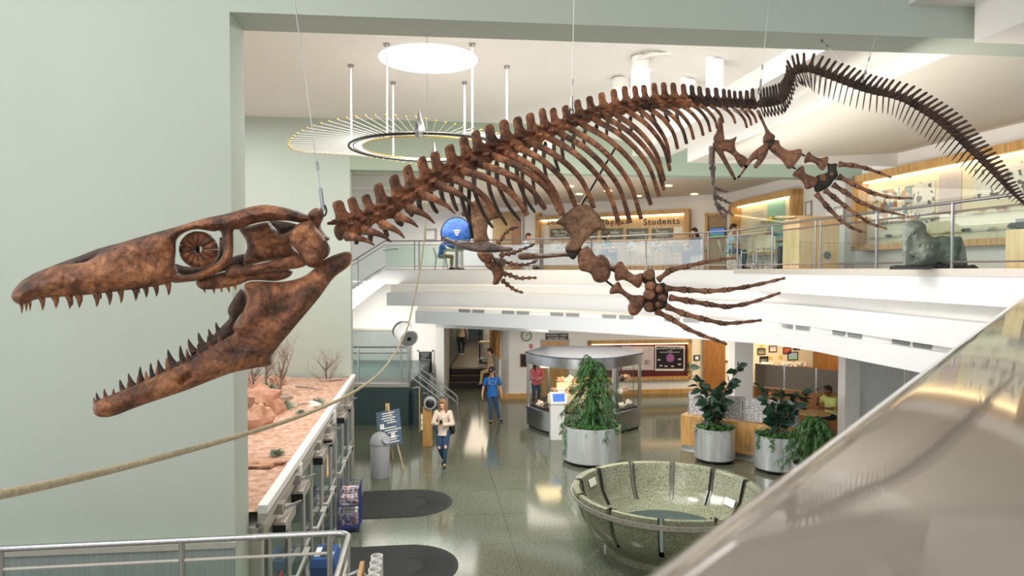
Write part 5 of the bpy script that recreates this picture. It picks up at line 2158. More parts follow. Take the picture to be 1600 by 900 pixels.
mb = MB()
mb.add([bp(-.12, -.2, 0), bp(.12, -.2, 0), bp(.12, .2, 0), bp(-.12, .2, 0), bp(-.16, -.27, .92), bp(.16, -.27, .92), bp(.16, .27, .92), bp(-.16, .27, .92)],
       [(3, 2, 1, 0), (4, 5, 6, 7), (0, 1, 5, 4), (1, 2, 6, 5), (2, 3, 7, 6), (3, 0, 4, 7)])
mb.build('bin_body', 'blue_bin', rb, bev=0.02)
mb = MB()
mb.add([bp(-.18, -.29, .90), bp(.18, -.29, .90), bp(.18, .29, .90), bp(-.18, .29, .90), bp(-.14, -.24, 1.02), bp(.14, -.24, 1.02), bp(.14, .24, 1.02), bp(-.14, .24, 1.02)],
       [(3, 2, 1, 0), (4, 5, 6, 7), (0, 1, 5, 4), (1, 2, 6, 5), (2, 3, 7, 6), (3, 0, 4, 7)])
ld = mb.build('lid', 'blue_bin', rb, bev=0.015)
mb = MB()
mb.obox(bp(-0.035, -.2, 1.015), BX * 0.07, AX * 0.4, (0, 0, 0.012))
mb.build('slot', 'black_plastic', rb, bev=0.004)
for u_ in (-0.125, 0.055):
    mb = MB()
    mb.obox(bp(u_, -.16, 1.018), BX * 0.07, AX * (0.3 if u_ < 0 else 0.12), (0, 0, 0.006))
    mb.build('sticker', 'paper', rb)

# near stair platform, its rail, and the row of white pipes
PL = Vector((-1.32, 5.5, 0))
mb = MB()
mb.obox(PL - BX * 9 + Vector((0, 0, 0)), BX * 9, -AX * 7, (0, 0, 1.7))
st('floor_landing', mb, 'base_stone')


def rail_run(root, pts, z0s, h, rad, m='chrome', posts=(), prad=None, mid=None, glassm=None, base=0.0):
    """handrail over plan points pts with floor heights z0s"""
    mb = MB()
    top = [Vector((p[0], p[1], z + h)) for p, z in zip(pts, z0s)]
    mb.tube(top, rad, 10)
    mb.build('handrail', m, root)
    if mid:
        for hh in mid:
            mb = MB()
            mb.tube([Vector((p[0], p[1], z + hh)) for p, z in zip(pts, z0s)], rad * 0.6, 8)
            mb.build('lower_rail', m, root)
    for i in posts:
        mb = MB()
        p, z = pts[i], z0s[i]
        mb.tube([(p[0], p[1], z + base), (p[0], p[1], z + h)], prad or rad, 8)
        mb.build('post', m, root)
    return root


rz = thing('landing_railing', 'steel railing with rounded corner across the bottom left', 'railing', (PL.x, PL.y, 1.7))
ra = onz(0, 857, 2.76)
zr = 2.76
pr = [PL - BX * 5.6]
cor = PL
r0 = 0.10
seq = [cor - BX * 8, cor - BX * r0] + [cor - BX * r0 - AX * r0 + BX * r0 * math.sin(R(a)) + AX * r0 * math.cos(R(a)) for a in (15, 30, 45, 60, 75)] + [cor - AX * r0, cor - AX * 3.5]
mb = MB()
mb.tube([Vector((p.x, p.y, zr)) for p in seq], 0.024, 12)
mb.build('handrail', 'steel', rz)
for k in range(2):
    s0, s1_ = (cor - BX * 8, cor - BX * 0.16) if k == 0 else (cor - AX * 0.16, cor - AX * 3.5)
    mb = MB()
    mb.tube([Vector((s0.x, s0.y, zr - 0.16)), Vector((s1_.x, s1_.y, zr - 0.16))], 0.013, 8)
    mb.build('lower_rail', 'aluminium', rz)
    n_ = (s1_ - s0)
    mb = MB()
    mb.obox(Vector((s0.x, s0.y, 1.82)), n_, (0.004, 0.008, 0), (0, 0, zr - 0.18 - 1.82))
    mb.build('glass_panel', 'rail_glass', rz)
for q in (cor - BX * 0.16, cor - BX * 1.30, cor - BX * 2.62, cor - BX * 4.0, cor - AX * 0.16, cor - AX * 1.4, cor - AX * 2.8):
    mb = MB()
    mb.tube([(q.x, q.y, 1.7), (q.x, q.y, zr)], 0.024, 10)
    mb.build('post', 'steel', rz)
hb = onz(548, 866, 2.55)
mb = MB()
q0 = cor - AX * 0.5 + Vector((0.02, 0, 2.62))
mb.tube([q0, q0 + Vector((0.10, 0.03, 0.03)), q0 + Vector((0.19, 0.02, -0.04)), q0 + Vector((0.22, -0.02, -0.22)), q0 + Vector((0.2, -0.3, -0.5))], 0.018, 10)
mb.build('side_handrail', 'steel', rz)

pt = P(589, 868, 4.6)
pp = thing('pipe_exhibit', 'row of upright white pipes on a wooden board near the railing', 'exhibit', (pt.x, pt.y, 0))
for k in range(5):
    o = Vector((pt.x, pt.y, 0)) - AX * (0.105 * k) - BX * 0.0
    mb = MB()
    ztop = pt.z - 0.0 * k
    mb.lathe(o, [(0.041, 0), (0.041, ztop), (0.035, ztop), (0.035, ztop - 0.4)], 20, close=False)
    mb.build('pipe', 'white_plastic', pp)
mb = MB()
o = Vector((pt.x, pt.y, 0)) - BX * 0.085 + AX * 0.02
mb.obox(o, -BX * 0.03, -AX * 0.6, (0, 0, pt.z - 0.04))
mb.build('backboard', 'oak', pp, bev=0.004)

# far landing with its railing and stairs down
mb = MB()
mb.obox((-6.2, 21.4, 0), (2.95, 0, 0), (0, 5.6, 0), (0, 0, 1.3))
st('floor_landing_far', mb, 'dark_tile')
mb = MB()
mb.obox((-6.2, 21.36, 1.2), (2.97, 0, 0), (0, 0.2, 0), (0, 0, 0.11))
st('trim_13', mb, 'aluminium')
r1 = thing('stair_landing_railing', 'steel and glass railing on the dark tiled stair landing', 'railing', (-3.3, 21.45, 1.31))
lp = [(-6.1, 21.5), (-4.85, 21.5), (-3.5, 21.5), (-3.28, 21.5)]
rail_run(r1, lp, [1.31] * 4, 1.14, 0.028, 'steel', (1, 2, 3), 0.03, (0.95, 0.12))
mb = MB()
mb.obox((-6.1, 21.5, 1.45), (2.6, 0, 0), (0, 0.012, 0), (0, 0, 0.8))
mb.build('glass_panel', 'rail_glass', r1)
mb = MB()
S0, S1_ = Vector((-3.3, 21.6, 0)), Vector((-2.1, 20.5, 0))
sv = (S1_ - S0)
sn = Vector((-sv.y, sv.x, 0)).normalized()
for k in range(7):
    a_ = S0 + sv * (k / 7)
    mb.obox(a_, sv / 7, sn * 0.42, (0, 0, 1.3 * (1 - (k + 1) / 8)))
st('floor_stairs_far', mb, 'dark_tile')
for side, lab in ((0.0, 'near sloping steel handrail of the lower stairs behind the walking woman'), (0.42, 'far sloping steel handrail of the lower stairs by the black plaque')):
    a_, b_ = S0 + sn * side, S1_ + sn * side
    rr_ = thing('stair_handrail', lab, 'railing', (b_.x, b_.y, 0), 0, 'handrails of the lower stairs')
    for hh, nm in ((0.92, 'handrail'), (0.72, 'lower_rail')):
        mb = MB()
        e_ = b_ + sv.normalized() * 0.22
        mb.tube([(a_.x, a_.y, 0.95 + hh - 0.1), (b_.x, b_.y, 0.12 + hh + 0.1), (e_.x - .02, e_.y + .02, 0.06 + hh + 0.06), (e_.x, e_.y, 0.02 + hh - 0.04), (e_.x, e_.y, 0.0 if hh > 0.8 else 0.3)], 0.02, 8)
        mb.build(nm, 'steel', rr_)
    for t0 in (0.05, 0.6):
        q = a_ + sv * t0
        mb = MB()
        mb.tube([(q.x, q.y, 1.3 * (1 - t0) * 0.85), (q.x, q.y, 1.3 * (1 - t0) * 0.85 + 0.9)], 0.017, 8)
        mb.build('post', 'steel', rr_)
    mb = MB()
    q = a_ + sv * 0.08
    mb.add([(q.x, q.y, 1.2), (q.x + sv.x * .75, q.y + sv.y * .75, 0.4), (q.x + sv.x * .75, q.y + sv.y * .75, 0.95), (q.x, q.y, 1.7)], [(0, 1, 2, 3)])
    mb.build('glass_panel', 'rail_glass', rr_)

# plaque, switch plate and things on the far walls
def framed(name, label, cat, c, wdt, hgt, nrm_, mf, mi, fw=0.04, dep=0.04, group=None, yaw_up=(0, 0, 1)):
    c = Vector(c)
    n_ = Vector(nrm_).normalized()
    x_ = Vector((0, 0, 1)).cross(n_).normalized()
    z_ = Vector((0, 0, 1))
    r = thing(name, label, cat, c, 0, group)
    mb = MB()
    for a, b, e, f in ((-.5, -.5 + fw / wdt, -.5, .5), (.5 - fw / wdt, .5, -.5, .5), (-.5, .5, -.5, -.5 + fw / hgt), (-.5, .5, .5 - fw / hgt, .5)):
        mb.obox(c + x_ * a * wdt + z_ * e * hgt, x_ * (b - a) * wdt, z_ * (f - e) * hgt, n_ * dep)
    mb.build('frame', mf, r)
    mb = MB()
    mb.obox(c - x_ * (wdt / 2 - fw * .7) - z_ * (hgt / 2 - fw * .7), x_ * (wdt - fw * 1.4), z_ * (hgt - fw * 1.4), n_ * dep * 0.5)
    mb.build('panel', mi, r)
    return r, x_, z_, n_


NF = Vector((0, -1, 0))
NB = -AX
c = P(665, 566, 27.13)
plq, x_, z_, n_ = framed('donor_plaque', 'black plaque with raised print in a pale frame beside the corridor', 'plaque', P(665, 566, 27.12), 0.64, 0.98, NF, 'white_plastic', 'sign_black', 0.06)
for i in range(12):
    mb = MB()
    mb.obox(c + Vector((-0.2 + 0.02 * (i % 3), -0.045, 0.36 - 0.065 * i)), (0.36 - 0.05 * (i % 4), 0, 0), (0, 0.004, 0), (0, 0, 0.02))
    mb.build('print_line', 'grey_bin', plq)
b2 = P(685, 561, 27.14)
mb = MB()
mb.obox(b2 + Vector((-.1, 0, -.3)), (0.24, 0, 0), (0, -0.015, 0), (0, 0, 0.5))
tag(mb.build('access_panel', 'white_paint', None, bev=0.003), 'flush white access panel right of the black plaque', 'panel')

# wall clock, call point, sign
def wallpt(px, py, off=0.0):
    """point on the clock wall plane / long back wall plane"""
    base = W0 if px < 842 else W1
    r_ = ray(px, py)
    n2 = AX
    t__ = (base - EYE).dot(n2) / r_.dot(n2)
    return EYE + r_ * t__ - AX * off


c = wallpt(822.5, 524.5, 0.0)
ck = thing('wall_clock', 'round black rimmed wall clock on the white wall by the corridor', 'clock', c)
mb = MB()
mb.lathe(c, [(0.2, 0), (0.21, 0.03), (0.205, 0.05), (0.185, 0.05), (0.18, 0.03)], 36, axis=NB, close=False)
mb.build('rim', 'black_metal', ck)
mb = MB()
mb.lathe(c, [(0.19, 0.03), (0.001, 0.03)], 36, axis=NB, close=False)
mb.build('dial', 'dial', ck)
mb = MB()
for i in range(12):
    a = i * math.pi / 6
    d_ = BX * math.sin(a) + Vector((0, 0, math.cos(a)))
    mb.tube([c + NB * 0.032 + d_ * 0.14, c + NB * 0.032 + d_ * 0.17], 0.008, 5)
mb.build('hour_marks', 'black_metal', ck)
for a, L, w_, nm in ((R(38), 0.09, 0.009, 'hour_hand'), (R(60), 0.14, 0.006, 'minute_hand')):
    mb = MB()
    d_ = BX * math.sin(a) + Vector((0, 0, math.cos(a)))
    mb.tube([c + NB * 0.038 - d_ * 0.02, c + NB * 0.038 + d_ * L], w_, 5)
    mb.build(nm, 'black_metal', ck)
c = wallpt(829.5, 541)
t_ = thing('fire_alarm', 'small red fire alarm under the wall clock', 'alarm', c)
mb = MB()
mb.obox(c - BX * .06 - Vector((0, 0, .07)), BX * .12, NB * 0.04, (0, 0, 0.14))
mb.build('box', 'red_sign', t_, bev=0.006)
mb = MB()
mb.ball(c + NB * 0.045, 0.028, 10, 8)
mb.build('strobe', 'white_plastic', t_)
c = wallpt(818, 563)
framed('notice_case', 'dark framed notice on the clock wall above the phone shelf', 'frame', c, 0.26, 0.5, NB, 'dark_oak', 'sign_black', 0.03)
c = wallpt(870, 526)
sg = thing('lecture_hall_sign', 'black wall sign naming the lecture hall over the wooden door', 'sign', c)
mb = MB()
mb.obox(c - BX * .45 - Vector((0, 0, .13)), BX * .9, NB * 0.03, (0, 0, 0.26))
mb.build('plate', 'sign_black', sg, bev=0.02)
text('lettering', 'WAYNE B. HALES', 0.105, 'paper', c + NB * 0.034 + Vector((0, 0, 0.05)), NB, sg)
text('lettering', 'LECTURE HALL', 0.105, 'paper', c + NB * 0.034 + Vector((0, 0, -0.06)), NB, sg)
mb = MB()
c = wallpt(866, 560)
mb.obox(Vector((c.x, c.y, 0)) - BX * .5, BX * 1.0, NB * 0.04, (0, 0, 2.12))
dr = bpy.data.objects.new('door_7', None)
COL.objects.link(dr)
dr.location = (c.x, c.y, 0)
dr['kind'] = 'structure'
mb.build('door_leaf', 'oak', dr)
mb = MB()
for a, b_ in ((-.58, .08), (.5, .08)):
    mb.obox(Vector((c.x, c.y, 0)) + BX * a, BX * b_, NB * 0.06, (0, 0, 2.2))
mb.obox(Vector((c.x, c.y, 2.12)) - BX * .58, BX * 1.16, NB * 0.06, (0, 0, 0.08))
mb.build('door_frame', 'grey_frame', dr)

# lit poster case
c0, c1 = wallpt(918, 535), wallpt(1079, 535)
zt, zb = wallpt(1000, 531).z, wallpt(1000, 594).z
pc = thing('poster_case', 'lit wooden framed wall case lined in maroon with physics posters', 'display case', Vector((c0.x, c0.y, zb)))
wv = Vector((c1.x - c0.x, c1.y - c0.y, 0))
wl_, wu = wv.length, wv.normalized()
o = Vector((c0.x, c0.y, 0))
mb = MB()
for a, b_, e, f in ((0, 0.14, zb, zt), (wl_ - 0.14, wl_, zb, zt), (0, wl_, zt - 0.14, zt), (0, wl_, zb, zb + 0.14)):
    mb.obox(o + wu * a + Vector((0, 0, e)), wu * (b_ - a), NB * 0.14, (0, 0, f - e))
mb.build('frame', 'oak', pc, bev=0.006)
mb = MB()
mb.obox(o + wu * 0.1 + Vector((0, 0, zb + .1)), wu * (wl_ - .2), NB * 0.02, (0, 0, zt - zb - .2))
mb.build('backing', 'maroon', pc)
mb = MB()
mb.obox(o + wu * 0.14 + NB * 0.03 + Vector((0, 0, zt - .17)), wu * (wl_ - .28), NB * 0.05, (0, 0, 0.03))
mb.build('strip_lamp', 'lamp_warm', pc)


def onwall(px, py, off):
    q = wallpt(max(px, 843), py, off)
    return q


def poster(px0, py0, px1, py1, nm, m, par):
    a, b_ = onwall(px0, py1, 0.03), onwall(px1, py1, 0.03)
    t0 = onwall(px0, py0, 0.03)
    mb = MB()
    mb.obox(a, b_ - a, NB * 0.01, (0, 0, t0.z - a.z))
    return mb.build(nm, m, par)


p1 = poster(930, 542, 968, 578, 'pale_poster', 'poster_pink', pc)
p1 = poster(971, 541, 1021, 578, 'wide_poster', 'poster_pink', pc)
for px0, py0, px1, py1, m in ((974, 545, 1003, 575, 'paper'), (1005, 550, 1019, 575, 'poster_pink'), (1007, 562, 1017, 570, 'poster_violet')):
    a, b_ = onwall(px0, py1, 0.045), onwall(px1, py1, 0.045)
    t0 = onwall(px0, py0, 0.045)
    mb = MB()
    mb.obox(a, b_ - a, NB * 0.004, (0, 0, t0.z - a.z))
    q = mb.build('print_block', m, pc)
    q.parent = p1
mb = MB()
mb.lathe(onwall(1015, 545, 0.045), [(0.06, 0), (0.06, 0.006), (0.045, 0.006), (0.045, 0)], 24, axis=NB, close=False)
q = mb.build('round_emblem', 'grey_frame', pc)
q.parent = p1
p2 = poster(1023, 540, 1069, 579, 'framed_poster', 'paper', pc)
a, b_, t0 = onwall(1024.5, 576, 0.045), onwall(1067.5, 576, 0.045), onwall(1024.5, 541.5, 0.045)
mb = MB()
mb.obox(a, b_ - a, NB * 0.004, (0, 0, t0.z - a.z))
q = mb.build('poster_sheet', 'poster_black', pc)
q.parent = p2
mb = MB()
mb.lathe(onwall(1046.5, 559, 0.052), [(0.001, 0.004), (0.13, 0.004)], 28, axis=NB, close=False)
for k in range(8):
    a_ = k * math.pi / 4
    mb.lathe(onwall(1046.5, 559, 0.054) + (BX * math.cos(a_) + Vector((0, 0, math.sin(a_)))) * 0.13, [(0.05, 0.0), (0.05, 0.004), (0.001, 0.004)], 14, axis=NB, close=False)
q = mb.build('violet_swirl', 'poster_violet', pc)
q.parent = p2
for s_, z__, bd in (('Theoretical Physics at BYU', 543.7, 0.115), ('Research', 547.8, 0.05), ('Black holes and quantum theory', 550, 0.06)):
    q = text('lettering', s_, bd, 'paper', onwall(1046, z__, 0.056), NB, pc)
    q.parent = p2
    q.matrix_parent_inverse = Matrix.Identity(4)
for i, (px, py) in enumerate(((1029, 563), (1032, 572), (1040, 573), (1050, 573), (1061, 562), (1061, 570))):
    mb = MB()
    a = onwall(px, py, 0.05)
    mb.obox(a - BX * .06, BX * .12, NB * .005, (0, 0, .05))
    q = mb.build('caption', 'poster_pink', pc)
    q.parent = p2
framed('small_wall_frame', 'small dark framed sheet on the wall right of the poster case', 'frame', wallpt(1088.5, 559), 0.24, 0.22, NB, 'sign_black', 'paper', 0.04)
c = wallpt(1112, 560)
mb = MB()
mb.obox(Vector((c.x, c.y, 0)) - BX * .35, BX * .9, NB * 0.05, (0, 0, 2.4))
d8 = bpy.data.objects.new('door_8', None)
COL.objects.link(d8)
d8.location = (c.x, c.y, 0)
d8['kind'] = 'structure'
mb.build('door_leaf', 'dark_oak', d8)
framed('notice_board', 'pale notice board beyond the wooden door, left of the white column', 'board', wallpt(1133, 545), 0.7, 0.95, NB, 'grey_frame', 'paper', 0.03)

# ---- curved mineral case
cx = [(0.46, 21.2), (0.95, 20.3), (1.75, 19.75), (2.5, 19.75), (3.03, 20.0), (3.98, 20.95), (3.5, 22.5), (1.2, 22.9)]
front = [tuple(p) for p in spline(cx[:5], 17)]
foot = front + cx[5:]
mc = thing('mineral_case', 'curved steel and glass museum case full of lit mineral specimens', 'display case', (2.2, 21, 0))


def inset(poly, o):
    c_ = np.mean(np.array(poly), axis=0)
    out = []
    for p in poly:
        v = np.array(p) - c_
        L = np.linalg.norm(v)
        out.append(tuple(c_ + v * (L - o) / L))
    return out


mb = MB()
mb.prism(inset(foot, 0.08), 0.0, 0.08)
mb.build('plinth', 'black_plastic', mc)
mb = MB()
mb.prism(foot, 0.08, 0.58)
mb.prism(inset(foot, -0.03), 0.56, 0.66)
mb.build('base', 'steel', mc, bev=0.008)
mb = MB()
mb.prism(inset(foot, 0.12), 0.66, 0.70)
mb.build('display_deck', 'black_plastic', mc)
mb = MB()
mb.prism(inset(foot, -0.03), 2.0, 2.30)
mb.build('canopy', 'steel', mc, bev=0.008)
mb = MB()
k = len(foot)
top = [(p[0], p[1], 2.30) for p in inset(foot, -0.07)]
mb.add(top + [(p[0], p[1], 2.34) for p in inset(foot, -0.07)] + [(p[0], p[1], 2.36) for p in inset(foot, 0.8)] + [(2.3, 21.3, 2.40)],
       [(i, (i + 1) % k, k + (i + 1) % k, k + i) for i in range(k)] + [(k + i, k + (i + 1) % k, 2 * k + (i + 1) % k, 2 * k + i) for i in range(k)] + [(2 * k + i, 2 * k + (i + 1) % k, 3 * k) for i in range(k)])
mb.build('roof', 'case_roof', mc)
mb = MB()
gl = inset(foot, 0.03)
k = len(gl)
vs = [(p[0], p[1], 0.66) for p in gl] + [(p[0], p[1], 2.0) for p in gl]
mb.add(vs, [(i, (i + 1) % k, k + (i + 1) % k, k + i) for i in range(k)])
mb.build('glass', 'case_glass', mc)
for p in (front[0], front[-1], cx[5], cx[6], cx[7]):
    mb = MB()
    q = Vector((p[0], p[1], 0))
    c_ = Vector((2.2, 21.2, 0)) - q
    q = q + c_.normalized() * 0.05
    mb.box((q.x, q.y, 1.33), (0.09, 0.09, 1.36), YAW)
    mb.build('corner_post', 'steel', mc, bev=0.006)
# shelves and inner stand
for z in (1.12, 1.5):
    mb = MB()
    mb.prism([(3.2, 20.45), (3.75, 21.0), (3.55, 21.6), (3.0, 21.2)], z, z + 0.012)
    mb.build('glass_shelf', 'case_glass', mc)
mb = MB()
for q in ((3.2, 20.45), (3.75, 21.0)):
    mb.tube([(q[0], q[1], 0.7), (q[0], q[1], 2.0)], 0.012, 6)
mb.build('shelf_rod', 'chrome', mc)
mb = MB()
mb.prism([(1.1, 21.0), (2.7, 20.7), (2.8, 21.7), (1.3, 22.2)], 0.7, 1.05)
mb.prism([(1.4, 21.3), (2.5, 21.1), (2.6, 21.7), (1.5, 22.0)], 1.05, 1.35)
mb.build('stepped_stand', 'case_cream', mc, bev=0.01)
mb = MB()
mb.box((2.1, 21.0, 1.985), (2.6, 1.2, 0.015), YAW)
mb.build('lamp_panel', 'lamp_warm', mc)
rr = random.Random(12)
spots_ = []
for i in range(12):
    spots_.append((front[2 + i][0] * 0.86 + 2.2 * 0.14, front[2 + i][1] * 0.80 + 21.2 * 0.20, 0.70))
for i in range(11):
    spots_.append((1.2 + 0.14 * i + rr.uniform(-.03, .03), 20.98 - 0.02 * i + 0.18, 1.05))
for i in range(7):
    spots_.append((1.55 + 0.14 * i, 21.42 - 0.02 * i, 1.35))
for x, y, z in ((3.3, 20.75, 1.132), (3.5, 21.0, 1.132), (3.35, 20.8, 1.512), (3.55, 21.05, 1.512), (3.35, 20.75, 0.70), (3.6, 21.05, 0.70), (0.85, 20.95, 0.70), (1.0, 20.75, 0.70)):
    spots_.append((x, y, z))
kinds = ['mineral_white', 'mineral_rose', 'mineral_dark', 'mineral_rose', 'mineral_white']
words = {'mineral_white': 'white', 'mineral_rose': 'rose coloured', 'mineral_dark': 'dark'}
place_w = []
for i, (x, y, z) in enumerate(spots_):
    if i < 12:
        zone = 'on the dark deck along the curved front of the glass case'
    elif i < 23:
        zone = 'on the middle step inside the glass case'
    elif i < 30:
        zone = 'on the top step inside the glass case'
    elif z > 1.4:
        zone = 'on the upper glass shelf of the case'
    elif z > 1.0:
        zone = 'on the lower glass shelf of the case'
    else:
        zone = 'on the deck at one end of the glass case'
    m_ = kinds[i % 5]
    r_ = rr.uniform(0.075, 0.13) if i < 30 else 0.09
    mb = MB()
    mb.rock((x, y, z + r_ * 0.7), r_, i + 40, (1, 1, 0.9), 0.9, 12, 9)
    tag(mb.build('mineral_specimen', m_), words[m_] + ' mineral specimen ' + zone, 'mineral', words[m_] + ' specimens ' + zone)

# white touch-screen kiosk before the case
b = onz(872, 681, 0) - Vector((0.03, 0.42, 0))
ko = thing('screen_kiosk', 'white kiosk with a tilted touch screen before the mineral case', 'kiosk', b)
mb = MB()
mb.obox(b - BX * .23 - AX * .1, BX * .4, AX * .24, (0, 0, 1.05))
mb.build('pedestal', 'white_plastic', ko, bev=0.01)
mb = MB()
o = b - BX * .25 - AX * .16 + Vector((0, 0, 1.05))
mb.obox(o, BX * .5, AX * .14 + Vector((0, 0, .34)), AX * .12 - Vector((0, 0, .05)))
mb.build('screen_housing', 'white_plastic', ko, bev=0.02)
mb = MB()
nn_ = Vector((0, 0, 0.14)) - AX * 0.34
nn_.normalize()
mb.obox(o + BX * .08 + (AX * .14 + Vector((0, 0, .34))) * 0.2 + nn_ * 0.002, BX * .34, (AX * .14 + Vector((0, 0, .34))) * 0.62, nn_ * 0.004)
mb.build('screen', 'screen_blue', ko)

# ---- steel planters
def planter(c, r, h, label, group='round steel planters'):
    p = thing('steel_planter', label, 'planter', c, 0, group)
    mb = MB()
    mb.lathe(c, [(r * 0.98, 0.09), (r, 0.10), (r, h), (r - 0.012, h + 0.008), (r - 0.03, h), (r - 0.03, h - 0.12)], 48, close=False)
    mb.build('drum', 'planter_steel', p)
    mb = MB()
    mb.lathe(c, [(r * 0.9, 0.05), (r * 0.97, 0.06), (r * 0.97, 0.10), (0.001, 0.10)], 40, close=False)
    mb.build('base_ring', 'black_plastic', p)
    for k in range(4):
        a = R(45 + 90 * k)
        mb = MB()
        q = Vector(c) + Vector((math.cos(a) * r * .85, math.sin(a) * r * .85, 0.03))
        mb.lathe(q - Vector((0.012, 0, 0)), [(0.03, 0), (0.03, 0.024)], 14, axis=(1, 0, 0))
        mb.tube([q, q + Vector((0, 0, 0.04))], 0.014, 6)
        mb.build('caster', 'black_plastic', p)
    mb = MB()
    mb.lathe(c, [(r - 0.03, h - 0.07), (0.001, h - 0.04)], 32, close=False)
    mb.build('soil', 'soil', p)
    return p


def leaf(mb, base, dirv, L, W, droop=0.2, up=Vector((0, 0, 1)), n=5):
    d = Vector(dirv).normalized()
    s = d.cross(up)
    if s.length < 1e-3:
        s = Vector((1, 0, 0))
    s.normalize()
    nn = s.cross(d).normalized()
    rows = []
    for i in range(n + 1):
        q = i / n
        w = W * math.sin(math.pi * min(1, max(0.02, q) ** 0.85)) * 0.5 + 0.001
        c = Vector(base) + d * L * q - Vector((0, 0, 1)) * droop * L * q * q
        rows.append((c - s * w + nn * w * 0.22, c, c + s * w + nn * w * 0.22))
    vs = [p for r_ in rows for p in r_]
    fs = []
    for i in range(n):
        for j in range(2):
            fs.append((i * 3 + j, i * 3 + j + 1, (i + 1) * 3 + j + 1, (i + 1) * 3 + j))
    mb.add(vs, fs)


def ivy(c, r, h, seed, label, trail=()):
    c = (c[0], c[1], 0.0)
    rr = random.Random(seed)
    mb = MB()
    for k in range(170):
        a, q = rr.uniform(0, 6.28), math.sqrt(rr.random()) * r * 1.0
        b_ = Vector(c) + Vector((math.cos(a) * q, math.sin(a) * q, h + rr.uniform(-0.04, 0.10)))
        v = Vector((math.cos(a) + rr.uniform(-.6, .6), math.sin(a) + rr.uniform(-.6, .6), rr.uniform(0.0, 0.7)))
        leaf(mb, b_, v, rr.uniform(.09, .16), rr.uniform(.06, .1), 0.5)
    for a, L in trail:
        p = Vector(c) + Vector((math.cos(a) * (r + .02), math.sin(a) * (r + .02), h))
        for i in range(int(L / 0.035)):
            q = p + Vector((0.03 * math.sin(i), 0.0, -0.035 * i)) + Vector((math.cos(a), math.sin(a), 0)) * 0.03
            leaf(mb, q, (math.cos(a) + rr.uniform(-.8, .8), math.sin(a) + rr.uniform(-.8, .8), rr.uniform(-.4, .3)), rr.uniform(.08, .12), rr.uniform(.06, .09), .4)
    o = mb.build('ground_ivy', 'leaf_ivy')
    tag(o, label, 'plant', 'ivy in the planters')


def conifer(c, zb, H, seed, label, lean=(0, 0), tiers=9, wid=0.7):
    rr = random.Random(seed)
    t = thing('weeping_conifer', label, 'tree', Vector((c[0], c[1], zb)), 0)
    mb = MB()
    top = Vector((c[0] + lean[0], c[1] + lean[1], zb + H))
    mb.tube([Vector((c[0], c[1], zb - 0.1)), Vector((c[0], c[1], zb)).lerp(top, 0.5), top], [0.035, 0.025, 0.008], 6)
    mb.build('trunk', 'bark', t)
    mb = MB()
    nbr = tiers * 11
    for i in range(nbr):
        q = 0.02 + 0.96 * (i / nbr) ** 0.9
        p0 = Vector((c[0], c[1], zb)).lerp(top, q)
        a = i * 2.399 + rr.uniform(-.4, .4)
        L = wid * (1.0 - 0.5 * q ** 1.5) * rr.uniform(0.5, 1.08)
        lift = rr.uniform(0.0, 0.16)
        dr_ = rr.uniform(0.25, 0.75)
        pts = []
        for j in range(9):
            s = j / 8
            pts.append(p0 + Vector((math.cos(a) * L * s ** 0.9, math.sin(a) * L * s ** 0.9, lift * math.sin(math.pi * min(1, s * 1.2)) - dr_ * L * s ** 2.2)))
        mb.tube(pts, [0.007 * (1 - 0.1 * j) for j in range(9)], 4)
        for j in range(1, 9):
            for e_ in range(9):
                b_ = pts[j].lerp(pts[j - 1], e_ / 9)
                v = Vector((rr.uniform(-1, 1), rr.uniform(-1, 1), rr.uniform(-1.3, .45))) + (pts[j] - pts[j - 1]).normalized() * 0.5
                leaf(mb, b_, v, rr.uniform(.05, .12) * (1.2 - 0.4 * q), 0.016, 0.7, n=2)
    mb.build('foliage', 'leaf_conifer', t)
    return t


def rubber_plant(c, zb, stems, seed, label, LS=1.0):
    rr = random.Random(seed)
    t = thing('rubber_plant', label, 'plant', Vector((c[0], c[1], zb)), 0, 'rubber plants by the counter')
    st_, lf = MB(), MB()
    for tx, ty, tz in stems:
        b_ = Vector((c[0], c[1], zb - 0.05))
        e = Vector((c[0] + tx, c[1] + ty, zb + tz))
        mid = b_.lerp(e, 0.5) + Vector((-tx * .15, -ty * .15, 0.06))
        pts = [Vector(p) for p in spline([tuple(b_), tuple(mid), tuple(e)], 14)]
        st_.tube(pts, [0.02 - 0.001 * i for i in range(14)], 6)
        for i in range(3, 14):
            for k in range(1 if (i * 7 + seed) % 3 == 0 else 2):
                a = i * 2.4 + k * math.pi + rr.uniform(-.3, .3)
                v = Vector((math.cos(a), math.sin(a) * .55, rr.uniform(-.1, .9)))
                L = rr.uniform(.25, .35) * LS
                p0 = pts[i] + v.normalized() * 0.04
                st_.tube([pts[i], p0], 0.005, 4)
                leaf(lf, p0, v, L, L * 0.56, rr.uniform(0.15, .5), Vector((rr.uniform(-.5, .5) + v.x * .4, rr.uniform(-1.2, .2), rr.uniform(0.1, .8))), n=6)
        leaf(lf, e, (rr.uniform(-.2, .2), rr.uniform(-.2, .2), 1), .2, .06, 0)
    st_.build('stems', 'bark', t)
    lf.build('leaves', 'leaf_dark', t)
    return t


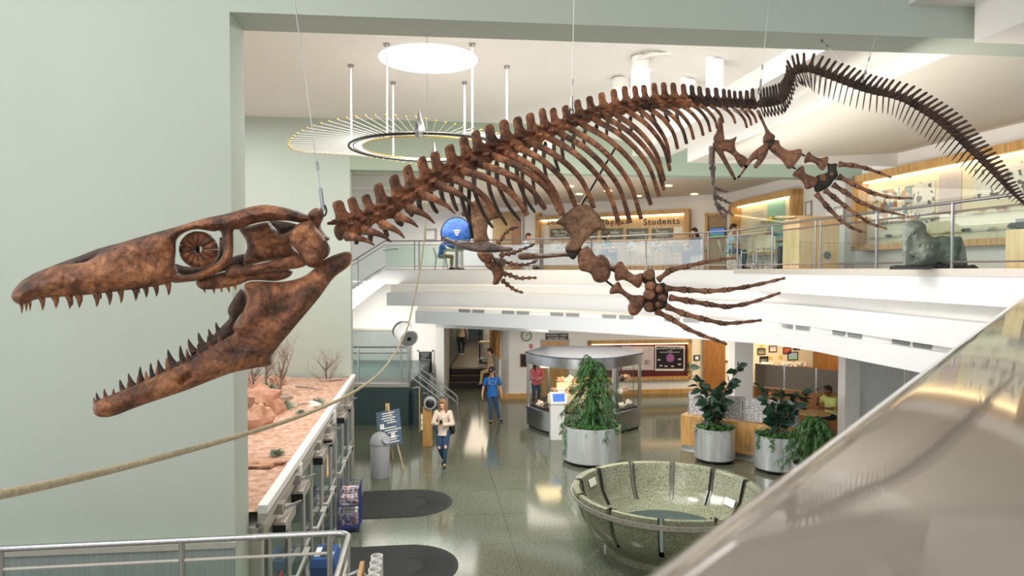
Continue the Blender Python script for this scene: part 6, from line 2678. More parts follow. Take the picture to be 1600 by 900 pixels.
c1_ = (2.03, 17.35)
planter((c1_[0], c1_[1], 0), 0.745, 0.95, 'largest steel planter, before the mineral case, holding the drooping conifer')
conifer(c1_, 0.9, 1.78, 4, 'drooping dark green conifer in the largest steel planter', tiers=10, wid=0.9)
ivy(c1_, 0.68, 0.93, 1, 'ivy trailing over the rim of the largest planter', ((R(205), 0.75), (R(185), 0.35), (R(320), 0.2)))
c2_ = (5.2, 17.4)
planter((c2_[0], c2_[1], 0), 0.50, 0.86, 'middle steel planter, before the wooden counter end')
rubber_plant(c2_, 0.86, [(-0.72, -0.1, 1.5), (-0.35, 0.15, 1.0), (0.35, 0.0, 1.15), (0.62, 0.1, 1.5), (0.12, 0.2, .7), (-0.15, -0.2, .6)], 8, 'open branched rubber plant with two tall stems in the middle planter')
ivy(c2_, 0.44, 0.86, 2, 'ivy around the foot of the rubber plant in the middle planter', ((R(190), .2),))
c3_ = (6.45, 16.55)
planter((c3_[0], c3_[1], 0), 0.52, 0.88, 'right steel planter, partly behind the foreground parapet')
rubber_plant(c3_, 0.88, [(-0.35, 0.0, 1.1), (0.15, 0.1, 0.95), (0.55, 0.1, 0.85), (0.9, 0.0, 1.05), (-0.1, -0.2, .6), (0.35, -0.2, .65)], 18, 'dense bushy rubber plant in the right planter beside the white column')
ivy(c3_, 0.46, 0.88, 3, 'ivy spilling from the right planter', ((R(200), .3), (R(240), .3), (R(280), .25)))
c4_ = (6.35, 14.1)
planter((c4_[0], c4_[1], 0), 0.5, 0.85, 'nearest steel planter, hidden below the green drooping fronds')
conifer(c4_, 0.85, 1.0, 21, 'bright green drooping conifer above the parapet edge at right', tiers=6, wid=0.78, lean=(-0.1, 0))

# ---- information counter with etched glass screens
k0, k1 = onz(1063, 700, 0), onz(1205, 722, 0)
cd = Vector((k1.x - k0.x, k1.y - k0.y, 0))
cl_ = cd.length
cu_ = cd.normalized()
cn_ = Vector((cu_.y, -cu_.x, 0))
ct = thing('information_counter', 'long pale wood counter behind the planters with speckled glass screens on top', 'counter', k0)
mb = MB()
mb.obox(k0 + Vector((0, 0, 0.1)), cu_ * (cl_ + 0.7), -cn_ * 0.55, (0, 0, 0.82))
mb.build('body', 'oak', ct, bev=0.006)
mb = MB()
mb.obox(k0 + Vector((0, 0, 0)) - cn_ * 0.04 + cu_ * 0.03, cu_ * (cl_ + 0.6), -cn_ * 0.45, (0, 0, 0.1))
mb.build('kick_plate', 'steel', ct)
for i, z in enumerate((0.3, 0.36, 0.42)):
    mb = MB()
    mb.obox(k0 + cu_ * (cl_ * 0.72) + cn_ * 0.004 + Vector((0, 0, z - 0.08)), cu_ * 0.5, cn_ * 0.004, (0, 0, 0.015))
    mb.build('steel_strip', 'steel', ct)
for i in range(2):
    a = k0 - cn_ * 0.1 + cu_ * (0.2 + 1.45 * i) + Vector((0, 0, 0.92))
    mb = MB()
    mb.obox(a + Vector((0, 0, 0.03)), cu_ * 1.4, -cn_ * 0.012, (0, 0, 0.62))
    mb.build('speckled_screen', 'perforated', ct)
    mb = MB()
    mb.obox(a - cu_ * 0.03, cu_ * 0.03, -cn_ * 0.03, (0, 0, 0.66))
    mb.build('screen_post', 'steel', ct)
# reading counter behind, with brown etched screens
q0, q1 = P(1180, 640, 22.2), P(1330, 640, 20.4)
rd_ = thing('reading_counter', 'dark wood counter with tall brown etched screens under the lit pictures', 'counter', (q0.x, q0.y, 0))
wv = Vector((q1.x - q0.x, q1.y - q0.y, 0))
wu_ = wv.normalized()
o = Vector((q0.x, q0.y, 0))
ln_ = wv.length
mb = MB()
mb.obox(o, wu_ * ln_, (0, 0.5, 0), (0, 0, 1.08))
mb.build('body', 'dark_oak', rd_)
for i in range(3):
    mb = MB()
    mb.obox(o + wu_ * (ln_ * i / 3 + 0.02) + Vector((0, 0.1, 1.1)), wu_ * (ln_ / 3 - 0.06), (0, 0.012, 0), (0, 0, 0.72))
    mb.build('etched_screen', 'etched_glass', rd_)
    mb = MB()
    mb.obox(o + wu_ * (ln_ * (i + 1) / 3 - 0.04) + Vector((0, 0.08, 1.0)), wu_ * 0.05, (0, 0.05, 0), (0, 0, 0.84))
    mb.build('screen_post', 'steel', rd_)
# pictures on the warm wall beyond
pics = [(1189, 549, 13, 10, 'grey landscape picture, leftmost in the upper row'), (1207, 545, 13, 10, 'pale sunset picture second in the upper row'), (1229, 547.5, 13, 10.5, 'red sunset picture third in the upper row'),
        (1244, 543, 11, 7, 'dark red picture at the right end of the upper row'), (1193, 561, 14, 9, 'dark picture low at the left of the lit wall'), (1238, 556, 17, 13, 'largest pale blue picture on the lit wall')]
pm = [('stone_grey', 'cloth_tan'), ('poster_pink', 'case_cream'), ('orange', 'cloth_pink'), ('red_sign', 'maroon'), ('stone_dark', 'stone_grey'), ('cloth_pale', 'teal_panel')]
rw = Vector((5.6, 26.9, 0))


def rwall(px, py, off=0.02):
    r_ = ray(px, py)
    t__ = (rw - EYE).dot(AX) / r_.dot(AX)
    return EYE + r_ * t__ - AX * off


for (px, py, w_, h_, lab), (ma, mb_) in zip(pics, pm):
    c = rwall(px, py)
    s = c.y / FPX
    f, x_, z_, n_ = framed('wall_picture', lab, 'picture', c, w_ * s, h_ * s, NB, 'sign_black', ma, 0.03, 0.03, 'pictures over the reading counter')
    mb = MB()
    mb.obox(c - x_ * (w_ * s / 2 - .03) - z_ * (h_ * s / 2 - .03) + n_ * 0.016, x_ * (w_ * s - .06), z_ * (h_ * s * 0.4), n_ * 0.003)
    mb.build('lower_band', mb_, f)
for px, py, lab in ((1189, 541, 'above the grey landscape picture'), (1207, 538, 'above the pale sunset picture'), (1233, 543.5, 'between the red pictures'), (1203, 559, 'right of the low dark picture'), (1219, 558, 'left of the pale blue picture'), (1240, 563.5, 'under the pale blue picture')):
    c = rwall(px, py)
    mb = MB()
    mb.obox(c - BX * .07 - Vector((0, 0, .06)), BX * .15, NB * .01, (0, 0, .12))
    tag(mb.build('yellow_note', 'yellow_paper'), 'small yellow caption card ' + lab, 'card', 'yellow cards on the lit wall')
for px, w_, lab in ((1193, 0.5, 'smaller white ruffled ornament on the shelf at the left'), (1234, 1.05, 'long white ruffled ornament on the shelf under the pictures')):
    c = rwall(px, 567, 0.35)
    mb = MB()
    for k in range(int(w_ / 0.07)):
        mb.rock(c + BX * (k * 0.07 - w_ / 2) + Vector((0, 0, 0.03 * math.sin(k * 2.2))), 0.085, k, (1, 1, .8), .9, 8, 6)
    tag(mb.build('shelf_ornament', 'mineral_white'), lab, 'ornament')
mb = MB()
c = rwall(1216, 572, 0.5)
mb.obox(Vector((c.x, c.y, 0.0)) - BX * 1.0, BX * 2.2, AX * 0.45, (0, 0, c.z - 0.02))
tag(mb.build('low_cabinet', 'dark_oak'), 'dark wood cabinet under the lit pictures', 'cabinet')
# table with food behind the counter screens, orange ball on a stick
c = P(1272, 632, 19.7)
tb = thing('reading_table', 'small table behind the bushy plant where someone sits', 'table', (c.x, c.y, 0))
mb = MB()
mb.lathe((c.x, c.y, 0), [(0.45, 0.72), (0.45, 0.75), (0.001, 0.75)], 28)
mb.build('tabletop', 'oak', tb)
mb = MB()
mb.lathe((c.x, c.y, 0), [(0.25, 0), (0.25, 0.03), (0.04, 0.05), (0.04, 0.72)], 18)
mb.build('pedestal', 'dark_steel', tb)
c = P(1204, 615, 18.6)
ob = thing('orange_lollipop', 'orange ball on a thin stick above the speckled glass screen', 'ornament', (c.x, c.y, 0.9))
mb = MB()
mb.ball(c, 0.045, 12, 8)
mb.build('ball', 'orange', ob)
mb = MB()
mb.tube([(c.x, c.y, 0.9), c], 0.006, 6)
mb.build('stick', 'white_plastic', ob)

# ---- wooden donation / phone stand by the stairs
b = onz(668, 698, 0)
ws = thing('wooden_spiral_stand', 'tall wooden stand with a round lens and leaflets beside the walking woman', 'stand', b)
mb = MB()
mb.obox(b - BX * .14, BX * .28, AX * .28, (0, 0, 0.12))
mb.obox(b - BX * .13 + AX * .03 + Vector((0, 0, .12)), BX * .26, AX * .2, (0, 0, 0.95))
mb.build('pillar', 'oak', ws, bev=0.008)
mb = MB()
mb.obox(b - BX * .2 - AX * .08 + Vector((0, 0, .42)), -BX * 0.03, AX * .36, (0, 0, 1.18))
mb.build('side_board', 'oak', ws, bev=0.01)
mb = MB()
mb.lathe(b + Vector((0.06, 0.1, 1.22)), [(0.17, 0), (0.18, 0.02), (0.17, 0.2), (0.12, 0.22)], 24, axis=-AX)
mb.build('lens_housing', 'grey_bin', ws)
mb = MB()
mb.lathe(b + Vector((0.06, 0.1, 1.22)) - AX * 0.22, [(0.001, 0.004), (0.12, 0.004), (0.125, 0)], 24, axis=-AX, close=False)
mb.build('lens', 'black_plastic', ws)
for i in range(3):
    mb = MB()
    mb.obox(b - BX * .18 - AX * .06 + Vector((0, 0, .48 + .15 * i)), BX * 0.05, AX * .2, (0, 0, 0.12))
    mb.build('leaflet', 'paper', ws)

# ---- the granite bowl
BC = Vector((2.74, 11.95, 0))
RB = 1.66
prof = [(1.12, 0.0), (1.12, 0.08), (1.10, 0.10), (1.17, 0.17), (1.40, 0.38), (1.555, 0.64), (1.635, 0.88), (1.665, 1.02), (1.66, 1.06), (1.61, 1.07), (1.55, 1.05), (1.53, 1.0), (1.45, 0.66), (1.30, 0.42), (1.12, 0.30), (0.92, 0.26), (0.55, 0.25), (0.001, 0.25)]
bw = thing('granite_bowl', 'huge speckled green granite bowl with slotted rim and riveted steel band', 'bowl', BC)
NS = 12
SL = 0.030
slot_a = [2 * math.pi * (k + 0.46) / NS for k in range(NS)]
angs = []
for k in range(NS):
    a0 = slot_a[k] + SL
    a1 = slot_a[(k + 1) % NS] - SL + (2 * math.pi if k == NS - 1 else 0)
    angs += list(np.linspace(a0, a1, 12))
NA = len(angs)
mb = MB()
vs = [(BC.x + r_ * math.cos(a), BC.y + r_ * math.sin(a), z) for r_, z in prof for a in angs]
fs = []
for j in range(len(prof) - 1):
    zlow = min(prof[j][1], prof[j + 1][1])
    cut = (3 < j + 1 and j < 13) and zlow >= 0.36
    for i in range(NA):
        if cut and i % 12 == 11:
            continue
        l = (i + 1) % NA
        fs.append((j * NA + i, j * NA + l, (j + 1) * NA + l, (j + 1) * NA + i))
# walls of the slots
js = [j for j in range(len(prof)) if prof[j][1] >= 0.38 and 3 < j < 14]
for k in range(NS):
    for col in (k * 12 + 11, ((k + 1) * 12) % NA):
        for a_, b_ in zip(range(len(js) // 2), range(len(js) - 1, 0, -1)):
            if a_ + 1 <= b_ - 1:
                fs.append((js[a_] * NA + col, js[a_ + 1] * NA + col, js[b_ - 1] * NA + col, js[b_] * NA + col))
mb.add(vs, fs)
mb.build('bowl_shell', 'bowl_granite', bw, angle=35)
mb = MB()
mb.lathe(BC, [(RB - 0.02, 0.90), (RB + 0.012, 0.90), (RB + 0.03, 0.985), (RB + 0.015, 0.985)], 96, close=False)
mb.build('steel_band', 'aluminium', bw)
for k in range(NS):
    a = slot_a[k]
    for s in (-1, 1):
        mb = MB()
        a_ = a + s * (SL - 0.006)
        u0 = Vector((math.cos(a_), math.sin(a_), 0))
        tn = Vector((-math.sin(a_), math.cos(a_), 0))
        pts = [(1.28, .42), (1.44, .67), (1.51, 1.0), (1.53, 1.07)]
        for (r0_, z0_), (r1_, z1_) in zip(pts, pts[1:]):
            mb.obox(BC + u0 * r0_ - tn * 0.006 + Vector((0, 0, z0_)), u0 * (r1_ - r0_) + Vector((0, 0, z1_ - z0_)), tn * 0.012, u0 * 0.06)
        mb.build('slot_edge', 'dark_steel', bw)
mb = MB()
for k in range(NS):
    for i in range(5):
        a = slot_a[k] + 2 * math.pi / NS * (0.14 + 0.18 * i)
        for r_, z in ((1.505, 1.0), (1.685, 0.945)):
            q = BC + Vector((math.cos(a) * r_, math.sin(a) * r_, z))
            mb.ball(q, 0.012, 6, 4)
mb_ = mb.build('rivets', 'chrome', bw)
mb_['kind'] = 'stuff'
mb = MB()
mb.lathe(BC, [(1.04, 0.27), (1.03, 0.29), (0.001, 0.29)], 48, close=False)
mb.build('well_disc', 'dark_tile', bw)
for a, z, r_ in ((R(146), 0.90, 1.47), (R(22), 0.62, 1.365)):
    u0 = Vector((math.cos(a), math.sin(a), 0))
    tn = Vector((-math.sin(a), math.cos(a), 0))
    sl = (u0 * 0.10 + Vector((0, 0, 0.28)))
    mb = MB()
    o = BC + u0 * (r_ - 0.02) + Vector((0, 0, z - 0.07)) - tn * 0.13
    mb.obox(o, tn * 0.26, sl * 0.45, -u0 * 0.006)
    mb.build('caption_plate', 'paper', bw)
# ================================================================ UPPER FLOOR
# balcony railing: one thing per straight bay would not lift alone, it is one long railing
UR = thing('balcony_railing', 'long curved steel railing with glass panels along the upper floor edge', 'railing', (1.0, 23.8, 4.9))
RL = offs(E_, 0.12)
rl_len = np.r_[0, np.cumsum([math.hypot(RL[i + 1][0] - RL[i][0], RL[i + 1][1] - RL[i][1]) for i in range(len(RL) - 1)])]


def RP(px):
    q, tg = at_px(RL, px)
    return q


post_px = [596, 648, 655, 712, 844, 848, 924, 1009, 1099, 1106, 1152, 1206, 1273, 1281, 1369, 1487, 1640]
pp_ = [RP(x) for x in post_px]
mb = MB()
mb.tube([(p[0], p[1], 4.9 + 1.07) for p in RL], 0.026, 10)
mb.build('handrail', 'rail_steel', UR)
for hh in (0.92, 0.12):
    mb = MB()
    mb.tube([(p[0], p[1], 4.9 + hh) for p in RL], 0.016, 8)
    mb.build('lower_rail', 'rail_steel', UR)
for p in pp_:
    mb = MB()
    mb.tube([(p.x, p.y, 4.9), (p.x, p.y, 5.96)], 0.024, 8)
    mb.build('post', 'rail_steel', UR)
for a, b in zip(post_px, post_px[1:]):
    if b - a < 12:
        continue
    seg = [p for p in RL if a < 800 + FPX * p[0] / p[1] < b]
    pts = [(RP(a).x, RP(a).y)] + [tuple(p) for p in seg] + [(RP(b).x, RP(b).y)]
    mb = MB()
    n = len(pts)
    inn = offs(pts, 0.01)
    vs = [(p[0], p[1], 5.05) for p in pts] + [(p[0], p[1], 5.78) for p in pts] + [(p[0], p[1], 5.05) for p in inn] + [(p[0], p[1], 5.78) for p in inn]
    fs = []
    for i in range(n - 1):
        fs += [(i, i + 1, n + i + 1, n + i), (2 * n + i + 1, 2 * n + i, 3 * n + i, 3 * n + i + 1), (n + i, n + i + 1, 3 * n + i + 1, 3 * n + i)]
    mb.add(vs, fs)
    mb.build('glass_panel', 'rail_glass_bright' if 700 < a < 1100 else 'rail_glass', UR)
# stair going down at the left end of the balcony
g0, g1 = Vector((-4.75, 25.5, 4.9)), Vector((-5.85, 25.1, 4.15))
mb = MB()
far_ = Vector((-7.6, 24.4, 2.95))
mb.add([g0, far_, far_ - Vector((0, 0, .9)), g0 - Vector((0, 0, .54))] + [p + Vector((0, 0.2, 0)) for p in (g0, far_, far_ - Vector((0, 0, .9)), g0 - Vector((0, 0, .54)))],
       [(0, 1, 2, 3), (7, 6, 5, 4), (0, 4, 5, 1), (3, 2, 6, 7), (0, 3, 7, 4), (1, 5, 6, 2)])
for i in range(8):
    q = g0.lerp(far_, i / 8)
    mb.obox(q + Vector((-0.36, 0.2, -0.30)), (0.36, 0, 0), (0, 1.6, 0), (0, 0, 0.27))
st('floor_stairs_upper', mb, 'white_fascia')
sr = thing('upper_stair_railing', 'steel and glass stair railing descending at the left end of the balcony', 'railing', g0)
for hh, r_ in ((1.07, 0.026), (0.92, 0.016), (0.12, 0.016)):
    mb = MB()
    mb.tube([g0 + Vector((0, 0.1, hh)), far_ + Vector((0, 0.1, hh))], r_, 8)
    mb.build('handrail' if hh > 1 else 'lower_rail', 'rail_steel', sr)
for k in (0.33, 0.62):
    q = g0.lerp(far_, k)
    mb = MB()
    mb.tube([q + Vector((0, 0.1, 0)), q + Vector((0, 0.1, 1.07))], 0.024, 8)
    mb.build('post', 'rail_steel', sr)
mb = MB()
mb.add([g0 + Vector((0, .1, .15)), far_ + Vector((0, .1, .15)), far_ + Vector((0, .1, .88)), g0 + Vector((0, .1, .88))], [(0, 1, 2, 3)])
mb.build('glass_panel', 'rail_glass', sr)
mb = MB()
q = g0 + Vector((-0.2, 1.5, 0.9))
mb.tube([P(598, 391, 27), P(612, 389, 27), P(622, 388.5, 27)], 0.03, 8)
mb.build('wall_handrail', 'rail_steel', sr)

# back wall plane of the upper room
ub = Vector((UB1[0] - UB0[0], UB1[1] - UB0[1], 0)).normalized()
un = Vector((ub.y, -ub.x, 0))
if un.y > 0:
    un = -un
ux_ = -ub                                     # to the right in the picture


def uw(px, py, off=0.0):
    r_ = ray(px, py)
    o = Vector((UB0[0], UB0[1], 0)) + un * 0.02
    t__ = (o - EYE).dot(un) / r_.dot(un)
    return EYE + r_ * t__ + un * off


def urect(name, px0, py0, px1, py1, m, par, off=0.0, th=0.02):
    a, b = uw(px0, py1, off), uw(px1, py1, off)
    zt = uw((px0 + px1) / 2, py0, off).z
    zb = uw((px0 + px1) / 2, py1, off).z
    mb = MB()
    mb.obox(Vector((a.x, a.y, zb)), Vector((b.x - a.x, b.y - a.y, 0)), un * th, (0, 0, zt - zb))
    return mb.build(name, m, par)


c = uw(841, 400)
sp = thing('society_display', 'wide oak framed lit display headed Society of Physics Students', 'display case', Vector((c.x, c.y, 5.3)))
for a in ((841, 333.5, 846.5, 421), (1072, 333.5, 1079.5, 400), (841, 333, 1079.5, 339)):
    urect('frame', *a, 'oak', sp, 0.02, 0.22)
urect('back_panel', 846, 338, 1073, 421, 'pale_oak', sp, 0.0, 0.03)
urect('strip_lamp', 848, 339, 1071, 341, 'lamp_warm', sp, 0.06, 0.06)
q = uw(955, 347, 0.05)
for wd, px in (('Society', 875), ('of', 918), ('Physics', 961), ('Students', 1034)):
    text('lettering', wd, 0.34, 'sign_black', uw(px, 346.5, 0.06), un, sp, 0.012, spacing=1.22)
for px0, px1, l1, l2 in ((861, 893, 'Why Study', 'Physics?'), (897, 934, 'Beyond', 'Physics'), (940, 974, 'Activities', ''), (979, 1013, 'Research', ''), (1019, 1052, 'Physics', 'Alumni')):
    b = urect('caption_board', px0, 357, px1, 374, 'stone_grey', sp, 0.035, 0.02)
    m_ = (px0 + px1) / 2
    for l, yy in ((l1, 362 if l2 else 363.5), (l2, 367.5)):
        if l:
            tt = text('lettering', l, 0.17, 'paper', uw(m_, yy, 0.062), un, sp, 0.006)
            tt.parent = b
for px0, px1, py0, py1 in ((845, 858, 353, 378), (1054, 1067, 354.5, 364)):
    urect('paper_sheet', px0, py0, px1, py1, 'paper', sp, 0.035, 0.01)
for i, px in enumerate((862, 880, 900, 918, 940, 958, 980, 998, 1020, 1040)):
    urect('photo_sheet', px, 377, px + 15, 392, 'poster_photos' if i % 2 else 'specimen_sheet', sp, 0.035, 0.01)

# framed sheet and blue globe dish on the left of the back wall
c = uw(673, 367)
f, x_, z_, n_ = framed('framed_certificate', 'framed white certificate on the wall left of the blue dish', 'frame', c, 24 * c.y / FPX, 19 * c.y / FPX, un, 'grey_frame', 'paper', 0.09, 0.05)
c = P(713, 364, 29.5)
bd = thing('blue_dish', 'large round blue dish standing behind the seated man in blue', 'dish', Vector((c.x, c.y, 4.9)))
mb = MB()
ax_ = Vector((-0.08, -1, 0.1)).normalized()
mb.lathe(c, [(0.001, 0.16), (0.25, 0.15), (0.45, 0.10), (0.62, 0.03), (0.68, -0.03), (0.66, -0.06), (0.001, -0.1)], 40, axis=ax_)
mb.build('dish', 'globe_blue', bd)
mb = MB()
mb.lathe(c, [(0.66, -0.05), (0.70, -0.03), (0.70, 0.0), (0.67, 0.01)], 40, axis=ax_, close=False)
mb.build('rim', 'black_metal', bd)
mb = MB()
mb.tube([Vector((c.x, c.y + .1, 4.9)), c + Vector((0, .1, 0))], 0.06, 8)
mb.lathe((c.x, c.y + .1, 4.9), [(0.35, 0), (0.35, 0.05), (0.08, 0.1)], 20)
mb.build('stand', 'black_metal', bd)
for i in range(3):
    mb = MB()
    q = c + ax_ * 0.17 + Vector((0.05, 0, 0.05 - 0.09 * i))
    mb.obox(q - Vector((0.14 - .04 * i, 0, 0)), (0.28 - .08 * i, 0, 0), (0, -0.01, 0), (0, 0, 0.05))
    mb.build('white_print', 'paper', bd)
# dim doorway right of the dish, warm light put into the panel's colour
c = uw(800, 380)
dn = bpy.data.objects.new('door_9', None)
COL.objects.link(dn)
dn.location = (c.x, c.y, 4.9)
dn['kind'] = 'structure'
urect('doorway', 770, 331, 816, 424, 'cloth_khaki', dn, 0.0, 0.02)
urect('door_leaf', 800, 343, 814, 424, 'dark_oak', dn, 0.02, 0.03)
urect('door_frame', 815, 331, 818, 424, 'grey_frame', dn, 0.0, 0.05)
# opening with the television, right of the display
urect_root = bpy.data.objects.new('door_10', None)
COL.objects.link(urect_root)
c = uw(1115, 400)
urect_root.location = (c.x, c.y, 4.9)
urect_root['kind'] = 'structure'
urect('doorway', 1105, 337, 1134, 424, 'cloth_tan', urect_root, 0.0, 0.02)
urect('door_frame', 1102, 333, 1106, 424, 'oak', urect_root, 0.0, 0.08)
urect('door_frame', 1102, 333, 1134.5, 337, 'oak', urect_root, 0.0, 0.08)
c = uw(1122, 363, 0.1)
tv = thing('television', 'wall television showing a blue and green picture beside the display', 'television', c)
urect('housing', 1110, 356, 1134, 371, 'black_plastic', tv, 0.06, 0.06)
urect('screen', 1111, 357, 1133.5, 366.5, 'screen_blue', tv, 0.12, 0.006)
urect('picture_strip', 1111, 366.5, 1133.5, 370, 'screen_green', tv, 0.12, 0.007)

# ---- right wall cases
wd_ = Vector((wr(5)[0] - wr(25)[0], wr(5)[1] - wr(25)[1], 0)).normalized()    # towards the camera
wn = Vector((wd_.y, -wd_.x, 0))
if wn.x > 0:
    wn = -wn


def ww(px, py, off=0.0):
    r_ = ray(px, py)
    o = Vector((wr(10)[0], wr(10)[1], 0)) + wn * 0.005
    t__ = (o - EYE).dot(wn) / r_.dot(wn)
    return EYE + r_ * t__ + wn * off


def wrect(name, px0, px1, z0, z1, m, par, off=0.0, th=0.02, bev=0.0):
    a, b = ww(px0, 421), ww(px1, 421)
    mb = MB()
    mb.obox(Vector((a.x, a.y, z0)) + wn * off, Vector((b.x - a.x, b.y - a.y, 0)), wn * th, (0, 0, z1 - z0))
    return mb.build(name, m, par, bev=bev)


def wall_case(px0, px1, z0, z1, label):
    a = ww(px0, 421)
    r = thing('wall_display_case', label, 'display case', Vector((a.x, a.y, z0)))
    b = ww(px1, 421)
    v = Vector((b.x - a.x, b.y - a.y, 0))
    L = v.length
    v.normalize()
    o = Vector((a.x, a.y, 0))
    mb = MB()
    F = 0.13
    for s0, s1_, e, f in ((0, F, z0, z1), (L - F, L, z0, z1), (0, L, z1 - 0.17, z1), (0, L, z0, z0 + 0.13)):
        mb.obox(o + v * s0 + Vector((0, 0, e)), v * (s1_ - s0), wn * 0.35, (0, 0, f - e))
    mb.build('frame', 'oak', r, bev=0.006)
    mb = MB()
    mb.obox(o + v * F + Vector((0, 0, z0 + .1)), v * (L - 2 * F), wn * 0.02, (0, 0, z1 - z0 - .2))
    mb.build('back_panel', 'case_cream', r)
    mb = MB()
    mb.obox(o + v * F + wn * 0.30 + Vector((0, 0, z0 + .1)), v * (L - 2 * F), wn * 0.008, (0, 0, z1 - z0 - .24))
    mb.build('glass', 'case_glass', r)
    mb = MB()
    mb.obox(o + v * (F + .05) + wn * 0.06 + Vector((0, 0, z1 - .2)), v * (L - 2 * F - .1), wn * 0.12, (0, 0, 0.03))
    mb.build('strip_lamp', 'lamp_warm', r)
    return r, o, v, L


cs, o, v, L = wall_case(1155, 1254, 5.35, 7.2, 'smaller oak wall case with teal panel behind the chairs')
mb = MB()
mb.obox(o + v * (L * .50) + wn * 0.03 + Vector((0, 0, 5.5)), v * (L * .26), wn * 0.01, (0, 0, 1.5))
mb.build('teal_panel', 'teal_panel', cs)
for i in range(8):
    mb = MB()
    mb.obox(o + v * (L * .22) + wn * 0.03 + Vector((0, 0, 6.75 - .1 * i)), v * (L * .2), wn * 0.008, (0, 0, 0.05))
    mb.build('text_strip', 'paper', cs)
for z in (5.95, 6.35):
    mb = MB()
    mb.obox(o + v * (L * .42) + wn * 0.04 + Vector((0, 0, z)), v * (L * .4), wn * 0.22, (0, 0, 0.015))
    mb.build('glass_shelf', 'case_glass', cs)
for k, (f_, z, m_, lb) in enumerate(((0.62, 6.365, 'gold', 'golden specimen on the top shelf of the smaller wall case'), (0.5, 6.365, 'mineral_white', 'pale specimen on the top shelf of the smaller wall case'), (0.58, 5.965, 'mineral_rose', 'rosy specimen on the lower shelf of the smaller wall case'))):
    q = o + v * (L * f_) + wn * 0.15
    mb = MB()
    mb.rock((q.x, q.y, z + 0.07), 0.1, k + 5, (1.2, 1, .75), .6, 10, 8)
    tag(mb.build('case_specimen', m_), lb, 'mineral')
cs2, o, v, L = wall_case(1350, 1680, 5.35, 7.17, 'long oak wall case with photo posters, specimen sheets and fossils at right')
for f0, f1, z0, z1, m_, nm in ((0.065, 0.30, 5.95, 6.75, 'poster_photos', 'photo_poster'), (0.31, 0.43, 5.9, 6.78, 'specimen_sheet', 'specimen_sheet'), (0.45, 0.56, 6.1, 6.9, 'poster_pink', 'pale_sheet'), (0.62, 0.95, 6.2, 6.85, 'specimen_sheet', 'specimen_sheet')):
    mb = MB()
    mb.obox(o + v * (L * f0) + wn * 0.03 + Vector((0, 0, z0)), v * (L * (f1 - f0)), wn * 0.01, (0, 0, z1 - z0))
    mb.build(nm, m_, cs2)
mb = MB()
mb.obox(o + v * (L * .09) + wn * 0.045 + Vector((0, 0, 6.55)), v * (L * .10), wn * 0.004, (0, 0, 0.12))
mb.build('title_strip', 'paper', cs2)
for z in (5.62, 5.95):
    mb = MB()
    mb.obox(o + v * (L * .06) + wn * 0.05 + Vector((0, 0, z)), v * (L * .9), wn * 0.22, (0, 0, 0.018))
    mb.build('glass_shelf', 'case_glass', cs2)
rr = random.Random(31)
for k in range(16):
    f_ = 0.08 + 0.052 * k
    z = 5.968 if k % 2 else 5.638
    q = o + v * (L * f_) + wn * (0.13 + rr.uniform(-.03, .03))
    m_ = ['mineral_white', 'mineral_rose', 'mineral_dark', 'case_cream'][k % 4]
    mb = MB()
    r_ = rr.uniform(.05, .085)
    mb.rock((q.x, q.y, z + r_ * .55), r_, k + 70, (1.3, 1, .7), .6, 10, 8)
    shelf_ = 'upper' if k % 2 else 'lower'
    wd2 = {'mineral_white': 'white', 'mineral_rose': 'rosy', 'mineral_dark': 'dark', 'case_cream': 'cream'}[m_]
    tag(mb.build('fossil_specimen', m_), '%s fossil on the %s glass shelf of the long wall case' % (wd2, shelf_), 'fossil', '%s fossils on the %s shelf of the long case' % (wd2, shelf_))
for px, py, w_, h_, lab in ((1264.5, 326, 0.3, 0.42, 'narrow framed notice on the white wall by the smaller case'), (1331, 335, 0.42, 0.4, 'framed sheet on the pilaster behind the lectern box')):
    c = ww(px, py)
    framed('wall_notice_frame', lab, 'frame', c + (wn * 0.32 if px > 1300 else wn * 0), w_, h_, wn, 'grey_frame', 'paper', 0.04, 0.04)
c = ww(1141, 327)
mb = MB()
mb.obox(Vector((c.x, c.y, c.z - .1)), wd_ * 0.15, wn * 0.06, (0, 0, 0.22))
tag(mb.build('fire_alarm', 'red_sign', None, bev=0.01), 'red fire alarm on the white wall left of the smaller case', 'alarm')

# big pale oak box (lectern) and dark rock sculpture near the railing
q = P(1272, 421, 15.6)
lb = thing('oak_cabinet', 'tall pale oak cabinet with slanted top beside the railing', 'cabinet', Vector((q.x, q.y, 4.9)))
mb = MB()
mb.box((q.x, q.y + .2, 4.9 + .58), (0.98, 0.7, 1.16), YAW)
mb.build('body', 'pale_oak', lb, bev=0.01)
mb = MB()
mb.obox(Vector((q.x - .56, q.y - .22, 4.9 + 1.16)), (1.12, 0.14, 0), (-.1, .86, 0.06), (0, 0, 0.05))
mb.build('top', 'pale_oak', lb, bev=0.008)
mb = MB()
mb.lathe((q.x + 0.22, q.y - 0.155, 5.22), [(0.08, 0), (0.09, 0.012), (0.001, 0.014)], 20, axis=-AX)
mb.build('round_seal', 'dark_steel', lb)
q = P(1455, 421, 11.3)
rk_ = thing('rock_slab_exhibit', 'large rough grey green rock slab on a dark base behind the railing', 'rock', Vector((q.x, q.y, 4.9)))
mb = MB()
out = [(1411, 421), (1409, 375), (1411, 352), (1424, 344), (1440, 346), (1447, 352), (1448, 366), (1460, 371), (1470, 368), (1490, 370), (1502, 369), (1508, 384), (1513, 421)]
bone_sheet(mb, out, lambda x, y: 11.4, 0.17, 16, (), 4, 1.0, (), 0.7, smooth=False)
mb.build('slab', 'stone_grey', rk_)
mb = MB()
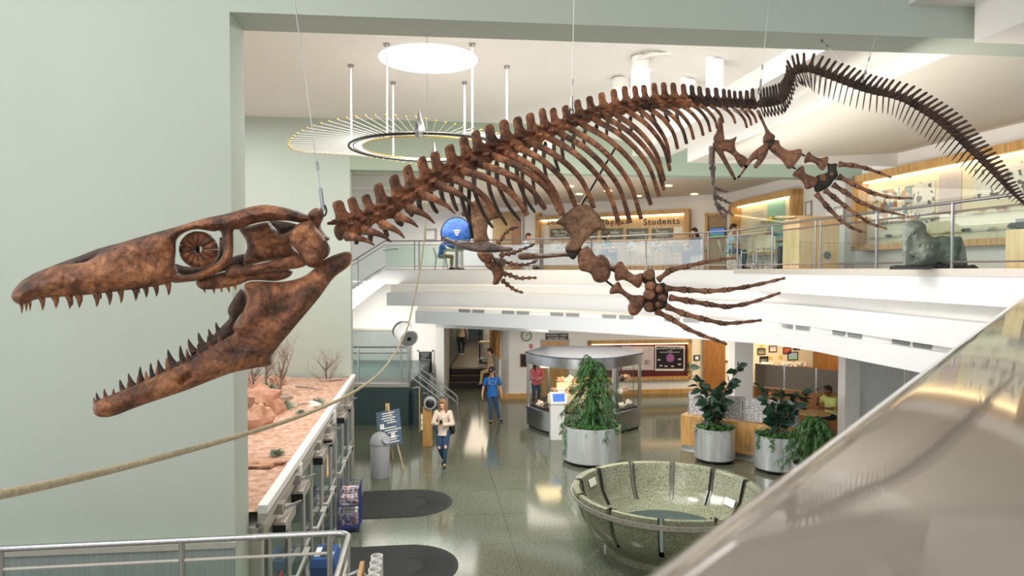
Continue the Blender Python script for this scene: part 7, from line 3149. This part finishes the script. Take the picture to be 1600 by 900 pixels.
bone_sheet(mb, [(1390, 421), (1390, 416), (1402, 414), (1440, 416), (1470, 411), (1500, 416), (1522, 413), (1530, 419), (1530, 421)], lambda x, y: 11.25, 0.2, 4, (), 3, 1.0, (), 0.7, smooth=False)
mb.build('base_rocks', 'stone_dark', rk_)
q = P(1597, 400, 10.2)
wb_ = thing('oak_display_stand', 'oak display stand with a dark device at the right edge behind the railing', 'stand', Vector((q.x, q.y, 4.9)))
mb = MB()
mb.box((q.x + .05, q.y, 4.9 + .3), (0.3, 0.4, 0.6), YAW)
mb.build('body', 'pale_oak', wb_, bev=0.008)
mb = MB()
mb.box((q.x + .08, q.y, 4.9 + .68), (0.2, 0.25, 0.16), YAW)
mb.build('device', 'black_plastic', wb_, bev=0.02)


# ---- chairs and tables
def make_chair(label):
    t = thing('cafe_chair', label, 'chair', (0, 0, 0), 0, 'cafe chairs on the upper floor')
    mb = MB()
    for i in range(1):
        V = []
        nx, nz = 8, 6
        for j in range(nz + 1):
            for i_ in range(nx + 1):
                u_ = (i_ / nx - .5)
                V.append((u_ * .46, 0.20 + 0.05 * (1 - (2 * u_) ** 2) + 0.10 * j / nz, 0.55 + 0.33 * j / nz - 0.03 * (2 * u_) ** 4))
        n0 = len(V)
        V += [(p[0], p[1] + .014, p[2]) for p in V]
        F_ = [(j * (nx + 1) + i_, j * (nx + 1) + i_ + 1, (j + 1) * (nx + 1) + i_ + 1, (j + 1) * (nx + 1) + i_) for j in range(nz) for i_ in range(nx)]
        F_ += [tuple(n0 + k for k in f[::-1]) for f in F_]
        mb.add(V, F_)
    mb.build('backrest', 'chair_beige', t, local=True)
    mb = MB()
    mb.box((0, 0, .455), (.45, .43, .025))
    mb.build('seat', 'chair_beige', t, local=True, bev=0.01)
    for sx in (-1, 1):
        for sy in (-1, 1):
            mb = MB()
            pts = [(sx * .2, sy * .17, .45), (sx * .25, sy * .25, 0.0)]
            if sy > 0:
                pts = [(sx * .21, .28, .72), (sx * .22, .22, .45), (sx * .25, .27, 0)]
            mb.tube(pts, 0.012, 8)
            mb.build('leg', 'chrome', t, local=True)
    mb = MB()
    mb.tube([(-.24, -.22, .2), (.24, -.22, .2)], .008, 6)
    mb.build('stretcher', 'chrome', t, local=True)
    return t


def make_table(label):
    t = thing('cafe_table', label, 'table', (0, 0, 0), 0, 'cafe tables on the upper floor')
    mb = MB()
    mb.box((0, 0, .735), (.8, .8, .03))
    mb.build('tabletop', 'pale_oak', t, local=True, bev=0.008)
    for sx in (-1, 1):
        for sy in (-1, 1):
            mb = MB()
            mb.tube([(sx * .34, sy * .34, .72), (sx * .36, sy * .36, 0)], 0.014, 8)
            mb.build('leg', 'chrome', t, local=True)
    return t


cp0 = make_chair('')
ctab = make_table('')
CH = [(690, 27.6, 100, 'grey chair of the man in blue, left end of the balcony'), (822, 25.6, 60, 'chair of the dark haired person in pale blue'), (945, 24.6, 45, 'chair of the woman at the laptop under the display'),
      (1008, 23.2, 10, 'chair behind the middle glass panel under the display'), (1052, 22.6, 190, 'chair near the right end of the display'), (1088, 22.3, -70, 'chair of the long haired person by the television'),
      (1140, 20.4, 75, 'pale chair left of the man by the smaller case'), (1176, 18.4, 5, 'beige chair with its back to the railing'), (1196, 17.2, -20, 'second beige chair close to the rail post'), (1244, 17.6, -75, 'beige chair of the woman with headphones')]
for i, (px, d, a, lab) in enumerate(CH):
    x, y = xy(px, d)
    if i == 0:
        cp0.location = (x, y, 4.9)
        cp0.rotation_euler = (0, 0, R(a))
        cp0['label'] = lab
    else:
        dup(cp0, (x, y, 4.9), R(a), lab)
TB = [(708, 27.0, 'table of the man in blue with food on it'), (838, 25.0, 'table of the dark haired person in pale blue'), (962, 23.9, 'table with an open laptop under the display'), (1030, 22.4, 'table behind the middle glass panels'), (1160, 19.4, 'table between the beige chairs'),
      (1222, 18.1, 'table of the woman with headphones')]
for i, (px, d, lab) in enumerate(TB):
    x, y = xy(px, d)
    if i == 0:
        ctab.location = (x, y, 4.9)
        ctab['label'] = lab
    else:
        dup(ctab, (x, y, 4.9), R(20 * i), lab)
for px, d, a, lab in ((964, 23.9, 200, 'open laptop on the table under the society display'), (1224, 18.05, 250, 'open laptop before the woman with headphones'), (1160, 19.4, 180, 'open silver laptop on the table between beige chairs')):
    x, y = xy(px, d)
    l = thing('laptop', lab, 'laptop', (x, y, 5.65), R(a), 'laptops on the cafe tables')
    mb = MB()
    mb.box((0, 0, .01), (.34, .24, .018))
    mb.build('keyboard_base', 'grey_bin', l, local=True, bev=.004)
    mb = MB()
    mb.obox((-.17, .12, .015), (.34, 0, 0), (0, .08, .22), (0, .01, -.004))
    mb.build('screen_lid', 'grey_bin', l, local=True)
x, y = xy(704, 26.9)
fb = thing('food_tray', 'tray with green food before the man in blue', 'food', (x, y, 5.65))
mb = MB()
mb.box((x, y, 5.662), (.4, .28, .02))
mb.build('tray', 'white_plastic', fb, bev=.006)
mb = MB()
for k in range(7):
    mb.rock((x - .12 + .04 * k, y + .03 * (k % 3), 5.69), .03, k, (1, 1, .7), .5, 8, 6)
mb.build('salad', 'leaf_ivy', fb)
x, y = xy(722, 27.1)
mb = MB()
bag = thing('dark_backpack', 'dark backpack on the table beside the tray', 'bag', (x, y, 5.65))
mb.rock((x, y, 5.8), .19, 3, (1, .7, .85), .25)
mb.build('body', 'cloth_black', bag)
# ================================================================ PEOPLE
def person(label, loc, rz, J, spec, s=1.0, vox=0.010, group=None):
    """J: joints in metres for a 1.75 m figure facing -y; spec: clothing colours and options"""
    root = thing('person', label, 'person', loc, rz, group)
    v = lambda k: Vector(J[k]) * s

    def add(name, mb, m, voxel=None, par=None):
        o = mb.build(name, m, root, local=True)
        if voxel:
            r = o.modifiers.new('remesh', 'REMESH')
            r.mode = 'VOXEL'
            r.voxel_size = voxel
            r.use_smooth_shade = True
            sm_ = o.modifiers.new('smooth', 'SMOOTH')
            sm_.factor = 0.5
            sm_.iterations = 4
        if par:
            o.parent = par
        return o
    hd, nk, ch, pv = v('head'), v('neck'), v('chest'), v('pelvis')
    up = (hd - nk).normalized()
    fw = Vector(J.get('look', (0, -1, 0))).normalized()
    fw = (fw - up * fw.dot(up)).normalized()
    sd = up.cross(fw).normalized()
    wide = spec.get('wide', 1.0)
    b = MB()
    # head and neck
    b.capsule(nk - up * .03 * s, hd - up * .05 * s, .056 * s, .05 * s, 12)
    b.capsule(hd + up * .03 * s + fw * -.012 * s, hd + up * .045 * s - fw * .012 * s, .088 * s, .09 * s, 14)
    b.capsule(hd + up * .02 * s + fw * .022 * s, hd - up * .07 * s + fw * .032 * s, .07 * s, .048 * s, 12)
    b.capsule(hd + up * .02 * s + fw * .090 * s, hd - up * .018 * s + fw * .106 * s, .010 * s, .016 * s, 8)
    b.capsule(hd - up * .052 * s + fw * .080 * s - sd * .016 * s, hd - up * .052 * s + fw * .080 * s + sd * .016 * s, .011 * s, .011 * s, 8)
    for e in (-1, 1):
        b.capsule(hd + sd * .082 * e * s + up * .03 * s - fw * .01 * s, hd + sd * .084 * e * s - up * .022 * s - fw * .002 * s, .018 * s, .013 * s, 8)
        b.capsule(hd + up * .036 * s + fw * .072 * s + sd * .02 * e * s, hd + up * .034 * s + fw * .066 * s + sd * .05 * e * s, .016 * s, .013 * s, 8)
    # trunk
    b.capsule(pv, ch, .125 * s * wide, .135 * s * wide, 14, .78, up=(1, 0, 0))
    for e in 'lr':
        b.capsule(ch + (v('sh_' + e) - ch) * .3, v('sh_' + e), .09 * s * wide, .058 * s * wide, 12)
        b.capsule(v('sh_' + e), v('el_' + e), .052 * s, .040 * s, 12)
        b.capsule(v('el_' + e), v('wr_' + e), .040 * s, .027 * s, 12)
        b.capsule(pv, v('hip_' + e), .1 * s * wide, .092 * s * wide, 12)
        b.capsule(v('hip_' + e), v('kn_' + e), .088 * s, .058 * s, 12)
        b.capsule(v('kn_' + e), v('an_' + e), .055 * s, .036 * s, 12)
        b.capsule(v('an_' + e) + Vector((0, 0, -.02)) * s, v('toe_' + e), .036 * s, .026 * s, 10)
        # hand: palm, four unequal curled fingers, thumb from the side of the palm
        w_, hd_ = v('wr_' + e), Vector(J.get('hand_' + e, (0, -.2, -1))).normalized()
        th = Vector(J.get('thumb_' + e, (0, -1, 0)))
        th = (th - hd_ * th.dot(hd_)).normalized()
        pn = hd_.cross(th).normalized() * (1 if e == 'l' else -1)
        b.capsule(w_, w_ + hd_ * .075 * s, .024 * s, .033 * s, 10, .55, up=th)
        for q, (o_, L) in enumerate(((.027, .070), (.009, .080), (-.009, .075), (-.026, .060))):
            p0 = w_ + hd_ * .08 * s + th * o_ * s
            p1 = p0 + (hd_ * .9 + pn * .25).normalized() * L * .52 * s
            p2 = p1 + (hd_ * .6 + pn * .75).normalized() * L * .48 * s
            b.capsule(p0, p1, .0098 * s, .009 * s, 8)
            b.capsule(p1, p2, .009 * s, .0078 * s, 8)
        t0 = w_ + hd_ * .025 * s + th * .026 * s
        t1 = t0 + (th * .75 + hd_ * .6).normalized() * .038 * s
        b.capsule(t0, t1, .013 * s, .011 * s, 8)
        b.capsule(t1, t1 + (th * .25 + hd_ * .9 + pn * .3).normalized() * .034 * s, .011 * s, .009 * s, 8)
    body = add('body', b, spec.get('skin', 'skin'), vox * s * 0.85)
    # eyes, brows, mouth
    for e in (-1, 1):
        m = MB()
        m.ball(hd + up * .016 * s + fw * .086 * s + sd * .032 * e * s, .0095 * s, 8, 6)
        add('eye', m, 'eye_dark')
    m = MB()
    m.capsule(hd - up * .053 * s + fw * .089 * s - sd * .02 * s, hd - up * .053 * s + fw * .089 * s + sd * .02 * s, .006 * s, .006 * s, 8)
    add('mouth', m, 'lip')
    # hair
    kind = spec.get('hairdo', 'short')
    m = MB()
    m.capsule(hd + up * .055 * s - fw * .026 * s, hd + up * .066 * s - fw * .018 * s, .098 * s, .097 * s, 14)
    if kind in ('short', 'long'):
        m.capsule(hd + up * .01 * s - fw * .05 * s, hd - up * .04 * s - fw * .045 * s, .078 * s, .06 * s, 12)
        m.capsule(hd + up * .115 * s + fw * .045 * s - sd * .04 * s, hd + up * .115 * s + fw * .045 * s + sd * .04 * s, .036 * s, .036 * s, 10)
    if kind == 'long':
        for e in (-1, 1):
            m.capsule(hd + up * .05 * s + sd * .075 * e * s, hd - up * .10 * s + sd * .085 * e * s - fw * .0 * s, .04 * s, .042 * s, 10)
            m.capsule(hd - up * .10 * s + sd * .085 * e * s, hd - up * .27 * s + sd * .10 * e * s + fw * .05 * s, .042 * s, .028 * s, 10)
        m.capsule(hd - up * .02 * s - fw * .06 * s, hd - up * .24 * s - fw * .085 * s, .085 * s, .06 * s, 12)
    hair = add('hair', m, spec.get('hair', 'hair_brown'), .009 * s)
    if spec.get('cap'):
        m = MB()
        m.lathe(hd + up * .062 * s - fw * .012 * s, [(.106 * s, 0), (.104 * s, .03 * s), (.085 * s, .07 * s), (.045 * s, .095 * s), (.001, .10 * s)], 20, axis=up)
        cp = add('cap', m, spec['cap'])
        m = MB()
        c_ = hd + up * .062 * s + fw * .075 * s
        m.add([c_ - sd * .075 * s, c_ + sd * .075 * s, c_ + sd * .06 * s + fw * .07 * s - up * .02 * s, c_ + fw * .09 * s - up * .022 * s, c_ - sd * .06 * s + fw * .07 * s - up * .02 * s] +
              [p + up * .008 * s for p in (c_ - sd * .075 * s, c_ + sd * .075 * s, c_ + sd * .06 * s + fw * .07 * s - up * .02 * s, c_ + fw * .09 * s - up * .022 * s, c_ - sd * .06 * s + fw * .07 * s - up * .02 * s)],
              [(4, 3, 2, 1, 0), (5, 6, 7, 8, 9)] + [(i, (i + 1) % 5, 5 + (i + 1) % 5, 5 + i) for i in range(5)])
        add('brim', m, spec['cap'], par=cp)
        if spec.get('badge'):
            m = MB()
            m.ball(hd + up * .11 * s + fw * .086 * s, .022 * s, 8, 6, (1, .4, .8))
            add('cap_badge', m, spec['badge'], par=cp)
    # shirt
    m = MB()
    k = .016 * s
    lo = pv - (ch - pv).normalized() * spec.get('hem', .06) * s
    m.tube([lo, lo.lerp(ch, .3), lo.lerp(ch, .7), ch], [.192 * s * wide, .165 * s * wide, .128 * s * wide + k, .137 * s * wide + k], 18, True, .80, up=(1, 0, 0))
    m.capsule(ch, nk - up * .05 * s, .12 * s * wide + k, .06 * s + k, 14)
    for e in 'lr':
        m.capsule(ch + (v('sh_' + e) - ch) * .3, v('sh_' + e), .09 * s * wide + k, .060 * s * wide + k, 14)
        if spec.get('sleeve', 'long') == 'short':
            m.capsule(v('sh_' + e), v('sh_' + e).lerp(v('el_' + e), .62), .058 * s + k, .056 * s + k, 14)
        else:
            m.capsule(v('sh_' + e), v('el_' + e), .054 * s + k, .044 * s + k, 14)
            m.capsule(v('el_' + e), v('el_' + e).lerp(v('wr_' + e), .9), .044 * s + k, .032 * s + k, 14)
    add('shirt', m, spec['shirt'], vox * s)
    # trousers
    m = MB()
    for e in 'lr':
        m.capsule(pv, v('hip_' + e), .105 * s * wide + .008, .098 * s * wide + .008, 14)
        m.capsule(v('hip_' + e), v('kn_' + e), .095 * s + .006, .066 * s + .006, 14)
        m.capsule(v('kn_' + e), v('kn_' + e).lerp(v('an_' + e), .93), .063 * s + .005, spec.get('cuff', .048) * s + .005, 14)
    add('trousers', m, spec['trousers'], vox * s)
    for e in 'lr':
        m = MB()
        a_, t_ = v('an_' + e), v('toe_' + e)
        dv = (t_ - a_)
        m.capsule(a_ - Vector((0, 0, .045)) * s - dv * .2, t_, .044 * s, .036 * s, 12, .9)
        add('shoe', m, spec.get('shoe', 'black_plastic'), .009 * s)
    return root, dict(hd=hd, up=up, fw=fw, sd=sd, s=s, add=add, J={k: v(k) for k in J if k[:4] not in ('look', 'hand', 'thum')})


def stand(**kw):
    J = dict(pelvis=(0, 0, .95), chest=(0, 0, 1.28), neck=(0, .0, 1.47), head=(0, -.02, 1.62), sh_l=(.185, 0, 1.40), sh_r=(-.185, 0, 1.40), el_l=(.25, .02, 1.12), el_r=(-.25, .02, 1.12), wr_l=(.27, -.06, .88), wr_r=(-.27, -.06, .88),
             hip_l=(.09, 0, .90), hip_r=(-.09, 0, .90), kn_l=(.10, -.02, .50), kn_r=(-.10, -.02, .50), an_l=(.10, .02, .09), an_r=(-.10, .02, .09), toe_l=(.11, -.13, .035), toe_r=(-.11, -.13, .035))
    J.update(kw)
    return J


def sit(**kw):
    J = dict(pelvis=(0, .02, .55), chest=(0, -.02, .88), neck=(0, -.05, 1.06), head=(0, -.09, 1.21), sh_l=(.18, -.03, 1.0), sh_r=(-.18, -.03, 1.0), el_l=(.24, -.16, .78), el_r=(-.24, -.16, .78), wr_l=(.10, -.36, .79), wr_r=(-.10, -.36, .79),
             hip_l=(.09, 0, .53), hip_r=(-.09, 0, .53), kn_l=(.11, -.42, .53), kn_r=(-.11, -.42, .53), an_l=(.11, -.40, .09), an_r=(-.11, -.40, .09), toe_l=(.12, -.55, .035), toe_r=(-.12, -.55, .035),
             hand_l=(-.4, -.9, .0), hand_r=(.4, -.9, .0), thumb_l=(-.8, .2, .6), thumb_r=(.8, .2, .6))
    J.update(kw)
    return J


# woman walking towards the camera, looking at the phone in her hands
J = stand(head=(0.0, -.07, 1.61), look=(-.15, -1, -.75), neck=(0, -.02, 1.47), el_l=(.25, -.06, 1.12), el_r=(-.25, -.06, 1.12), wr_l=(.05, -.27, 1.14), wr_r=(-.09, -.28, 1.16), hand_l=(-.8, -.5, .2), hand_r=(.75, -.6, .2), thumb_l=(-.2, -.5, .9),
          thumb_r=(.2, -.5, .9), sh_l=(.17, 0, 1.39), sh_r=(-.17, 0, 1.39), kn_l=(.07, -.10, .50), an_l=(.05, -.06, .09), toe_l=(.05, -.22, .03), kn_r=(-.08, -.03, .49), an_r=(-.03, .20, .15), toe_r=(-.03, .09, .04))
g = onz(692, 731, 0)
w, I = person('woman with long wavy hair in an oatmeal top and ripped jeans looking at her phone', (g.x, g.y + .1, 0), R(-4), J, dict(shirt='cloth_oat', trousers='denim_dark', hair='hair_blond', hairdo='long', hem=.13, wide=.93, cuff=.04, shoe='black_plastic'), .97, .009)
m = MB()
m.obox((-.05, -.36, 1.15), (.07, 0, .0), (0, -.06, .10), (0, .009, .006))
tag(m.build('smartphone', 'black_plastic'), 'phone held in both hands by the woman in the oatmeal top', 'phone')
ph = bpy.data.objects['smartphone']
ph.location = (g.x, g.y + .1, 0)
for x_, z_ in ((.085, .53), (-.085, .50)):
    m = MB()
    m.ball((x_, -.155 if x_ > 0 else -.085, z_), .036, 10, 8, (1, .5, 1.3))
    I['add']('ripped_knee', m, 'skin')
m = MB()
m.capsule((.20, .13, 1.02), (.22, .12, .86), .085, .075, 12)
bo = m.build('shoulder_bag', 'black_plastic')
bo.location = (g.x, g.y + .1, 0)
tag(bo, 'small black bag hanging behind the hip of the walking woman', 'bag')

# man in blue shirt walking
J = stand(head=(-.02, -.05, 1.64), look=(-.45, -1, -.35), el_l=(.27, .03, 1.13), wr_l=(.29, -.05, .88), el_r=(-.28, .02, 1.13), wr_r=(-.33, -.06, .89), hip_l=(.09, 0, .9), kn_l=(.15, .03, .49), an_l=(.25, .10, .10), toe_l=(.31, -.04, .04), kn_r=(-.06, -.08, .5), an_r=(-.05, -.05, .09),
          toe_r=(-.08, -.20, .03), hand_l=(0, -.2, -1), hand_r=(0, -.2, -1), thumb_l=(-.3, -1, 0), thumb_r=(.3, -1, 0))
g = onz(769, 661, 0)
w, I = person('man in bright blue t-shirt, jeans and black cap walking through the lobby', (g.x, g.y + .1, 0), R(8), J, dict(shirt='cloth_blue', sleeve='short', trousers='denim', hair='hair_brown', cap='cloth_black', badge='paper', hem=.10, shoe='black_plastic'), 1.0, .009)
m = MB()
for e in np.linspace(0, 2 * math.pi, 17)[:-1]:
    q = Vector((.11 * math.cos(e), -.153 - .004, 1.30 + .055 * math.sin(e)))
    m.ball(q, .012, 6, 5)
I['add']('chest_print', m, 'cloth_pale')
m = MB()
for e in (-1, 1):
    m.tube([(e * .12, .10, 1.44), (e * .12, -.02, 1.49), (e * .125, -.125, 1.40), (e * .14, -.135, 1.22), (e * .165, -.02, 1.10)], .012, 8, flat=.5)
m.capsule((0, .22, 1.35), (0, .22, 1.05), .13, .14, 12)
bp_ = m.build('backpack', 'cloth_tan')
bp_.location = (g.x, g.y + .1, 0)
bp_.rotation_euler = (0, 0, R(8))
tag(bp_, 'backpack with tan straps on the man in blue', 'bag')

# man in khaki leaning on the corridor wall with one foot on a step, seen from the side
g = P(768, 590, 27.2)
J = stand(look=(-1, -.1, -.3), head=(-.06, 0, 1.60), chest=(-.02, 0, 1.27), hip_l=(.02, .09, .9), hip_r=(.02, -.09, .9), sh_l=(-.02, .17, 1.40), sh_r=(0, -.17, 1.40), kn_l=(-.02, .09, .48), an_l=(.06, .09, .09), toe_l=(-.09, .09, .035), kn_r=(-.36, -.10, .80), an_r=(-.42, -.12, .36), toe_r=(-.56, -.12, .30),
          el_r=(.07, -.24, 1.12), wr_r=(-.12, -.24, .94), el_l=(.07, .24, 1.12), wr_l=(-.16, .2, .98), hand_l=(-.9, 0, -.3), hand_r=(-.8, 0, -.6), thumb_l=(0, -1, .3), thumb_r=(0, 1, .3))
person('man in khaki shirt and trousers with one foot raised by the corridor wall', (g.x, 27.2, 0.0), 0, J, dict(shirt='cloth_tan', sleeve='short', trousers='cloth_khaki', hair='hair_brown'), 1.0, .011)
# person walking away down the corridor
g = onz(721, 556, .7)
J = stand(look=(0, 1, -.1), kn_l=(.09, .04, .5), an_l=(.08, -.12, .12), toe_l=(.08, .02, .04), an_r=(-.09, .12, .09), toe_r=(-.1, .27, .04), head=(0, .03, 1.62), el_l=(.27, 0, 1.13), el_r=(-.27, 0, 1.13), wr_l=(.30, .08, .9), wr_r=(-.30, -.06, .9))
person('person in a tan vest and dark trousers walking away down the dim corridor', (g.x, g.y, .7), 0, J, dict(shirt='cloth_tan', sleeve='short', trousers='cloth_black', shoe='white_plastic', hair='hair_brown'), 1.03, .012)
# visitor behind the mineral case
x, y = xy(838, 23.9)
J = stand(look=(.6, -1, -.3), wr_l=(.0, -.24, 1.1), wr_r=(-.05, -.26, 1.15), el_l=(.24, -.06, 1.1), el_r=(-.24, -.06, 1.1), hand_l=(-.9, -.3, 0), hand_r=(.9, -.3, .1))
person('visitor in a pink top seen through the left end of the mineral case', (x, y, 0), R(20), J, dict(shirt='cloth_pink', trousers='denim_dark', hair='hair_brown', hairdo='long'), .97, .012)
# reader at the small table behind the plants
x, y = xy(1300, 20.0)
person('dark haired person in a yellow green top seated behind the bushy plant', (x, y, 0), R(-70), sit(look=(-.1, -1, -.5), wr_r=(-.12, -.3, .95), el_r=(-.26, -.2, .8), hand_r=(.3, -.5, .8)), dict(shirt='cloth_green', sleeve='short', trousers='cloth_black', hair='hair_brown', skin='skin_dark'), 1.1, .012)

# seated people upstairs
UPP = [(690, 27.6, 100, 'man in a blue jacket and purple cap eating at the left balcony table', dict(shirt='cloth_blue', trousers='cloth_khaki', cap='cloth_navy', hair='hair_brown'), {}),
       (822, 25.6, 60, 'dark haired person in a pale blue top seated behind the far front paddle', dict(shirt='cloth_pale', trousers='cloth_black', hair='hair_brown'), {}),
       (945, 24.6, 45, 'woman in a teal grey top at an open laptop under the society display', dict(shirt='cloth_teal', trousers='denim_dark', hair='hair_brown', hairdo='long'), dict(look=(.4, -1, -.3))),
       (1088, 22.3, -70, 'long haired person with head bowed next to the television opening', dict(shirt='cloth_black', trousers='denim_dark', hair='hair_brown', hairdo='long'), dict(look=(0, -1, -1.2))),
       (1140, 20.4, 75, 'man in a grey blue shirt at the silver laptop by the smaller wall case', dict(shirt='cloth_pale', sleeve='short', trousers='denim', hair='hair_brown'), {}),
       (1244, 17.6, -75, 'woman with white headphones in a grey top leaning on the right table', dict(shirt='cloth_teal', sleeve='short', trousers='cloth_black', hair='hair_brown'), dict(look=(0, -1, -.4)))]
for px, d, a, lab, sp_, jj in UPP:
    x, y = xy(px, d)
    r_, I = person(lab, (x, y, 4.9), R(a), sit(**jj), sp_, 1.0, .012)
    if 'headphones' in lab:
        m = MB()
        hd, up, sd_ = I['hd'], I['up'], I['sd']
        m.tube([hd + (sd_ * math.cos(t) * .1 + up * (math.sin(t) * .125 + .01)) for t in np.linspace(0, math.pi, 12)], .012, 8)
        for e in (-1, 1):
            m.ball(hd + sd_ * .1 * e + up * .01, .04, 10, 8, (.7, .7, 1))
        o_ = m.build('headphones', 'white_plastic')
        o_.location = r_.location
        o_.rotation_euler = r_.rotation_euler
        tag(o_, 'white headphones worn by the woman at the right table', 'headphones')

# black trolley with a wooden top in the corridor
g = onz(762, 566, .7)
tr_ = thing('service_trolley', 'black wheeled trolley with a pale wooden top in the corridor', 'trolley', (g.x, g.y, .7))
x, y = g.x, g.y
m = MB()
for sx in (-.36, .36):
    for sy in (-.25, .25):
        m.tube([(x + sx, y + sy, .8), (x + sx, y + sy, 2.25)], .02, 8)
m.tube([(x - .36, y - .25, 2.25), (x - .36, y + .25, 2.25), (x + .36, y + .25, 2.25), (x + .36, y - .25, 2.25)], .02, 8)
m.build('trolley_frame', 'black_metal', tr_)
for z, nm, mm in ((.86, 'bottom_shelf', 'grey_bin'), (1.62, 'wooden_top', 'pale_oak')):
    m = MB()
    m.box((x, y, z), (.8, .55, .06))
    m.build(nm, mm, tr_)
for sx in (-.32, .32):
    for sy in (-.2, .2):
        m = MB()
        m.lathe((x + sx, y + sy - .02, .77), [(.02, 0), (.07, 0), (.07, .04), (.02, .04)], 16, axis=(0, 1, 0))
        m.build('wheel', 'black_plastic', tr_)
# lit wooden panels on the corridor's right wall
for i, (d0, d1, lab) in enumerate(((26.3, 27.5, 'nearest'), (27.7, 28.9, 'middle'), (29.1, 30.6, 'farthest'))):
    o = W0 + AX * (d0 - 25.7)
    pn_ = thing('photo_panel', lab + ' warm lit panel of sepia pictures on the corridor wall', 'panel', (o.x, o.y, 1.45), 0, 'lit panels in the corridor')
    m = MB()
    m.obox(o - BX * .04 + Vector((0, 0, 1.4)), AX * (d1 - d0), BX * .04, (0, 0, 1.4))
    m.build('frame', 'oak', pn_)
    m = MB()
    m.obox(o - BX * .05 + AX * .06 + Vector((0, 0, 1.46)), AX * (d1 - d0 - .12), BX * .012, (0, 0, 1.28))
    m.build('sepia_sheet', 'wood_blocks', pn_)
